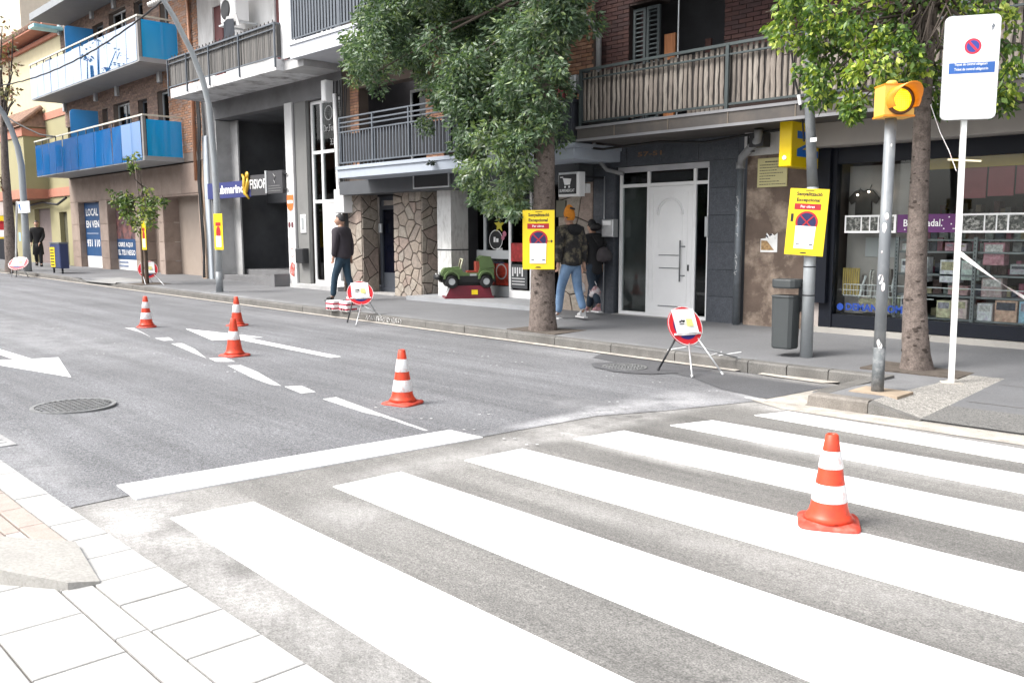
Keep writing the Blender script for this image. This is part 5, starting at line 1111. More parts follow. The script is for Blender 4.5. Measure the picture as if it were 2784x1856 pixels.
# ------------------------------------------------------------------ E: olive building
bE = thing('townhouse', 'olive yellow house with salmon bands and a tiled canopy left of the brick building', 'house', (-43,12,0))
m_ol = mat('render_olive', (0.33,0.30,0.17), rough=0.9, var=0.06, scale=0.8, stain=(0.26,0.24,0.15), stain_amt=0.4, sscale=0.5); m_cr = mat('render_cream', (0.56,0.50,0.33), rough=0.9, var=0.05); m_sal = mat('band_salmon', (0.45,0.19,0.13), rough=0.85, var=0.1)
part('wall', wall(MB(), -47.6, -38.72, -0.2, 6.2, 12.1, 12.4, [(-44.0,-41.7,-0.3,2.5),(-40.5,-39.5,-0.3,2.3)]), m_ol, bE)
part('upper_wall', MB().box(-47.6,-38.72,12.1,12.4,6.5,9.35), m_cr, bE)
part('band', MB().box(-47.6,-38.72,12.06,12.12,6.2,6.5), m_sal, bE); part('band', MB().box(-47.6,-38.72,12.04,12.12,2.95,3.30), m_sal, bE); part('band', MB().box(-47.6,-38.72,11.98,12.2,9.35,9.5), m_sal, bE)
part('gable_wall', MB().box(-47.6,-38.72,12.2,12.4,9.5,9.9), m_concl, bE)
part('eaves', MB().box(-48.3,-38.9,11.45,12.6,9.68,9.78), m_sal, bE)
me = mesh_of('roof_tile', MB().tube([(0,0,0),(0,1.2,0.35)],0.09,8), mat('terracotta', (0.24,0.15,0.11), rough=0.9, var=0.35, scale=6))
for k in range(46): inst('roof_tile', me, (-48.2+k*0.2,11.40,9.82), bE)
part('bay', MB().box(-47.4,-41.6,11.2,12.1,3.3,5.9), m_ol, bE); part('bay_band', MB().box(-47.45,-41.55,11.15,12.1,5.5,5.85), m_sal, bE); part('bay_floor', MB().box(-47.4,-41.6,11.2,12.1,2.9,3.3), m_sal, bE)
me = mesh_of('roof_tile', MB().tube([(0,0,0),(0,0.9,0.75)],0.10,8), MATS['terracotta'])
for k in range(28): inst('roof_tile', me, (-47.4+k*0.215,11.1,6.02), bE)
part('canopy_board', MB().add([(-47.5,11.05,5.9),(-41.5,11.05,5.9),(-41.9,12.1,6.75),(-47.5,12.1,6.75),(-41.5,12.1,5.9),(-47.5,12.1,5.9)], [(0,1,2,3),(1,4,2),(0,5,4,1)]), MATS['terracotta'], bE)
part('garage_door', MB().box(-44.0,-41.7,12.3,12.34,-0.05,2.5), mat('roller_rose', (0.24,0.19,0.18), rough=0.6, var=0.08), bE)
me = mesh_of('roller_slat', MB().box(0,2.26,-0.01,0.0,0,0.1), mat('roller_rose', (0.24,0.19,0.18)))
for k in range(20): inst('roller_slat', me, (-43.98,12.3,0.02+k*0.122), bE)
part('side_door', MB().box(-40.5,-39.5,12.28,12.33,-0.05,2.3), mat('door_olive_dark', (0.10,0.095,0.06), rough=0.7), bE)
part('upper_window', MB().box(-40.9,-40.1,12.05,12.09,7.2,8.6), m_bluerail, bE)
part('wall_cable', MB().tube([(-47.5,11.95,2.9),(-45,11.9,2.6),(-42,11.9,2.75),(-40,11.9,2.6),(-38.8,11.9,2.85)],0.05,6), m_cable, bE)
# F: pink and red house further on, tall cream block behind
bF = thing('townhouse', 'pink house with a red ground floor at the left picture edge', 'house', (-55,12,0))
part('wall', MB().box(-66,-47.6,12.3,20,3.5,9.5), mat('render_pink', (0.52,0.34,0.29), rough=0.9, var=0.08), bF)
part('ground_wall', MB().box(-66,-47.6,12.2,20,-0.2,3.5), mat('stone_pale_rose', (0.40,0.34,0.32), rough=0.9, var=0.12, scale=2), bF)
part('shop_front', MB().box(-50.8,-48.3,12.1,12.22,0,2.3), m_navy, bF); part('red_panel', MB().box(-50.5,-47.6,11.8,12.28,3.6,5.2), mat('panel_red', (0.40,0.09,0.05), rough=0.7), bF)
part('white_panel', MB().box(-47.55,-44.5,11.5,11.6,3.6,5.2), m_whitew, bF); part('cornice', MB().box(-66,-47.6,11.9,12.3,6.4,6.6), m_sal, bF)
t = thing('apartment_block', 'tall hazy cream block rising behind the houses at the far left', 'building', (-70,16,0))
part('wall', MB().box(-112,-74.6,20.5,34,-0.2,34), mat('render_cream_pale', (0.62,0.56,0.46), rough=0.9, var=0.05), t)
for k in range(12): part('window', MB().box(-108+(k%4)*7.5,-106+(k%4)*7.5,20.45,20.5,12+(k//4)*4,14+(k//4)*4), m_bluerail, t)
part('roof_edge', MB().box(-112.3,-74.3,20.2,34,34,34.4), m_sal, t)
t = thing('townhouse', 'pale distant houses closing the street far left', 'house', (-110,0,0))
part('wall', MB().box(-130,-96,9.9,24,-0.5,9), m_cr, t); part('roof', MB().box(-130.3,-95.7,9.6,24,9,9.4), MATS['terracotta'], t)
# ------------------------------------------------------------------ the row across the street, seen only in the glass
bO = thing('apartment_building', 'brick building with white balconies across the street, mirrored in the window glass', 'building', (-40,-6,0))
opsO = []
for i in range(20):
    for j in range(2): opsO.append((-98+i*4.2, -96.2+i*4.2, 0.4+j*3.0, 2.6+j*3.0))
part('wall', wall(MB(), -100, -13.5, -0.2, 7.4, -8.3, -8.0, opsO), mat('brick_plain', (0.24,0.14,0.105), rough=0.9, var=0.1), bO)
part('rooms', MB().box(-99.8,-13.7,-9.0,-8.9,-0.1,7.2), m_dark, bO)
part('far_wing', MB().box(-150,-86,-9.6,-7.95,-0.2,12.5), MATS['brick_plain'], bO)
for j in range(3):
    for i in range(10): part('wing_window', MB().box(-146+i*6,-143.5+i*6,-7.95,-7.9,1.0+j*3.6,3.2+j*3.6), m_dark, bO)
for j in (2.85,): part('balcony', MB().box(-99,-14,-8.0,-7.2,j,j+0.25).box(-99,-14,-7.25,-7.2,j+0.25,j+1.1), m_whitew, bO)
part('roof_edge', MB().box(-100.2,-13.3,-9.5,-7.8,7.4,7.6), m_concl, bO)
# ================================================================== STREET FURNITURE
m_cone = mat('cone_orange', (0.62,0.050,0.016), rough=0.45, var=0.10, scale=14, fine=0.06, stain=(0.22,0.035,0.02), stain_amt=0.6, sscale=20)
m_conew = mat('cone_white', (0.74,0.74,0.74), rough=0.4, var=0.04, stain=(0.50,0.14,0.10), stain_amt=0.55, sscale=26)
m_coneb = mat('cone_base', (0.50,0.050,0.028), rough=0.6, var=0.15, scale=18, stain=(0.55,0.25,0.2), stain_amt=0.4, sscale=14)
def cone(loc, label, bands, h=0.47, rz=0.0, grp='orange and white traffic cones on the road', round_base=False, tilt=0.0):
    x, y, z = loc; t = thing('traffic_cone', label, 'traffic cone', (x,y,z), grp)
    z0 = 0.05; rb, rt = 0.100, 0.030
    R_ = lambda q: rb + (rt-rb)*(q-z0)/(h-z0)
    prof = [(rb*1.28, z0-0.018), (rb*1.10, z0+0.004), (rb, z0+0.02)] + [(R_(q), q) for q in (0.1,0.2,0.3,0.4)if q < h-0.02] + [(rt+0.001, h-0.006), (rt-0.006, h), (rt-0.012, h-0.004), (rt-0.012, h-0.05)]
    part('body', MB().lathe(prof, (x,y,z), 28), m_cone, t, smooth=True)
    for a, b in bands:
        part('reflective_band', MB().lathe([(R_(a*h)+0.0005, a*h), (R_(a*h)+0.003, a*h+0.004), (R_(b*h)+0.003, b*h-0.004), (R_(b*h)+0.0005, b*h)], (x,y,z), 28, cap=False), m_conew, t, smooth=True)
    m2 = MB(); s_ = 0.15; n = 32; ring = []
    def sq(a, s1, p=5.0):
        c, s2 = cos(a), sin(a); d = (abs(c)**p+abs(s2)**p)**(1/p); return c/d*s1, s2/d*s1
    vs = []; lv = [(s_*1.0, 0.0), (s_*1.02, 0.012), (s_*0.97, 0.022), (s_*0.80, 0.026), (rb*1.25, 0.034)]
    for i, (q, zz_) in enumerate(lv):
        for k in range(n):
            a = 2*pi*k/n; px, py = sq(a, q, 2.0 if (round_base or i == 4) else 6.0)
            warp = 0.004*sin(3*a+x*7) if i in (1, 2) else 0
            vs.append((x+px*cos(rz)-py*sin(rz), y+px*sin(rz)+py*cos(rz), z+zz_+warp))
    fs = [(i*n+k, i*n+(k+1)%n, (i+1)*n+(k+1)%n, (i+1)*n+k) for i in range(4) for k in range(n)]
    m2.add(vs, fs); part('base', m2, m_coneb, t, smooth=True)
    t.rotation_euler = (tilt, 0, 0)
    return t
c_ = G(2252,1425); c_.z += 0.004
cone(c_, 'largest traffic cone, scuffed and with a warped base, standing on the crosswalk', [(0.63,0.82),(0.27,0.46)], 0.475, 0.5)
c_ = G(1095,1098); c_.z += 0.004
cone(c_, 'traffic cone with two white bands just beyond the stop line, middle of the lane line', [(0.60,0.83),(0.24,0.45)], 0.49, 0.3)
c_ = G(638,968); c_.z += 0.004
cone(c_, 'traffic cone with a single white band and square base, nearer one of the overlapping pair', [(0.44,0.66)], 0.47, 0.25)
c_ = G(645,886); c_.z += 0.004
cone(c_, 'traffic cone with a single white band standing behind the nearer cone of the pair', [(0.46,0.74)], 0.49, 0.6)
c_ = G(399,890); c_.z += 0.004
cone(c_, 'farthest traffic cone on the left with two white bands and a round base', [(0.62,0.82),(0.27,0.48)], 0.50, 0.0, round_base=True)
# --- round no-parking discs on folding stands
m_red = mat('sign_red', (0.62,0.02,0.03), rough=0.4, var=0.05); m_sblue = mat('sign_dark_blue', (0.02,0.02,0.15), rough=0.4, var=0.05)
m_tube = mat('tube_galvanised', (0.50,0.51,0.52), rough=0.4, metal=0.5, var=0.1); m_pinkred = mat('sign_red_faded', (0.50,0.06,0.10), rough=0.5)
def stand_sign(loc, label, feet, ctr, n=(0.82,-0.27,0.36), r=0.24, black=0):
    x, y, z = loc; t = thing('folding_sign_stand', label, 'road sign', (x,y,z), 'round no parking signs on folding stands')
    c = Vector(ctr); n = Vector(n).normalized(); dn = (n.cross(Vector((-0.5,-0.86,0)).normalized())).normalized()
    a = Vector((n.x, n.y, 0)).normalized(); dn = (a - n*a.dot(n)).normalized(); rt = n.cross(dn).normalized()*-1   # dn: down the face, rt: across
    up = -dn
    ring = MB(); k_ = 32
    bk = [c + r*(cos(2*pi*k/k_)*rt + sin(2*pi*k/k_)*up) for k in range(k_)]
    part('disc', MB().poly(bk, n*0.012), m_red, t)
    part('rim', MB().disc(c+n*0.0135, rt, up, r*0.96, r*0.995, 32), m_conew, t)
    part('blue_field', MB().disc(c+n*0.014, rt, up, 0, r*0.70, 32), m_sblue, t)
    part('red_bar', MB().poly([c+n*0.015+r*(-0.55*rt+0.42*up), c+n*0.015+r*(-0.42*rt+0.55*up), c+n*0.015+r*(0.55*rt-0.42*up), c+n*0.015+r*(0.42*rt-0.55*up)]), m_red, t)
    pc = c + n*0.02 + up*r*0.22; hw, hh = r*0.66, r*0.62
    v = []
    for j in range(4):
        for i in range(4):
            v.append(pc + rt*hw*(-1+2*i/3) + up*hh*(-1+2*j/3) + n*(0.006*sin(i*2.1+j*1.3)+(0.012 if j == 0 else 0)))
    part('paper_notice', MB().add(v, [(j*4+i, j*4+i+1, j*4+i+5, j*4+i+4) for j in range(3) for i in range(3)]), m_white, t)
    pn = pc+n*0.016
    part('yellow_print', MB().poly([pn-rt*hw*0.6-up*hh*0.45, pn-rt*hw*0.05-up*hh*0.45, pn-rt*hw*0.05+up*hh*0.15, pn-rt*hw*0.6+up*hh*0.15]), mat('print_yellow', (0.75,0.70,0.25), rough=0.6), t)
    m2 = MB()
    for (a_, b_) in ((0.15,0.0),(0.22,-0.05),(0.35,0.02),(0.5,-0.06)): q = pn+rt*hw*a_+up*hh*b_; m2.obox(q, rt*0.012, up*0.010, n*0.002)
    m2.obox(pn+rt*hw*0.4-up*hh*0.25, rt*0.03, up*0.005, n*0.002)
    part('black_print', m2, m_black, t, kind='stuff')
    m2 = MB(); 
    for sgn in (-1, 1): m2.obox(c+n*0.02-up*r*0.42+rt*r*0.62*sgn, rt*r*0.16, up*0.012, n*0.006)
    m2.obox(c+n*0.02-up*r*0.45, rt*r*0.5, up*0.010, n*0.006)
    part('clip', m2, m_conew, t)
    for i, ft in enumerate(feet):
        top = c - n*0.01 + rt*r*(0.55, -0.05, -0.55, 0.0)[i] - up*r*(0.45, 0.8, 0.5, 0.9)[i]
        part('leg', MB().tube([top, Vector(ft)], 0.011 if i != 0 else 0.012, 8), m_black if i == black else m_tube, t, smooth=True)
        part('foot', MB().tube([Vector(ft)-Z*0.0, Vector(ft)+(top-Vector(ft)).normalized()*0.04], 0.015, 8), m_tube if i != black else m_black, t)
    return t
f1 = [G(1788,1010)+Z*0.008, G(1882,1028)+Z*0.008, G(1966,1020)+Z*0.008]
f1.append(Vector((f1[1].x-0.02, KY+0.06, side_z(-5.8, KY+0.06)+0.004)))
b_ = sum(f1[:3], Vector())/3; c1 = at(1862,886, b_.y+0.18)
stand_sign(b_, 'nearest folding stand with a paper covered round no parking sign, before the white door', f1, c1)
f2 = [G(944,878)+Z*0.008, G(968,886)+Z*0.008, G(1034,872)+Z*0.008]; f2.append(Vector((f2[1].x-0.3, KY+0.06, side_z(f2[1].x-0.3,KY+0.06))))
b_ = sum(f2[:3], Vector())/3; stand_sign(b_, 'folding stand with a round no parking sign beside the red striped packs', f2, at(979,797, b_.y+0.15), n=(0.78,-0.36,0.46))
f3 = [G(396,774,side_z)+Z*0.005, G(413,766,side_z), G(446,775,side_z), G(404,768,side_z)]
b_ = sum(f3[:3], Vector())/3; stand_sign(b_, 'folding stand with a round no parking sign leaning by the small staked tree', f3, at(402,733, b_.y), black=3, r=0.27)
f4 = [G(31,754), G(44,753), G(78,754), G(50,748)]
b_ = sum(f4[:3], Vector())/3; stand_sign(b_, 'farthest folding stand with a round no parking sign at the left picture edge', f4, at(50,716, b_.y), n=(0.5,-0.4,0.7), r=0.32, black=1)
# --- yellow temporary notices
m_yel = mat('notice_yellow', (0.78,0.56,0.01), rough=0.45, var=0.03, scale=4); m_nred = mat('notice_red', (0.38,0.012,0.018), rough=0.5); m_nblue = mat('notice_navy', (0.012,0.012,0.075), rough=0.5); m_txt = mat('notice_black', (0.015,0.015,0.015), rough=0.6)
def notice(c, w, h, nrm, label, roll=0.0, arrow=False, full=True, th=0.006):
    c = Vector(c); n = Vector(nrm).normalized(); zd = (Z - n*Z.dot(n)).normalized(); xd = zd.cross(n).normalized()
    xd, zd = (xd*cos(roll)+zd*sin(roll)), (zd*cos(roll)-xd*sin(roll))
    t = thing('parking_ban_notice', label, 'notice', c, 'yellow temporary parking notices')
    P = lambda a, b, d=0.0: c + xd*(a*w) + zd*(b*h) + n*(th/2+d)
    part('board', MB().obox(c, xd*w/2, n*th/2, zd*h/2), m_yel, t)
    if not full:
        part('print', MB().poly([P(-.3,.16,.002),P(.3,.16,.002),P(.3,.26,.002),P(-.3,.26,.002)]).disc(P(0,-.02,.002), xd, zd, 0, w*0.33, 20, 0.8), m_nred, t)
        part('paper', MB().poly([P(-.3,-.42,.004),P(.3,-.42,.004),P(.3,-.12,.004),P(-.3,-.12,.004)]), m_white, t); return t
    part('heading', MB().text('Senyalització', P(-.32,.375,.002), xd, zd, w*0.66, h*0.075, bold=0.03), m_txt, t)
    part('heading', MB().text('Excepcional', P(-.31,.290,.002), xd, zd, w*0.60, h*0.07, bold=0.03), m_txt, t)
    part('top_mark', MB().poly([P(-.10,.465,.002),P(.12,.465,.002),P(.12,.475,.002),P(-.10,.475,.002)]), m_txt, t)
    part('red_strip', MB().poly([P(-.35,.185,.002),P(.33,.185,.002),P(.33,.275,.002),P(-.35,.275,.002)]), m_nred, t)
    part('strip_lettering', MB().text('Per obres', P(-.19,.213,.004), xd, zd, w*0.36, h*0.038, bold=0.01), m_white, t)
    cc = P(0,-.0,.003)
    part('ban_disc', MB().disc(cc, xd, zd, 0, w*0.29, 36), m_nred, t); part('ban_field', MB().disc(cc+n*0.0012, xd, zd, 0, w*0.24, 36), m_nblue, t)
    m2 = MB()
    for sg in (1, -1): 
        d = (xd*0.707+zd*0.707*sg); e = (xd*0.707-zd*0.707*sg); m2.obox(cc+n*0.0025, d*w*0.23, e*w*0.016, n*0.0005)
    part('ban_cross', m2, m_nred, t)
    part('paper', MB().poly([P(-.27,-.40,.006),P(.23,-.40,.006),P(.25,-.06,.0065),P(-.27,-.06,.0065)]), m_white, t)
    m2 = MB()
    for (a, b, e) in ((-.22,.0,-.135),(-.2,.15,-.19),(-.12,.05,-.23),(-.05,.18,-.36)): m2.poly([P(a,e,.008),P(a+.0+b+.1,e,.008),P(a+b+.1,e+.006,.008),P(a,e+.006,.008)])
    part('paper_print', m2, mat('print_greyblue', (0.3,0.33,0.5), rough=0.6), t)
    m2 = MB().poly([P(-.22,-.345,.008),P(-.13,-.345,.008),P(-.13,-.33,.008),P(-.22,-.33,.008)]).poly([P(.12,-.345,.008),P(.21,-.345,.008),P(.21,-.33,.008),P(.12,-.33,.008)]).poly([P(-.12,-.475,.002),P(.08,-.475,.002),P(.06,-.455,.002),P(-.06,-.455,.002)])
    if arrow: m2.poly([P(.28,-.03,.002),P(.42,-.03,.002),P(.42,-.018,.002),P(.28,-.018,.002)]).poly([P(.39,-.055,.002),P(.46,-.024,.002),P(.39,.007,.002)])
    else: m2.poly([P(-.42,.0,.002),P(-.35,.0,.002),P(-.35,.12,.002),P(-.42,.12,.002)])
    part('black_print', m2, m_txt, t, kind='stuff')
    return t
TX, TY = -9.29, 9.56
q = at(1464,652,TY-0.27); notice((q.x,TY-0.27,q.z), 0.475, 0.87, (0.60,-0.8,0), 'yellow notice with a black arrow tied to the trunk of the big tree', arrow=True)
LXp, LYp = -5.07, 9.78
q = at(2193,604,LYp-0.12); notice((q.x,LYp-0.12,q.z), 0.44, 0.775, (0.32,-0.95,0.02), 'yellow notice tied slanting to the grey lamp post above the litter bin', roll=-0.06)
L1 = Vector((-20.43, 9.65, side_z(-20.4,9.65)))
q = at(594,630,L1.y-0.1); notice((q.x,L1.y-0.1,q.z), 0.46, 0.86, (0.0,-1,0), 'yellow notice seen at a slant on the bent street lamp before the garage', full=False)
q = at(391,640,9.42); notice((q.x,9.42,q.z), 0.42, 0.78, (-0.1,-1,0), 'yellow notice seen at a slant on the stakes of the small tree', full=False)
q = at(6,618,9.6); notice((q.x,9.6,q.z), 0.85, 0.9, (0.7,-0.7,0), 'yellow notice cut by the left picture edge, on the far tree', full=False)
# --- poles
m_pole = mat('pole_grey', (0.20,0.215,0.23), rough=0.5, metal=0.2, var=0.12, scale=5, stain=(0.34,0.35,0.35), stain_amt=0.5, sscale=5, stretch=(1,1,0.6)); m_polel = mat('pole_pale', (0.36,0.385,0.40), rough=0.5, metal=0.2, var=0.12, scale=6, stain=(0.22,0.22,0.21), stain_amt=0.5, sscale=6)
# lamp post on the right, with bin
t = thing('street_lamp', 'grey lamp post on the pavement edge carrying the litter bin, its top hidden in leaves', 'street lamp', (LXp,LYp,side_z(LXp,LYp)))
zb_ = side_z(LXp,LYp)
tp = at(2200,255,LYp)
part('pole', MB().tube([(LXp,LYp,zb_+2.0),(LXp+(tp.x-LXp),LYp,tp.z),(LXp+(tp.x-LXp)*2.2,LYp,7.5),(LXp+0.3,LYp-1.0,8.3),(LXp+0.3,LYp-2,8.45)],[0.062,0.055,0.048,0.04,0.035],16), m_pole, t, smooth=True)
part('pole_base', MB().tube([(LXp,LYp,zb_),(LXp,LYp,zb_+2.02)],[0.074,0.066],18), m_polel, t, smooth=True)
part('lamp_head', MB().bbox(LXp+0.18,LXp+0.42,LYp-2.6,LYp-1.9,8.38,8.5,0.03), m_alu, t)
part('band', MB().tube([(LXp,LYp,zb_+1.08),(LXp,LYp,zb_+1.095)],0.073,16).tube([(LXp,LYp,zb_+0.74),(LXp,LYp,zb_+0.755)],0.073,16), m_black, t)
part('sticker', MB().box(LXp-0.02,LXp+0.06,LYp-0.066,LYp-0.060,at(2190,383,LYp).z-0.025,at(2190,383,LYp).z+0.02), m_white, t)
q0, q1 = at(2112,800,LYp-0.05), at(2166,948,LYp-0.05)
t = thing('litter_bin', 'dark grey litter bin with a separate lid strapped to the lamp post', 'litter bin', (q0.x,LYp,q1.z))
m_bin = mat('bin_grey', (0.050,0.056,0.058), rough=0.5, var=0.08)
cx = (q0.x+q1.x)/2; hw = (q1.x-q0.x)/2
def rbox(mb, cx, cy, wx, wy, z0, z1, k=0.94, n=20, p=5):
    vs = []
    for (s_, z) in ((k*0.93, z0), (k, z0+0.02), (1.0, z1-0.015), (0.97, z1)):
        for i in range(n):
            a = 2*pi*i/n; c, s2 = cos(a), sin(a); d = (abs(c)**p+abs(s2)**p)**(1/p); vs.append((cx+wx*s_*c/d, cy+wy*s_*s2/d, z))
    return mb.add(vs, [(i*n+j, i*n+(j+1)%n, (i+1)*n+(j+1)%n, (i+1)*n+j) for i in range(3) for j in range(n)]+[tuple(reversed(range(n))), tuple(range(3*n,4*n))])
part('bucket', rbox(MB(), cx, LYp-0.08, hw, 0.13, q1.z, q0.z, 0.93), m_bin, t)
part('rim', rbox(MB(), cx, LYp-0.08, hw+0.008, 0.138, q0.z-0.03, q0.z-0.005, 1.0), m_bin, t)
l0, l1 = at(2112,757,LYp-0.05).z, at(2112,781,LYp-0.05).z
part('lid', rbox(MB(), cx+0.01, LYp-0.08, hw+0.01, 0.14, l1, l0, 1.0), m_bin, t)
part('lid_arm', MB().box(q1.x-0.02, LXp-0.04, LYp-0.02, LYp+0.02, q0.z-0.2, l1+0.05), m_black, t)
# traffic light
QX, QY = -3.43, 8.01; qz = bulge_z(QX,QY)
t = thing('traffic_light', 'amber lit traffic light with a yellow housing on a grey pole at the corner', 'traffic light', (QX,QY,qz))
tp = at(2420,322,QY)
part('pole', MB().tube([(QX,QY,qz+0.3),(QX,QY,tp.z)],[0.052,0.049],18), m_pole, t, smooth=True)
part('pole_foot', MB().tube([(QX,QY,qz-0.02),(QX,QY,qz+0.42)],[0.056,0.0535],18), mat('pole_foot_worn', (0.10,0.11,0.115), rough=0.6, var=0.2, scale=9, stain=(0.30,0.30,0.30), stain_amt=0.7, sscale=12), t, smooth=True)
part('foot_pad', MB().box(QX-0.2,QX+0.25,QY-0.16,QY+0.2,qz-0.02,qz+0.008), mat('mortar_tan', (0.34,0.27,0.20), rough=0.95, var=0.2), t)
mb = MB()
for (z, w) in ((1.62,.03),(1.52,.035),(1.05,.04),(0.98,.03),(0.44,.03),(0.47,.025),(2.25,.012),(1.3,.01)):
    a = -1.2+rs.uniform(-.5,.4); d = Vector((cos(a), sin(a), 0)); e = Vector((-sin(a), cos(a), 0)); c = Vector((QX,QY,qz+z))+d*0.0535
    mb.poly([c+e*w*cos(k)*rs.uniform(.6,1)*0.7+Z*w*1.6*sin(k)*rs.uniform(.6,1)-d*(0.0012*0+0.5*(w*cos(k)*0.7)**2/0.05) for k in [i*2*pi/9 for i in range(9)]])
part('paint_scrap', mb, m_conew, t)
hx, hy = tp.x, QY; hz0, hz1 = at(2420,322,QY).z, at(2420,235,QY).z
n = Vector((0.76,-0.65,0)).normalized(); e = Vector((-n.y, n.x, 0))
m_amb = mat('housing_amber', (0.80,0.46,0.09), rough=0.4, var=0.05); m_amb2 = mat('visor_orange', (0.75,0.24,0.015), rough=0.4, var=0.05)
hc = Vector((hx+0.03,hy,(hz0+hz1)/2)); hh = (hz1-hz0)/2
part('housing', MB().obox(hc, n*0.10, e*0.135, Z*hh), m_amb, t)
part('housing_rim', MB().obox(hc-Z*(hh-0.008), n*0.107, e*0.142, Z*0.008).obox(hc+Z*(hh-0.004), n*0.104, e*0.139, Z*0.006), m_amb2, t)
fc = hc+n*0.10
part('lens', MB().disc(fc+n*0.012, e, Z, 0, 0.10, 32), mat('lens_lit', (0.9,0.6,0.02), rough=0.2, emit=(1.0,0.62,0.0), estr=0.32), t)
m2 = MB()
for i in range(-5,6):
    for j in range(-5,6):
        if i*i+j*j < 26: m2.obox(fc+n*0.013+e*i*0.018+Z*j*0.018, e*0.0062, Z*0.0062, n*0.002)
part('lens_grid', m2, mat('lens_dot', (0.8,0.55,0.02), rough=0.2, emit=(1.0,0.8,0.05), estr=0.6), t, kind='stuff')
part('lens_ring', MB().add(*(lambda k_: ([fc+n*d+e*r_*cos(2*pi*k/k_)+Z*r_*sin(2*pi*k/k_) for (r_, d) in ((0.125,0.0),(0.122,0.03),(0.10,0.03),(0.10,0.012)) for k in range(k_)], [(i*k_+k, i*k_+(k+1)%k_, (i+1)*k_+(k+1)%k_, (i+1)*k_+k) for i in range(3) for k in range(k_)]))(32)), mat('ring_brown', (0.10,0.035,0.01), rough=0.5), t, smooth=True)
vs = []; fs = []; k_ = 28
for s_, (r_, in_) in enumerate(((0.125,0),(0.119,1))):
    for i in range(2):
        for k in range(k_+1):
            a = radians(-35) + radians(250)*k/k_
            ln = 0.0 if i == 0 else 0.25*(0.55+0.45*max(0, sin(a)))
            vs.append(fc+n*(0.0+ln)+e*r_*cos(a)+Z*r_*sin(a))
K = k_+1
for k in range(k_):
    fs += [(k, k+1, K+k+1, K+k), (2*K+k, 3*K+k, 3*K+k+1, 2*K+k+1), (K+k, K+k+1, 3*K+k+1, 3*K+k)]
part('visor', MB().add(vs, fs), m_amb2, t, smooth=True)
part('cap', MB().lathe([(0.05,0),(0.05,0.03),(0.035,0.045),(0.001,0.05)], (hx,hy,hz1), 16), m_amb, t)
# tall parking sign
PXp, PYp = -3.18, 9.15; pz = bulge_z(PXp,PYp)
t = thing('parking_sign', 'tall white rounded parking sign with a small round symbol and blue strip', 'sign', (PXp,PYp,pz))
a0_, a1_ = at(2567,180,PYp), at(2709,190,PYp); zt_, zb2 = at(2640,46,PYp).z, at(2640,324,PYp).z
m_postw = mat('post_white', (0.70,0.71,0.70), rough=0.4, var=0.05, stain=(0.5,0.5,0.48), stain_amt=0.3)
pt = at(2621,330,PYp)
part('post', MB().obox(((PXp+pt.x)/2,PYp+0.03,(pz+zt_-0.1)/2), (0.025,0,0), (0,0.025,0), ((pt.x-PXp)*0.5*1.25,0,(zt_-0.1-pz)/2)), m_postw, t)
def rrect(x0, x1, z0, z1, y, r, n=8):
    out = []
    for (cx_, cz_, a0) in ((x1-r,z1-r,0),(x0+r,z1-r,pi/2),(x0+r,z0+r,pi),(x1-r,z0+r,3*pi/2)):
        for k in range(n+1): a = a0+pi/2*k/n; out.append((cx_+r*cos(a), y, cz_+r*sin(a)))
    return out
yy = PYp-0.035; sx0_, sx1_ = a0_.x, a1_.x; sw = sx1_-sx0_; shh = zt_-zb2
part('panel', MB().poly(rrect(sx0_,sx1_,zb2,zt_,yy,0.05), (0,0.02,0)), m_white, t)
part('panel_edge', MB().poly(rrect(sx0_-0.006,sx1_+0.006,zb2-0.006,zt_+0.006,yy+0.008,0.055), (0,0.02,0)), m_alu, t)
cx = sx0_+sw*0.52; cz = zt_-shh*0.295
part('disc', MB().disc((cx,yy-0.002,cz), X, Z, 0, sw*0.155, 36), mat('sign_red_fresh', (0.55,0.03,0.06), rough=0.4), t); part('disc_field', MB().disc((cx,yy-0.0035,cz), X, Z, 0, sw*0.115, 36), mat('sign_blue_mid', (0.03,0.05,0.25), rough=0.4), t)
part('disc_bar', MB().obox((cx,yy-0.005,cz), Vector((0.66,0,-0.75))*sw*0.13, Vector((0.75,0,0.66))*sw*0.022, (0,0.0006,0)), MATS['sign_red_fresh'], t)
bz0, bz1 = zt_-shh*0.555, zt_-shh*0.45
part('blue_strip', MB().poly([(sx0_+sw*0.10,yy-0.002,bz0),(sx0_+sw*0.94,yy-0.002,bz0),(sx0_+sw*0.94,yy-0.002,bz1),(sx0_+sw*0.10,yy-0.002,bz1)]), mat('strip_blue', (0.03,0.11,0.36), rough=0.4), t)
part('lettering', MB().text('Tiquet de control obligatori', (sx0_+sw*0.20,yy-0.005,bz0+0.066), X, Z, sw*0.60, 0.032, bold=0.01).text('Ticket de control obligatorio', (sx0_+sw*0.20,yy-0.005,bz0+0.020), X, Z, sw*0.62, 0.032, bold=0.01), m_white, t)
m2 = MB().poly([(cx-sw*0.16,yy-0.003,cz+sw*0.24),(cx+sw*0.18,yy-0.003,cz+sw*0.235),(cx+sw*0.18,yy-0.003,cz+sw*0.243),(cx-sw*0.16,yy-0.003,cz+sw*0.248)]).poly([(cx-sw*0.16,yy-0.003,cz-sw*0.235),(cx+sw*0.17,yy-0.003,cz-sw*0.24),(cx+sw*0.17,yy-0.003,cz-sw*0.234),(cx-sw*0.16,yy-0.003,cz-sw*0.229)])
m2.tube([(sx0_+sw*0.84,yy-0.003,zt_-0.115),(sx0_+sw*0.87,yy-0.003,zt_-0.085),(sx0_+sw*0.89,yy-0.003,zt_-0.10),(sx0_+sw*0.86,yy-0.003,zt_-0.125),(sx0_+sw*0.85,yy-0.003,zt_-0.14)],0.005,6)
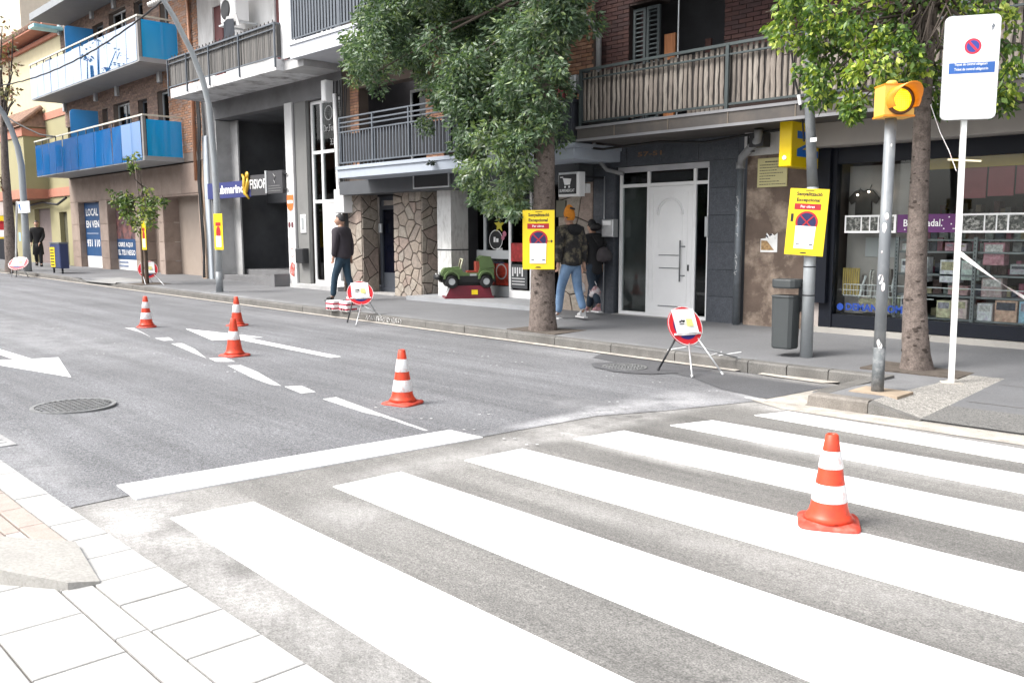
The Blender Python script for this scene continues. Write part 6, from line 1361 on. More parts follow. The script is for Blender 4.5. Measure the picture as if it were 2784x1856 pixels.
part('fine_print', m2, mat('print_slate', (0.10,0.12,0.15), rough=0.5), t)
t.rotation_euler = (0,0,radians(30))
part('foot_plate', MB().box(PXp-0.09,PXp+0.1,PYp-0.07,PYp+0.1,pz-0.02,pz+0.006), m_gutter, t)
t = thing('barrier_tape', 'white twisted barrier tape stretched from the white sign post to the right', 'tape', (PXp,PYp,1.4))
q0, q1 = at(2612,690,PYp), at(2860,850,PYp-0.3); N_ = 24; vs = []
for k in range(N_+1):
    f = k/N_; p = q0.lerp(q1, f); p.z -= 0.03*sin(pi*f); tw = 0.5+2.8*f; u_ = Vector((0, sin(tw), cos(tw)))*0.026; vs += [p-u_, p+u_]
part('strip', MB().add(vs, [(2*k, 2*k+1, 2*k+3, 2*k+2) for k in range(N_)]), m_conew, t)
t = thing('tape_remnant', 'short cream strip of tape tied across the white sign post', 'tape', (PXp,PYp,2.2))
q0, q1 = at(2577,434,PYp-0.06), at(2668,438,PYp-0.06); part('strip', MB().obox((q0+q1)/2, (q1-q0)/2, (0,0.003,0), (0,0,0.009)), mat('tape_cream', (0.62,0.55,0.36), rough=0.6), t)
t = thing('string', 'thin pale string hanging from the branches beside the white sign', 'string', (PXp,PYp,2.6))
part('cord', MB().tube([at(2530,285,9.4),at(2556,360,9.4),at(2580,410,9.35),at(2600,465,9.3)],0.004,5), m_conew, t)
# lottery box sign, perpendicular to the wall
t = thing('box_sign', 'yellow box sign with a blue letter shape jutting from the wall behind the lamp post', 'sign', (-6.6,11.5,2.3))
e0 = at(2120,330,11.1); e1 = at(2150,452,11.1)
m_lot = mat('sign_yellow', (0.80,0.56,0.0), rough=0.35, var=0.03); m_letb = mat('letter_blue_bright', (0.01,0.13,0.50), rough=0.4)
fx1 = e1.x
part('box', MB().bbox(e0.x, fx1, 11.1, 12.0, e1.z, e0.z, 0.01), m_lot, t)
za, zb3 = e1.z+0.14, e0.z-0.13; xx = fx1+0.002; ya, yb = 11.25, 11.85
part('letter', MB().poly([(xx,ya,zb3-0.10),(xx,yb-0.14,zb3-0.10),(xx,ya,za+0.10),(xx,ya,za),(xx,yb,za),(xx,yb,za+0.10),(xx,ya+0.14,za+0.10),(xx,yb,zb3-0.10),(xx,yb,zb3),(xx,ya,zb3)]), m_letb, t)
part('screw', MB().lathe([(0.03,0),(0.03,-0.01),(0.001,-0.014)], (e0.x+0.09,11.1,e1.z+0.12), 14, 'y'), m_white, t)
# bent street lamp on the left
t = thing('street_lamp', 'tall grey street lamp with a bent arm before the garage recess', 'street lamp', L1)
X1 = L1.x
pts = [(598,794),(593,640),(588,520),(582,430),(568,285),(550,215),(521,140),(500,100),(472,45),(444,0),(400,-70),(350,-150)]
P_ = [atx(u, v, X1) for u, v in pts]; P_[0] = L1.copy()
part('pole', MB().tube(P_, [0.085,0.08,0.078,0.074,0.07,0.068,0.064,0.062,0.058,0.054,0.05,0.045], 16), m_polel, t, smooth=True)
part('base_sleeve', MB().tube([L1, L1+Z*0.5], [0.089,0.085], 16), m_pole, t, smooth=True)
part('lamp_head', MB().obox(P_[-1]+Vector((0,-0.3,0.05)), (0.14,0,0), (0,0.35,0.05), (0,0,0.05)), m_alu, t)
part('base_mark', MB().lathe([(0.22,0.0),(0.22,0.006),(0.0,0.006)], L1, 20), m_pole, t)
L2 = G(76,738,side_z)
t = thing('street_lamp', 'farther grey street lamp with a bent arm at the left picture edge', 'street lamp', L2)
P_ = [L2]+[atx(u, v, L2.x) for u, v in ((70,640),(64,540),(58,450),(48,400),(30,350),(10,310),(-20,270),(-60,220))]
part('pole', MB().tube(P_, [0.14,0.12,0.115,0.11,0.10,0.09,0.085,0.08,0.07], 14), m_polel, t, smooth=True)
part('lamp_head', MB().obox(P_[-1]+Vector((0,-0.3,0.05)), (0.15,0,0), (0,0.35,0.05), (0,0,0.05)), m_alu, t)
# distant parking sign, cabinet
q = G(43,735,side_z); 
t = thing('parking_sign', 'distant white post with a white and blue parking panel beside the far street lamp', 'sign', q)
part('post', MB().tube([q, at(46,548,q.y)],0.035,8), m_postw, t); a = at(50,549,q.y); b = at(83,578,q.y)
part('panel', MB().box(a.x,b.x,q.y-0.03,q.y,b.z,a.z), m_white, t); part('blue_print', MB().poly([(a.x+0.05,q.y-0.034,a.z-0.1),(a.x+0.3,q.y-0.034,a.z-0.08),(a.x+0.38,q.y-0.034,b.z+0.08),(a.x+0.25,q.y-0.034,b.z+0.1)]), m_letb, t)
part('small_plate', MB().box(a.x-0.12,a.x+0.12,q.y-0.035,q.y-0.03,at(46,655,q.y).z,at(46,632,q.y).z), mat('plate_pale_blue', (0.3,0.45,0.55), rough=0.5), t)
q = G(150,743,side_z)
t = thing('street_cabinet', 'slim navy blue street cabinet on two legs with a yellow notice on its front', 'cabinet', q)
h_ = 1.02; a = at(137,700,q.y).x; b = at(163,700,q.y).x
part('body', MB().bbox(a,b,q.y,q.y+0.28,q.z+0.18,q.z+h_,0.02), mat('cabinet_navy', (0.03,0.045,0.12), rough=0.5), t)
for s_ in (a+0.04, b-0.08): part('leg', MB().box(s_,s_+0.05,q.y+0.05,q.y+0.1,q.z,q.z+0.18), m_navy, t)
part('cap', MB().box(a-0.01,b+0.01,q.y-0.01,q.y+0.29,q.z+h_,q.z+h_+0.05), m_bluerail, t)
t2 = thing('cabinet_notice', 'narrow yellow and white notice on the front of the navy street cabinet', 'notice', (a,q.y-0.01,q.z+0.3))
part('sheet', MB().box(a+0.03,a+(b-a)*0.5,q.y-0.01,q.y-0.004,q.z+0.22,q.z+0.9), m_yel, t2)
m2 = MB()
for k in range(6): m2.box(a+0.07,a+(b-a)*0.42,q.y-0.014,q.y-0.011,q.z+0.28+k*0.1,q.z+0.32+k*0.1)
part('print', m2, m_txt, t2)
# red and white striped packs at the walking man's feet
for k, (u, v) in enumerate(((912,843),(948,846),(966,832))):
    q = G(u, v, side_z); t = thing('striped_pack', ['red and white striped pack on the kerb edge, left of the walking man','red and white striped pack on the kerb edge, nearest the sign stand','red and white striped pack partly behind the sign stand'][k], 'pack', q, 'striped packs at the pavement edge')
    w = 0.26; part('box', MB().bbox(q.x-w/2,q.x+w/2,q.y-0.13,q.y+0.1,q.z,q.z+0.19,0.02), m_white, t)
    for j in range(2): part('stripe', MB().box(q.x-w/2-0.002,q.x+w/2+0.002,q.y-0.133,q.y+0.102,q.z+0.03+j*0.09,q.z+0.06+j*0.09), mat('pack_red', (0.45,0.03,0.06), rough=0.5), t)
    part('print', MB().box(q.x-0.06,q.x-0.02,q.y-0.136,q.y-0.133,q.z+0.02,q.z+0.07).box(q.x+0.02,q.x+0.07,q.y-0.136,q.y-0.133,q.z+0.02,q.z+0.06), m_black, t)
# overhead cable
t = thing('overhead_cable', 'black twisted cable sagging from the bent street lamp to the left across the brick building', 'cable', (-25,9,7))
A = at(450,-5,9.0); B = at(-40,236,9.0); pts = []
for k in range(40):
    f = k/39; p = A.lerp(B, f); p.z = at(450-490*f, 0, 9.0).z; u = 450-490*f
    v = {0:1}.get(9, None) or (5 + 225*(1-((1-f)**1.0)) ) ; v = -5 + (236+5)*(1-(1-f)**1.75)
    p = at(u, v, 9.0); pts.append(p+Vector((0,0,0.008*sin(k*2.4))))
part('cable', MB().tube(pts, 0.022, 6), m_cable, t)
t = thing('overhead_cable', 'thin dark cable hanging in front of the olive house', 'cable', (-40,10,6))
part('cable', MB().tube([at(-10,300,10.5),at(40,332,10.5),at(75,350,10.6),at(110,366,10.7),at(150,372,10.75)], 0.03, 6), m_cable, t)
t = thing('overhead_cable', 'black cable hanging down the reed balcony to the yellow box sign', 'cable', (-6,10.5,4))
part('cable', MB().tube([at(2150,115,10.5),at(2158,200,10.6),at(2172,262,10.7),at(2182,330,10.9),at(2186,385,11.0)], 0.014, 6), m_cable, t)
part('connector', MB().tube([at(2171,258,10.68),at(2176,285,10.7)], 0.022, 8), m_white, t)
# ================================================================== TREES
def leaf_mat(name, c, rough=0.45):
    m = bpy.data.materials.new(name); m.use_nodes = True; t = m.node_tree; N = t.nodes; L = t.links; N.clear()
    o = N.new('ShaderNodeOutputMaterial'); p = N.new('ShaderNodeBsdfPrincipled'); p.inputs['Base Color'].default_value = (*c, 1); p.inputs['Roughness'].default_value = rough
    tr = N.new('ShaderNodeBsdfTranslucent'); tr.inputs[0].default_value = (c[0]*1.3, c[1]*1.4, c[2]*0.7, 1)
    mx = N.new('ShaderNodeMixShader'); mx.inputs[0].default_value = 0.28; L.new(p.outputs[0], mx.inputs[1]); L.new(tr.outputs[0], mx.inputs[2]); L.new(mx.outputs[0], o.inputs[0])
    return m
def leaves(mb, c, rr, n, L_, W_, rnd, weights, droop=0.7, shell=0.35):
    for _ in range(n):
        while True:
            d = Vector((rnd.gauss(0,1), rnd.gauss(0,1), rnd.gauss(0,1)))
            if d.length > 1e-3: break
        d.normalize(); q = (shell + (1-shell)*rnd.random())**0.7
        p = Vector(c) + Vector((d.x*rr[0], d.y*rr[1], d.z*rr[2]))*q*rnd.uniform(0.8, 1.12)
        a = Vector((d.x+rnd.gauss(0,.5), d.y+rnd.gauss(0,.5), -droop+rnd.gauss(0,.5))).normalized()
        s = a.cross(Vector((rnd.gauss(0,1), rnd.gauss(0,1), rnd.gauss(0,.6)+0.4))).normalized(); nn = a.cross(s)
        l = L_*rnd.choice((.5,.7,.85,1,1,1.15,1.35))*rnd.uniform(.85,1.1); w = W_*rnd.uniform(.7,1.2)
        mb.mat(rnd.choices(range(len(weights)), weights)[0])
        mb.add([p, p+a*l*0.4+s*w*0.5+nn*w*0.12, p+a*l, p+a*l*0.4-s*w*0.5+nn*w*0.12], [(0,1,2),(0,2,3)])
def crown_from(clumps, y0, dy, rnd, dens, L_, W_, weights_fn, droop=0.7, yrange=0.6):
    mb = MB(); stems = []
    for (u, v, r) in clumps:
        y = y0 + rnd.uniform(-yrange, yrange); c = at(u*1.18367, v*1.18367, y); dep = (c-Vector((0,0,HC))).dot(CF)
        R_ = r*1.18367*dep/F; w = weights_fn(rnd)
        # a clump is several sprays hanging from one limb end
        k = max(6, int(8*R_/0.35))
        for j in range(k):
            o = Vector((rnd.gauss(0,.5), rnd.gauss(0,.5), rnd.gauss(0,.5)))*R_*0.8
            rs_ = max(0.10, R_*rnd.uniform(.32,.62)); w2 = [max(0.02, x*rnd.uniform(.4,1.8)) for x in w]
            leaves(mb, c+o, (rs_, rs_, rs_*rnd.uniform(.7,1.3)), int(dens*(rs_/0.25)**2), L_, W_, rnd, w2, droop)
        stems.append((c, R_))
    return mb, stems
m_bark = mat('bark_grey_brown', (0.155,0.125,0.110), rough=0.95, var=0.18, scale=4, fine=0.25, fscale=60, stain=(0.05,0.038,0.03), stain_amt=0.75, sscale=13, bump=0.012, bscale=22)
m_branch = mat('branch_bark', (0.07,0.055,0.045), rough=0.95, var=0.2)
def limbs(mb, base, stems, rnd, r0=0.05, every=1):
    for (c, R_) in stems[::every]:
        mid = base.lerp(c, 0.5)+Vector((rnd.uniform(-.15,.15), rnd.uniform(-.15,.15), rnd.uniform(.0,.25)))
        mb.tube([base+Vector((0,0,rnd.uniform(-.3,.5))), mid, c, c+Vector((rnd.uniform(-.3,.3),rnd.uniform(-.3,.3),-0.3*R_))], [r0, r0*0.6, r0*0.3, 0.006], 7)
def trunk(t, pts, rad, n=20, knots=26, rnd=None, name='trunk'):
    rnd = rnd or random.Random(1); mb = MB(); seg = []
    m_ = 30; P = []
    for i in range(m_+1):
        f = i/m_*(len(pts)-1); k = min(int(f), len(pts)-2); a = f-k; P.append((Vector(pts[k]).lerp(Vector(pts[k+1]), a), rad[k]*(1-a)+rad[k+1]*a))
    vs = []
    for i, (p, r) in enumerate(P):
        for k in range(n):
            a = 2*pi*k/n; rr = r*(1+0.035*sin(3*a+i*0.5)+0.03*sin(7*a-i*0.9)+rnd.uniform(-.02,.02)); 
            if i < 2: rr *= 1.0+0.10*(2-i)*(0.6+0.4*sin(4*a))
            vs.append(p+Vector((rr*cos(a), rr*sin(a), 0)))
    mb.add(vs, [(i*n+k, i*n+(k+1)%n, (i+1)*n+(k+1)%n, (i+1)*n+k) for i in range(m_) for k in range(n)])
    part(name, mb, m_bark, t, smooth=True)
    mb = MB()
    for _ in range(knots):
        i = rnd.randrange(1, m_-3); p, r = P[i]; a = rnd.uniform(-2.9, 0.4); d = Vector((cos(a), sin(a), 0)); e = Vector((-sin(a), cos(a), 0)); s_ = rnd.uniform(.010,.022)*(r/0.15)**0.5
        c = p + d*(r*1.005) + Z*rnd.uniform(0, .1)
        ring = [c + e*s_*cos(k*pi/4)*1.5 + Z*s_*sin(k*pi/4)*0.8 for k in range(8)]; mb.add(ring+[c+d*0.006], [(k, (k+1)%8, 8) for k in range(8)])
    part('bark_knot', mb, mat('bark_scar', (0.05,0.038,0.032), rough=0.95, var=0.3), t, kind='stuff')
# big tree
rn = random.Random(11)
tb = thing('street_tree', 'big dense dark green street tree with drooping narrow leaves before the stone pillars', 'tree', (TX,TY,side_z(TX,TY)))
zt0 = side_z(TX,TY)
top = at(1480,330,TY); 
trunk(tb, [(TX,TY,zt0-0.05),(TX+0.01,TY,zt0+1.0),(top.x,TY,top.z),(top.x-0.1,TY,5.2),(top.x-0.2,TY,6.6)], [0.205,0.175,0.150,0.12,0.07], rnd=rn, knots=70)
CL = [(830,130,55),(900,90,75),(980,60,90),(1080,60,100),(1180,60,100),(1280,50,80),(855,170,42),(815,165,30),(950,150,62),(1040,180,90),(1130,180,90),(1230,170,75),(1275,120,55),(1060,270,62),(1150,280,85),(1215,270,72),(1085,350,55),(1160,370,70),(1205,345,55),(1255,235,40),
      (1100,430,50),(1165,450,58),(1200,415,45),(1185,485,24),(1060,405,32),(1005,235,32),(985,290,22),(1130,475,25),(1240,300,40),(1250,200,45),(905,25,70),(1010,-20,90),(1130,-30,110),(1250,-20,90),(1335,20,42),(1320,70,30),(900,-40,70),(1000,-120,110),(1150,-150,130),(1290,-100,90),(850,60,45)]
GW = lambda r: r.choice([[.52,.30,.10,.08],[.35,.38,.17,.10],[.60,.26,.08,.06],[.22,.32,.26,.20],[.48,.34,.10,.08]])
mb, stems = crown_from(CL, 9.55, 0, rn, 200, 0.098, 0.040, GW, 0.5, 0.62)
mb2, _s = crown_from([(1250,40,45),(1245,110,45),(1250,180,42),(1235,250,40),(1215,310,38),(1170,330,50),(1120,240,60),(1180,100,60),(1255,290,26)], 9.02, 0, rn, 170, 0.098, 0.040, GW, 0.5, 0.12); mb.m += mb2.m; o_ = len(mb.v); mb.v += mb2.v; mb.f += [tuple(i+o_ for i in f) for f in mb2.f]
lm = [leaf_mat('leaf_dark', (0.062,0.105,0.060)), leaf_mat('leaf_mid', (0.120,0.185,0.100)), leaf_mat('leaf_light', (0.19,0.26,0.10)), leaf_mat('leaf_grey', (0.26,0.31,0.24), 0.3)]
part('crown', mb, lm, tb)
br = MB(); limbs(br, Vector((top.x-0.1,TY+0.1,4.9)), stems, rn, 0.030, 3); part('branches', br, m_branch, tb, smooth=True)
# right tree
rn = random.Random(23)
UX, UY = -3.75, 9.72; zt0 = side_z(UX,UY)
tr_ = thing('street_tree', 'slender street tree with bright yellow green leaves between the traffic light and the white sign', 'tree', (UX,UY,zt0))
top = at(2508,290,UY)
trunk(tr_, [(UX,UY,zt0-0.05),(at(2488,800,UY).x,UY,at(2488,800,UY).z),(top.x,UY,top.z),(top.x+0.05,UY,4.2),(top.x+0.1,UY,5.4)], [0.155,0.112,0.082,0.06,0.03], rnd=rn, knots=90)
CR_ = [(1862,60,34),(1860,110,34),(1858,160,34),(1866,195,28),(1840,20,45),(1800,20,38),(1790,60,25),(1850,55,60),(1920,40,62),(1990,30,60),(2060,25,50),(1880,120,45),(1930,120,50),(1985,110,50),(1900,175,42),(1945,190,42),(1970,160,40),(1955,235,28),(1890,225,25),(2025,140,32),(2050,185,32),(2085,190,24),(2030,90,30),(2110,160,22),(1955,258,13),(2075,85,25),
       (2140,90,30),(2150,160,28),(2140,210,24),(2095,130,25),(2190,20,40),(2260,25,45),(2320,40,35),(2310,100,28),(2325,160,24),(2315,205,18),(2305,240,12),(2160,250,14),(2140,20,40),(1900,-30,70),(2020,-40,80),(2150,-50,80),(2290,-40,80)]
YW = lambda r: r.choice([[.45,.35,.15,.05],[.25,.35,.27,.13],[.15,.28,.32,.25],[.5,.35,.1,.05]])
L_ = [c for c in CR_ if c[0] < 2120]; R_2 = [c for c in CR_ if c[0] >= 2120]
mb, stems = crown_from(L_, 9.15, 0, rn, 125, 0.080, 0.050, YW, 0.9, 0.30)
mb2, st2 = crown_from(R_2, 9.75, 0, rn, 90, 0.085, 0.050, YW, 0.9, 0.22); mb.m += mb2.m; o_ = len(mb.v); mb.v += mb2.v; mb.f += [tuple(i+o_ for i in f) for f in mb2.f]; stems += st2
lm = [leaf_mat('leaf_green_shadow', (0.050,0.105,0.022)), leaf_mat('leaf_green', (0.105,0.185,0.030)), leaf_mat('leaf_yellow_green', (0.26,0.35,0.048)), leaf_mat('leaf_lime_highlight', (0.50,0.57,0.11))]  # darkest and lightest tones paint leaf shadows and highlights into the colour
part('crown', mb, lm, tr_)
br = MB(); limbs(br, Vector((top.x,UY,3.6)), stems, rn, 0.022)
for k in range(16):
    a = at(2540+rn.uniform(-60,40), rn.uniform(-20,60), 9.4); b = a+Vector((rn.uniform(-.5,.2), rn.uniform(-.3,.2), rn.uniform(-.9,-.4))); br.tube([a, a.lerp(b,.5)+Vector((rn.uniform(-.08,.08),0,0)), b], [0.008,0.006,0.003], 5)
part('branches', br, m_branch, tr_, smooth=True)
# small staked tree
rn = random.Random(31); SXt, SYt = -24.93, 9.62; zs_ = side_z(SXt,SYt)
t = thing('young_tree', 'young street tree with loose green tufts tied to two wooden stakes before the blue banners', 'tree', (SXt,SYt,zs_))
tp = at(365,420,SYt)
part('trunk', MB().tube([(SXt+0.1,SYt,zs_),(SXt+0.12,SYt,zs_+1.6),(tp.x+0.1,SYt,zs_+2.6),(tp.x,SYt,tp.z)],[0.035,0.03,0.022,0.008],8), m_bark, t, smooth=True)
for dx in (-0.10, 0.12): part('stake', MB().tube([(SXt+dx,SYt-0.05,zs_),(SXt+dx,SYt-0.05,zs_+1.55)],0.04,8), mat('stake_wood', (0.14,0.10,0.075), rough=0.9, var=0.2), t)
CS = [(262,460,22),(285,450,20),(300,478,30),(335,455,24),(360,465,18),(345,480,24),(310,510,26),(345,510,20),(300,358,14),(305,385,12),(285,498,14),(372,462,9)]
mb, stems = crown_from(CS, 9.6, 0, rn, 60, 0.12, 0.07, YW, 0.6, 0.3)
part('crown', mb, [leaf_mat('leaf_small_a', (0.045,0.080,0.025)), leaf_mat('leaf_small_b', (0.085,0.14,0.035)), leaf_mat('leaf_small_c', (0.16,0.21,0.06)), leaf_mat('leaf_small_d', (0.3,0.34,0.08))], t)
br = MB(); limbs(br, Vector((SXt+0.1,SYt,zs_+2.3)), stems, rn, 0.018); part('branches', br, m_branch, t)
# far left tree
rn = random.Random(37); q = G(35,735,side_z)
t = thing('street_tree', 'far street tree with a thick trunk and thin reddish foliage at the left picture edge', 'tree', q)
tp = at(8,300,q.y)
trunk(t, [q-Z*0.05, at(24,600,q.y), at(14,450,q.y), tp, at(-5,150,q.y)], [0.24,0.17,0.13,0.10,0.06], rnd=rn, knots=20)
CS = [(5,150,30),(20,110,22),(30,85,12),(10,210,28),(35,230,14),(28,200,14),(5,60,20),(2,430,14),(12,405,10),(30,165,12),(5,280,14)]
mb, stems = crown_from(CS, q.y, 0, rn, 10, 0.16, 0.10, YW, 0.5, 0.5)
part('crown', mb, [leaf_mat('leaf_rust', (0.16,0.06,0.035)), leaf_mat('leaf_brown', (0.14,0.10,0.05)), leaf_mat('leaf_dull', (0.16,0.16,0.09)), leaf_mat('leaf_pale', (0.30,0.27,0.16))], t)
br = MB(); limbs(br, at(10,330,q.y), stems, rn, 0.05); part('branches', br, m_branch, t)
t = thing('climbing_ivy', 'rust coloured ivy spotting the pink house wall at the left picture edge', 'ivy', at(20,200,12.2))
mb = MB()
for _ in range(60):
    u, v = rn.uniform(-5,42), rn.choice((rn.uniform(95,150), rn.uniform(100,310))); leaves(mb, at(u, v, 12.2), (0.28,0.04,0.28), 9, 0.2, 0.16, rn, [.4,.3,.3], 0.4)
part('foliage', mb, [leaf_mat('ivy_rust', (0.20,0.07,0.045)), leaf_mat('ivy_olive', (0.14,0.14,0.06)), leaf_mat('ivy_pale', (0.38,0.26,0.16))], t)
# climbing plant leaf tuft hanging from the middle balcony
t = thing('hanging_plant', 'small dark plant hanging under the pale blue balcony slab left of the big tree', 'plant', at(1172,440,10.75))
mb = MB(); leaves(mb, at(1172,442,10.72), (0.07,0.05,0.06), 60, 0.07, 0.035, rn, [1], 0.5); part('foliage', mb, [leaf_mat('leaf_black_green', (0.02,0.03,0.02))], t)
# ================================================================== PEOPLE
def skin(vs, es, rad, sub=2, root=0):
    me = bpy.data.meshes.new('s'); me.from_pydata([tuple(v) for v in vs], es, []); ob = bpy.data.objects.new('s', me); SC.collection.objects.link(ob)
    mo = ob.modifiers.new('k', 'SKIN'); mo.use_smooth_shade = True
    if not me.skin_vertices: me.skin_vertices.new() if hasattr(me.skin_vertices, 'new') else None
    sv = me.skin_vertices[0].data
    for i, r in enumerate(rad): sv[i].radius = (r, r) if not isinstance(r, tuple) else r; sv[i].use_root = (i == root)
    if sub: s2 = ob.modifiers.new('u', 'SUBSURF'); s2.levels = sub; s2.render_levels = sub
    dg = bpy.context.evaluated_depsgraph_get(); ev = ob.evaluated_get(dg); m = ev.to_mesh()
    V = [tuple(v.co) for v in m.vertices]; Fc = [tuple(p.vertices) for p in m.polygons]; ev.to_mesh_clear()
    bpy.data.objects.remove(ob); bpy.data.meshes.remove(me)
    return V, Fc
def head_mesh(c, R3, s=1.0):
    # lat/long head facing +x (local), with brow, nose, chin and ears; R3 turns it
    V = []; Fc = []; n, m_ = 20, 16
    for i in range(m_+1):
        th = 0.06+(pi-0.12)*i/m_
        for k in range(n):
            ph = 2*pi*k/n; d = Vector((sin(th)*cos(ph), sin(th)*sin(ph), cos(th)))
            r = Vector((0.098, 0.078, 0.120)); p = Vector((d.x*r.x, d.y*r.y, d.z*r.z))
            front = max(0, d.x)
            if d.z < 0: p.x += 0.012*front; p.y *= 1-0.25*(-d.z); p.z *= 1.0
            nose = math.exp(-((d.y)/0.16)**2 - ((d.z+0.12)/0.20)**2)*front; p.x += 0.026*nose
            eye = math.exp(-((abs(d.y)-0.38)/0.16)**2 - ((d.z-0.08)/0.12)**2)*front; p.x -= 0.010*eye
            mouth = math.exp(-((d.y)/0.30)**2 - ((d.z+0.52)/0.07)**2)*front; p.x -= 0.006*mouth
            ear = math.exp(-((d.x+0.05)/0.16)**2 - ((d.z+0.02)/0.24)**2)*(abs(d.y) > 0.9); p.y += math.copysign(0.016*ear, d.y)
            V.append(p)
    for i in range(m_):
        for k in range(n): Fc.append((i*n+k, i*n+(k+1)%n, (i+1)*n+(k+1)%n, (i+1)*n+k))
    return [Vector(c)+(R3@(v*s)) for v in V], Fc
def cap_mesh(c, R3, s, cut=0.1, grow=1.09, fr=0.35):
    V, Fc = head_mesh((0,0,0), Matrix.Identity(3), 1.0)
    keep = [ (v.z/0.12 > cut+fr-0.75*max(0.0, min(1.0, (0.055-v.x)/0.09))) for v in V]
    out = [Vector(c)+R3@(Vector((v.x*grow, v.y*grow, v.z*grow))*s) for v in V]
    return out, [f for f in Fc if all(keep[i] for i in f)]
def hand(vs, es, rd, wi, wrist, d, side, palm, curl=0.5):
    # a palm and five bent fingers grown from the wrist vertex wi; d: along the hand, side: towards the thumb
    d = Vector(d).normalized(); side = Vector(side).normalized(); nrm = d.cross(side).normalized()*palm
    vs.append(wrist+d*0.05); rd.append(0.026); p0 = len(vs)-1; es.append((wi, p0))
    for k, (o, l) in enumerate(((0.026,0.070),(0.009,0.078),(-0.009,0.072),(-0.026,0.058))):
        a = wrist+d*0.085+side*o; vs.append(a); rd.append(0.0105); i0 = len(vs)-1; es.append((p0, i0))
        b = a+d*l*0.5+nrm*l*0.2*curl; vs.append(b); rd.append(0.0090); es.append((i0, len(vs)-1))
        c = b+d*l*0.35+nrm*l*0.45*curl; vs.append(c); rd.append(0.0075); es.append((len(vs)-2, len(vs)-1))
    a = wrist+d*0.04+side*0.035; vs.append(a); rd.append(0.013); es.append((p0, len(vs)-1)); b = a+d*0.04+side*0.012; vs.append(b); rd.append(0.010); es.append((len(vs)-2, len(vs)-1))
def person(loc, heading, label, J, h=1.75, skinc=None, top=None, low=None, shoe=None, hairm=None, coat_len=0.86, bulk=1.0, head_yaw=0.0, head_pitch=0.0, hair=True, coat=False, shoe_sole=None):
    k = h/1.75; Rz = Matrix.Rotation(heading, 3, 'Z'); O = Vector(loc)
    W = lambda p: O + Rz@(Vector(p)*k)
    t = thing('person', label, 'person', loc)
    g = lambda n: Vector(J[n])
    # body: one continuous skin from ankles to neck and fingertips
    vs, es, rd = [], [], []
    def add(p, r, prev=None):
        vs.append(W(p)); rd.append(r*k)
        if prev is not None: es.append((prev, len(vs)-1))
        return len(vs)-1
    pe = add(g('pelvis'), 0.125); sp = add(g('spine'), 0.12, pe); ch = add(g('chest'), 0.135, sp); nb = add(g('neck'), 0.062, ch); hd = add(g('head')+Vector((0,0,-0.06)), 0.060, nb)
    for s_ in 'lr':
        hp = add(g('hip_'+s_), 0.088, pe); kn = add(g('knee_'+s_), 0.058, hp); an = add(g('ankle_'+s_)+Vector((0,0,.02)), 0.030, kn); add(g('ankle_'+s_).lerp(g('toe_'+s_), 0.6)+Vector((0,0,-.02)), 0.020, an)
        sh = add(g('shoulder_'+s_), 0.070, ch); el = add(g('elbow_'+s_), 0.042, sh); wr = add(g('wrist_'+s_), 0.028, el)
        d = (W(g('wrist_'+s_))-W(g('elbow_'+s_))).normalized(); sd_ = Rz@Vector((1,0,0)); hand(vs, es, rd, wr, W(g('wrist_'+s_)), d, sd_-d*sd_.dot(d), -1 if s_ == 'l' else 1, 0.8)
    V, Fc = skin(vs, es, rd, 1)
    mb = MB().add(V, Fc); Rh = Rz@Matrix.Rotation(head_yaw, 3, 'Z')@Matrix.Rotation(head_pitch, 3, 'Y')
    hv, hf = head_mesh(W(g('head')), Rh, k); mb.add(hv, hf)
    part('body', mb, skinc, t, smooth=True)
    hc = W(g('head')); ey = MB()
    for s_ in (-1, 1): c = hc+Rh@(Vector((0.086, 0.030*s_, 0.012))*k); ey.lathe([(0.001,-0.006),(0.009,-0.003),(0.009,0.003),(0.001,0.006)], c, 8)
    part('eyes', ey, m_black, t)
    part('mouth', MB().obox(hc+Rh@(Vector((0.098,0,-0.062))*k), Rh@Vector((0.004,0,0)), Rh@Vector((0,0.020,0)), (0,0,0.003)), mat('lips', (0.25,0.09,0.08), rough=0.5), t)
    if hair:
        hv, hf = cap_mesh(hc+Z*0.004, Rh, k); part('hair', MB().add(hv, hf), hairm, t, smooth=True)
    # trousers
    vs, es, rd = [], [], []
    pe = add(g('pelvis')+Vector((0,0,0.06)), 0.135); p2 = add(g('pelvis')-Vector((0,0,0.03)), 0.135, pe)
    for s_ in 'lr':
        hp = add(g('hip_'+s_)-Vector((0,0,.04)), 0.100, p2); kn = add(g('knee_'+s_), 0.072, hp); an = add(g('ankle_'+s_)+Vector((0,0,0.012)), 0.060, kn); 
    V, Fc = skin(vs, es, [r*1.03 for r in rd], 2); part('trousers', MB().add(V, Fc), low, t, smooth=True)
    # jacket
    vs, es, rd = [], [], []
    b = bulk
    nb = add(g('neck')+Vector((0,0,0.02)), 0.074*b); ch = add(g('chest')+Vector((0,0,0.02)), 0.158*b, nb); sp = add(g('spine'), 0.150*b, ch); hm = add(Vector((g('pelvis').x, g('pelvis').y, coat_len+0.08)), 0.158*b, sp); add(Vector((g('pelvis').x, g('pelvis').y, coat_len)), 0.155*b, hm)
    for s_ in 'lr':
        sh = add(g('shoulder_'+s_), 0.088*b, ch); el = add(g('elbow_'+s_), 0.064*b, sh); wr = add(g('wrist_'+s_), 0.048*b, el)
    V, Fc = skin(vs, es, rd, 2); part('jacket', MB().add(V, Fc), top, t, smooth=True)
    if coat:
        c0 = W((g('pelvis').x, 0, coat_len+0.1)); part('coat_skirt', MB().tube([c0, W((g('pelvis').x, 0, 0.72)), W((g('pelvis').x-0.01, 0, 0.45))], [0.165*k, 0.185*k, 0.20*k], 18), top, t, smooth=True)
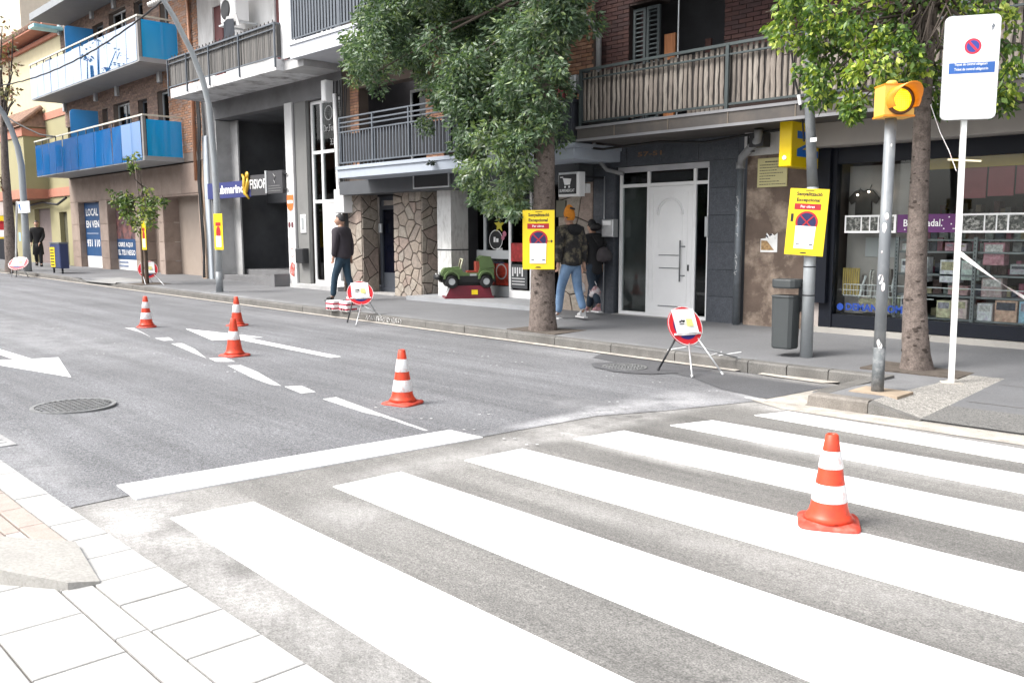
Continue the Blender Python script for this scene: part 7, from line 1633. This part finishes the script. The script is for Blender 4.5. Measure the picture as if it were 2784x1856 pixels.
    for s_ in 'lr':
        a = g('ankle_'+s_); to = g('toe_'+s_); vs, es, rd = [], [], []
        i0 = add(a+Vector((-0.03,0,-0.030)), 0.050); i1 = add(a.lerp(to,.55)+Vector((0,0,-0.022)), 0.050, i0); add(to+Vector((0.02,0,-0.006)), 0.040, i1)
        i3 = add(a+Vector((0,0,0.02)), 0.042, i0)
        V, Fc = skin(vs, es, rd, 1); sh_ = part('shoe', MB().add(V, Fc), shoe, t, smooth=True)
        aa = W(a+Vector((-0.06,0,0))); bb = W(to+Vector((0.04,0,0))); dd = (bb-aa); zz_ = min(v[2] for v in V)
        part('sole', MB().obox((aa+bb)/2+Z*(-(aa.z+bb.z)/2+zz_+0.012+max(0,0)), dd/2-Z*dd.z/2, (Vector((-dd.y,dd.x,0)).normalized())*0.038*k, Z*0.012), shoe_sole or shoe, sh_)
    return t
def pose(step=0.25, bend=0.0, arm_l=(0.05,0.30,0.0), arm_r=(0.05,0.30,0.0), lean=0.0):
    J = {}
    J['pelvis'] = (0,0,0.95); J['spine'] = (lean*0.3,0,1.13); J['chest'] = (lean*0.8,0,1.33); J['neck'] = (lean*1.1,0,1.49); J['head'] = (lean*1.4+0.02,0,1.63)
    for s_, sg, st in (('l',1,step),('r',-1,-step)):
        J['hip_'+s_] = (0,0.085*sg,0.88); J['ankle_'+s_] = (st,0.09*sg,0.075 if st >= 0 else 0.075+min(0.16,-st*0.35)); J['knee_'+s_] = (st*0.5+0.05,0.09*sg,0.49); J['toe_'+s_] = (st+0.15,0.10*sg,0.045 if st >= 0 else 0.045+max(0,(-st*0.12)))
        ax = arm_l if s_ == 'l' else arm_r
        J['shoulder_'+s_] = (lean*0.8,0.185*sg,1.41); J['elbow_'+s_] = (lean*0.5+ax[0]*0.5-0.03,(0.215)*sg,1.13); J['wrist_'+s_] = (lean*0.4+ax[0],0.205*sg+ax[2]*sg,0.90+ax[1]*0.0)
    return J
m_skin = mat('skin', (0.42,0.25,0.18), rough=0.55, var=0.06); m_hair = mat('hair_grey_black', (0.035,0.033,0.035), rough=0.7, var=0.3, scale=30)
def cloth(n, c, v=0.15, **k): return mat(n, c, rough=0.9, var=v, scale=6, bump=0.004, bscale=14, **k)
# the man walking left in front of the white entrance
q = G(935,818,side_z)
t = person(q, radians(200), 'man in a dark jacket and dark trousers walking left before the tall white entrance', pose(0.20, arm_l=(0.08,0,-.02), arm_r=(-0.06,0,0.0), lean=0.02), 1.84,
       m_skin, cloth('cloth_black_violet', (0.045,0.038,0.046)), cloth('cloth_teal_dark', (0.026,0.055,0.085)), cloth('shoe_black', (0.02,0.02,0.022)), m_hair, coat_len=0.84, bulk=1.16, head_yaw=0.4)
# the man in the camouflage jacket walking away
q = G(1552,868,side_z)
m_camo = mat('cloth_camouflage', (0.022,0.021,0.022), rough=0.9, var=0.3, scale=20, stain=(0.19,0.165,0.11), stain_amt=0.95, sscale=9, bump=0.004, bscale=14)
t = person(q, radians(168), 'man in a camouflage jacket, blue jeans and orange cap walking away behind the big tree', pose(0.22, arm_l=(0.05,0,0), arm_r=(-0.05,0,0.02), lean=0.03), 1.84,
       m_skin, m_camo, cloth('denim_blue', (0.13,0.22,0.36), stain=(0.24,0.34,0.48), stain_amt=0.5, sscale=3), cloth('shoe_white', (0.55,0.55,0.55)), m_hair, coat_len=0.84, bulk=1.18)
hd_ = [c for c in t.children if c.name.startswith('body')][0]
kk = 1.84/1.75; O = Vector(q); Rz_ = Matrix.Rotation(radians(168), 3, 'Z'); WW = lambda p: O+Rz_@(Vector(p)*kk)
V, Fc = skin([WW((-0.11,-0.13,1.46)), WW((-0.17,0,1.49)), WW((-0.11,0.13,1.46)), WW((-0.12,0,1.42))], [(0,1),(1,2),(1,3)], [0.075,0.095,0.075,0.07], 2)
part('hood', MB().add(V, Fc), cloth('cloth_black', (0.014,0.014,0.016)), t, smooth=True)
V, Fc = skin([WW((0.03,-0.20,1.40)), WW((-0.05,0,1.40)), WW((0.03,0.20,1.40))], [(0,1),(1,2)], [0.09,0.155,0.09], 2); part('yoke', MB().add(V, Fc), cloth('cloth_black', (0.014,0.014,0.016)), t, smooth=True)
hv, hf = cap_mesh(WW((0.06,0,1.65)), Rz_, kk, -0.1, 1.12, 0.2)
hv = [Vector((v.x, v.y, v.z+max(0,(v.z-WW((0,0,1.70)).z))*0.5)) for v in hv]
part('cap', MB().add(hv, hf), mat('knit_orange', (0.62,0.22,0.02), rough=0.9, var=0.12, scale=25), t, smooth=True)
part('cap_mark', MB().obox(WW((-0.055,0.02,1.76)), Rz_@Vector((0.004,0,0)), Rz_@Vector((0,0.05,0.01)), (0,0,0.016)), m_black, t)
# woman with backpack
q2 = G(1614,852,side_z)
t = person(q2, radians(165), 'dark haired woman in black with a grey backpack walking beside the man in camouflage', pose(-0.30, arm_l=(0.04,0,0), arm_r=(-0.02,0,0.0), lean=0.05), 1.66,
       m_skin, cloth('cloth_black', (0.014,0.014,0.016)), cloth('cloth_navy_dark', (0.018,0.030,0.048)), cloth('shoe_pink', (0.5,0.28,0.30), 0.5), mat('hair_black', (0.008,0.007,0.008), rough=0.6), coat_len=0.72, bulk=1.05, shoe_sole=mat('sole_white', (0.65,0.65,0.65), rough=0.7))
k2 = 1.66/1.75; O2 = Vector(q2); R2_ = Matrix.Rotation(radians(165), 3, 'Z'); W2 = lambda p: O2+R2_@(Vector(p)*k2)
V, Fc = skin([W2((-0.0,0,1.66)), W2((-0.05,0,1.60)), W2((-0.06,0,1.54))], [(0,1),(1,2)], [0.10,0.115,0.08], 2); part('hair', MB().add(V, Fc), MATS['hair_black'], t, smooth=True)
bp = thing('backpack', 'soft grey backpack hanging on the back of the woman in black', 'backpack', W2((-0.22,-0.04,0.95)))
V, Fc = skin([W2((-0.20,-0.05,1.26)), W2((-0.24,-0.06,1.10)), W2((-0.25,-0.07,0.96))], [(0,1),(1,2)], [0.09,0.15,0.165], 2)
part('bag', MB().add(V, Fc), cloth('cloth_grey_violet', (0.055,0.048,0.052)), bp, smooth=True)
part('strap', MB().tube([W2((-0.22,-0.12,1.28)), W2((-0.10,-0.15,1.46)), W2((0.02,-0.14,1.42))], 0.014, 6).tube([W2((-0.22,0.05,1.28)), W2((-0.10,0.12,1.46)), W2((0.02,0.13,1.42))], 0.014, 6), cloth('cloth_black', (0.014,0.014,0.016)), bp)
def carrier(p, label, redm, w=0.11, hh=0.17):
    t = thing('carrier_bag', label, 'bag', p, 'white plastic carrier bags')
    V, Fc = skin([p+Z*-0.06, p+Z*-0.18, p+Z*-0.30], [(0,1),(1,2)], [0.05*w/0.11, 0.095*w/0.11, 0.10*w/0.11], 2)
    V = [(v[0]+0.012*sin(v[2]*60+v[1]*40), v[1]+0.010*sin(v[0]*70), v[2]) for v in V]
    part('sack', MB().add(V, Fc), redm, t, smooth=True); part('handles', MB().tube([p+Vector((-.03,0,-.06)), p+Vector((-.01,0,0.01)), p+Vector((.03,0,-.06))], 0.006, 6), m_conew, t)
m_bag = mat('bag_plastic', (0.62,0.62,0.63), rough=0.45, var=0.1, scale=20, stain=(0.45,0.30,0.28), stain_amt=0.6, sscale=12)
m_bag2 = mat('bag_plastic_red', (0.55,0.52,0.53), rough=0.45, var=0.15, scale=20, stain=(0.25,0.02,0.03), stain_amt=0.95, sscale=7)
q = at(1577,752,O.y+0.25-0.1); carrier(q, 'white carrier bag with a brownish content held by the man in camouflage', m_bag)
q = at(1618,765,O2.y-0.1); carrier(q, 'white and red carrier bag held by the woman with the backpack', m_bag2, 0.12)
# distant woman
q = G(107,724,side_z)
person(q, radians(-20), 'distant woman in a long black coat and hood walking by the rose roller shutter', pose(0.18, arm_l=(0.20,0,-.12), arm_r=(0.1,0,0), lean=0.02), 1.86, m_skin, cloth('cloth_black', (0.014,0.014,0.016)), cloth('cloth_black', (0.014,0.014,0.016)), cloth('shoe_black', (0.02,0.02,0.022)), MATS['hair_black'], coat_len=0.8, bulk=1.1, coat=True)
# ================================================================== CHILDREN'S JEEP RIDE
q = at(1272,812,12.05); q.z = 0.02; O3 = Vector((q.x, 12.05, 0.02)); R3_ = Matrix.Rotation(radians(-123), 3, 'Z')
t = thing('jeep_ride', 'green coin operated jeep ride on a dark red base before the shop window', 'ride', O3)
LW = lambda p: O3+(R3_@Vector(p))*0.88
def lbox(mb, x0, x1, y0, y1, z0, z1): return mb.obox(LW(((x0+x1)/2,(y0+y1)/2,(z0+z1)/2)), R3_@Vector(((x1-x0)*.44,0,0)), R3_@Vector((0,(y1-y0)*.44,0)), Vector((0,0,(z1-z0)*.44)))
m_rg = mat('ride_green', (0.11,0.17,0.065), rough=0.35, var=0.15); m_rb = mat('ride_black', (0.012,0.012,0.013), rough=0.5); m_rr = mat('ride_maroon', (0.15,0.012,0.025), rough=0.4, var=0.1)
part('base_box', MB().add([LW(p) for p in ((-.55,-.30,0.03),(.55,-.30,0.03),(.55,.30,0.03),(-.55,.30,0.03),(-.50,-.25,0.30),(.42,-.25,0.30),(.42,.25,0.30),(-.50,.25,0.30))], [(0,3,2,1),(4,5,6,7),(0,1,5,4),(1,2,6,5),(2,3,7,6),(3,0,4,7)]), m_rr, t)
part('base_trim', lbox(MB(), -.58,.58,-.33,.33,0.0,0.05), m_rr, t)
part('front_plate', MB().poly([LW((0.553,-0.25,0.06)),LW((0.553,0.25,0.06)),LW((0.43,0.20,0.29)),LW((0.43,-0.20,0.29))]), m_whitew, t)
part('yellow_plate', MB().poly([LW((-0.05,0.297,0.09)),LW((-0.2,0.297,0.09)),LW((-0.2,0.275,0.2)),LW((-0.05,0.275,0.2))]), m_yel, t)
part('lift_arm', lbox(MB(), -.35,.30,-.16,.16,0.30,0.42), m_rb, t)
pr = [(-.60,.46),(.62,.46),(.66,.56),(.60,.66),(.18,.70),(.12,.60),(-.22,.60),(-.26,.72),(-.60,.70)]
part('tub', MB().poly([LW((x,-.24,z)) for x, z in pr], R3_@Vector((0,.42,0))), m_rg, t)
part('chassis', lbox(MB(), -.63,.67,-.246,.246,.38,.53), m_rb, t)
part('bumper', MB().tube([LW((.70,-.30,.50)),LW((.76,-.12,.50)),LW((.76,.12,.50)),LW((.70,.30,.50))],0.055,10), m_rb, t, smooth=True)
for sy_ in (-1, 1):
    for xw_ in (.42, -.40):
        f = []; 
        for k in range(9): a = pi*k/8; f.append(LW((xw_+0.19*cos(a), 0.24*sy_, 0.46+0.19*sin(a)*1.05)))
        g2 = [LW((xw_+0.15*cos(pi*k/8), 0.24*sy_, 0.46+0.15*sin(pi*k/8)*1.05)) for k in range(9)]; m2 = MB()
        off_ = R3_@Vector((0,0.11*sy_,0))
        for k in range(8): m2.poly([f[k],f[k+1],g2[k+1],g2[k]], off_)
        part('fender', m2, m_rg, t)
        wl = part('wheel', MB().add([LW((xw_+r_*cos(2*pi*k/24), (0.22+d)*sy_, 0.40+r_*sin(2*pi*k/24))) for (r_, d) in ((0.08,0),(0.145,0.0),(0.16,0.03),(0.16,0.10),(0.145,0.13),(0.08,0.13)) for k in range(24)], [(i*24+k, i*24+(k+1)%24, (i+1)*24+(k+1)%24, (i+1)*24+k) for i in range(5) for k in range(24)]), m_rb, t, smooth=True)
        m2 = MB(); c = LW((xw_, 0.34*sy_, 0.40)); ex = R3_@Vector((1,0,0)); m2.disc(c, ex, Z, 0.0, 0.07, 20)
        part('hub', m2, m_alu, wl)
m2 = MB().tube([LW((.20,-.20,.68)),LW((.14,-.20,.92)),LW((.14,.20,.92)),LW((.20,.20,.68))],0.018,8); part('windscreen_frame', m2, mat('ride_cream', (0.55,0.55,0.40), rough=0.4), t, smooth=True)
part('bonnet', MB().poly([LW((x,-.15,z)) for x, z in ((.62,.66),(.55,.72),(.22,.74),(.18,.70),(.60,.655))], R3_@Vector((0,.26,0))), m_rg, t)
for sy_ in (-.09,.09):
    part('headlight', MB().add([LW((0.665+d, sy_+r_*cos(2*pi*k/16), 0.60+r_*sin(2*pi*k/16))) for (r_, d) in ((0.045,0),(0.045,0.015),(0.001,0.02)) for k in range(16)], [(i*16+k, i*16+(k+1)%16, (i+1)*16+(k+1)%16, (i+1)*16+k) for i in range(2) for k in range(16)]), m_alu, t)
part('number_plate', MB().box(0,0,0,0,0,0) if 0 else lbox(MB(), .755,.765,-.07,.09,.53,.59), m_white, t)
part('seat', lbox(lbox(MB(), -.20,.02,-.19,.19,.55,.64), -.26,-.18,-.19,.19,.6,.86), mat('ride_seat_red', (0.30,0.05,0.03), rough=0.5), t)
hood = [(-.26,.70),(-.24,.94),(-.32,1.00),(-.52,.98),(-.62,.72)]
for sy_ in (-.24,.21): part('rear_hood', MB().poly([LW((x,sy_,z)) for x, z in hood], R3_@Vector((0,.03,0))), m_rg, t)
part('hood_roof', MB().poly([LW((-.24,-.24,.94)),LW((-.32,-.24,1.0)),LW((-.52,-.24,.98)),LW((-.50,-.24,.95)),LW((-.32,-.24,.97)),LW((-.26,-.24,.92))], R3_@Vector((0,.42,0))), m_rg, t)
part('hood_back', MB().poly([LW((-.62,-.24,.70)),LW((-.62,.24,.70)),LW((-.52,.24,.98)),LW((-.52,-.24,.98))]), m_rg, t)
part('pale_panel', MB().poly([LW((-.02,.245,.50)),LW((-.18,.245,.50)),LW((-.18,.245,.58)),LW((-.02,.245,.58))]), m_alu, t)
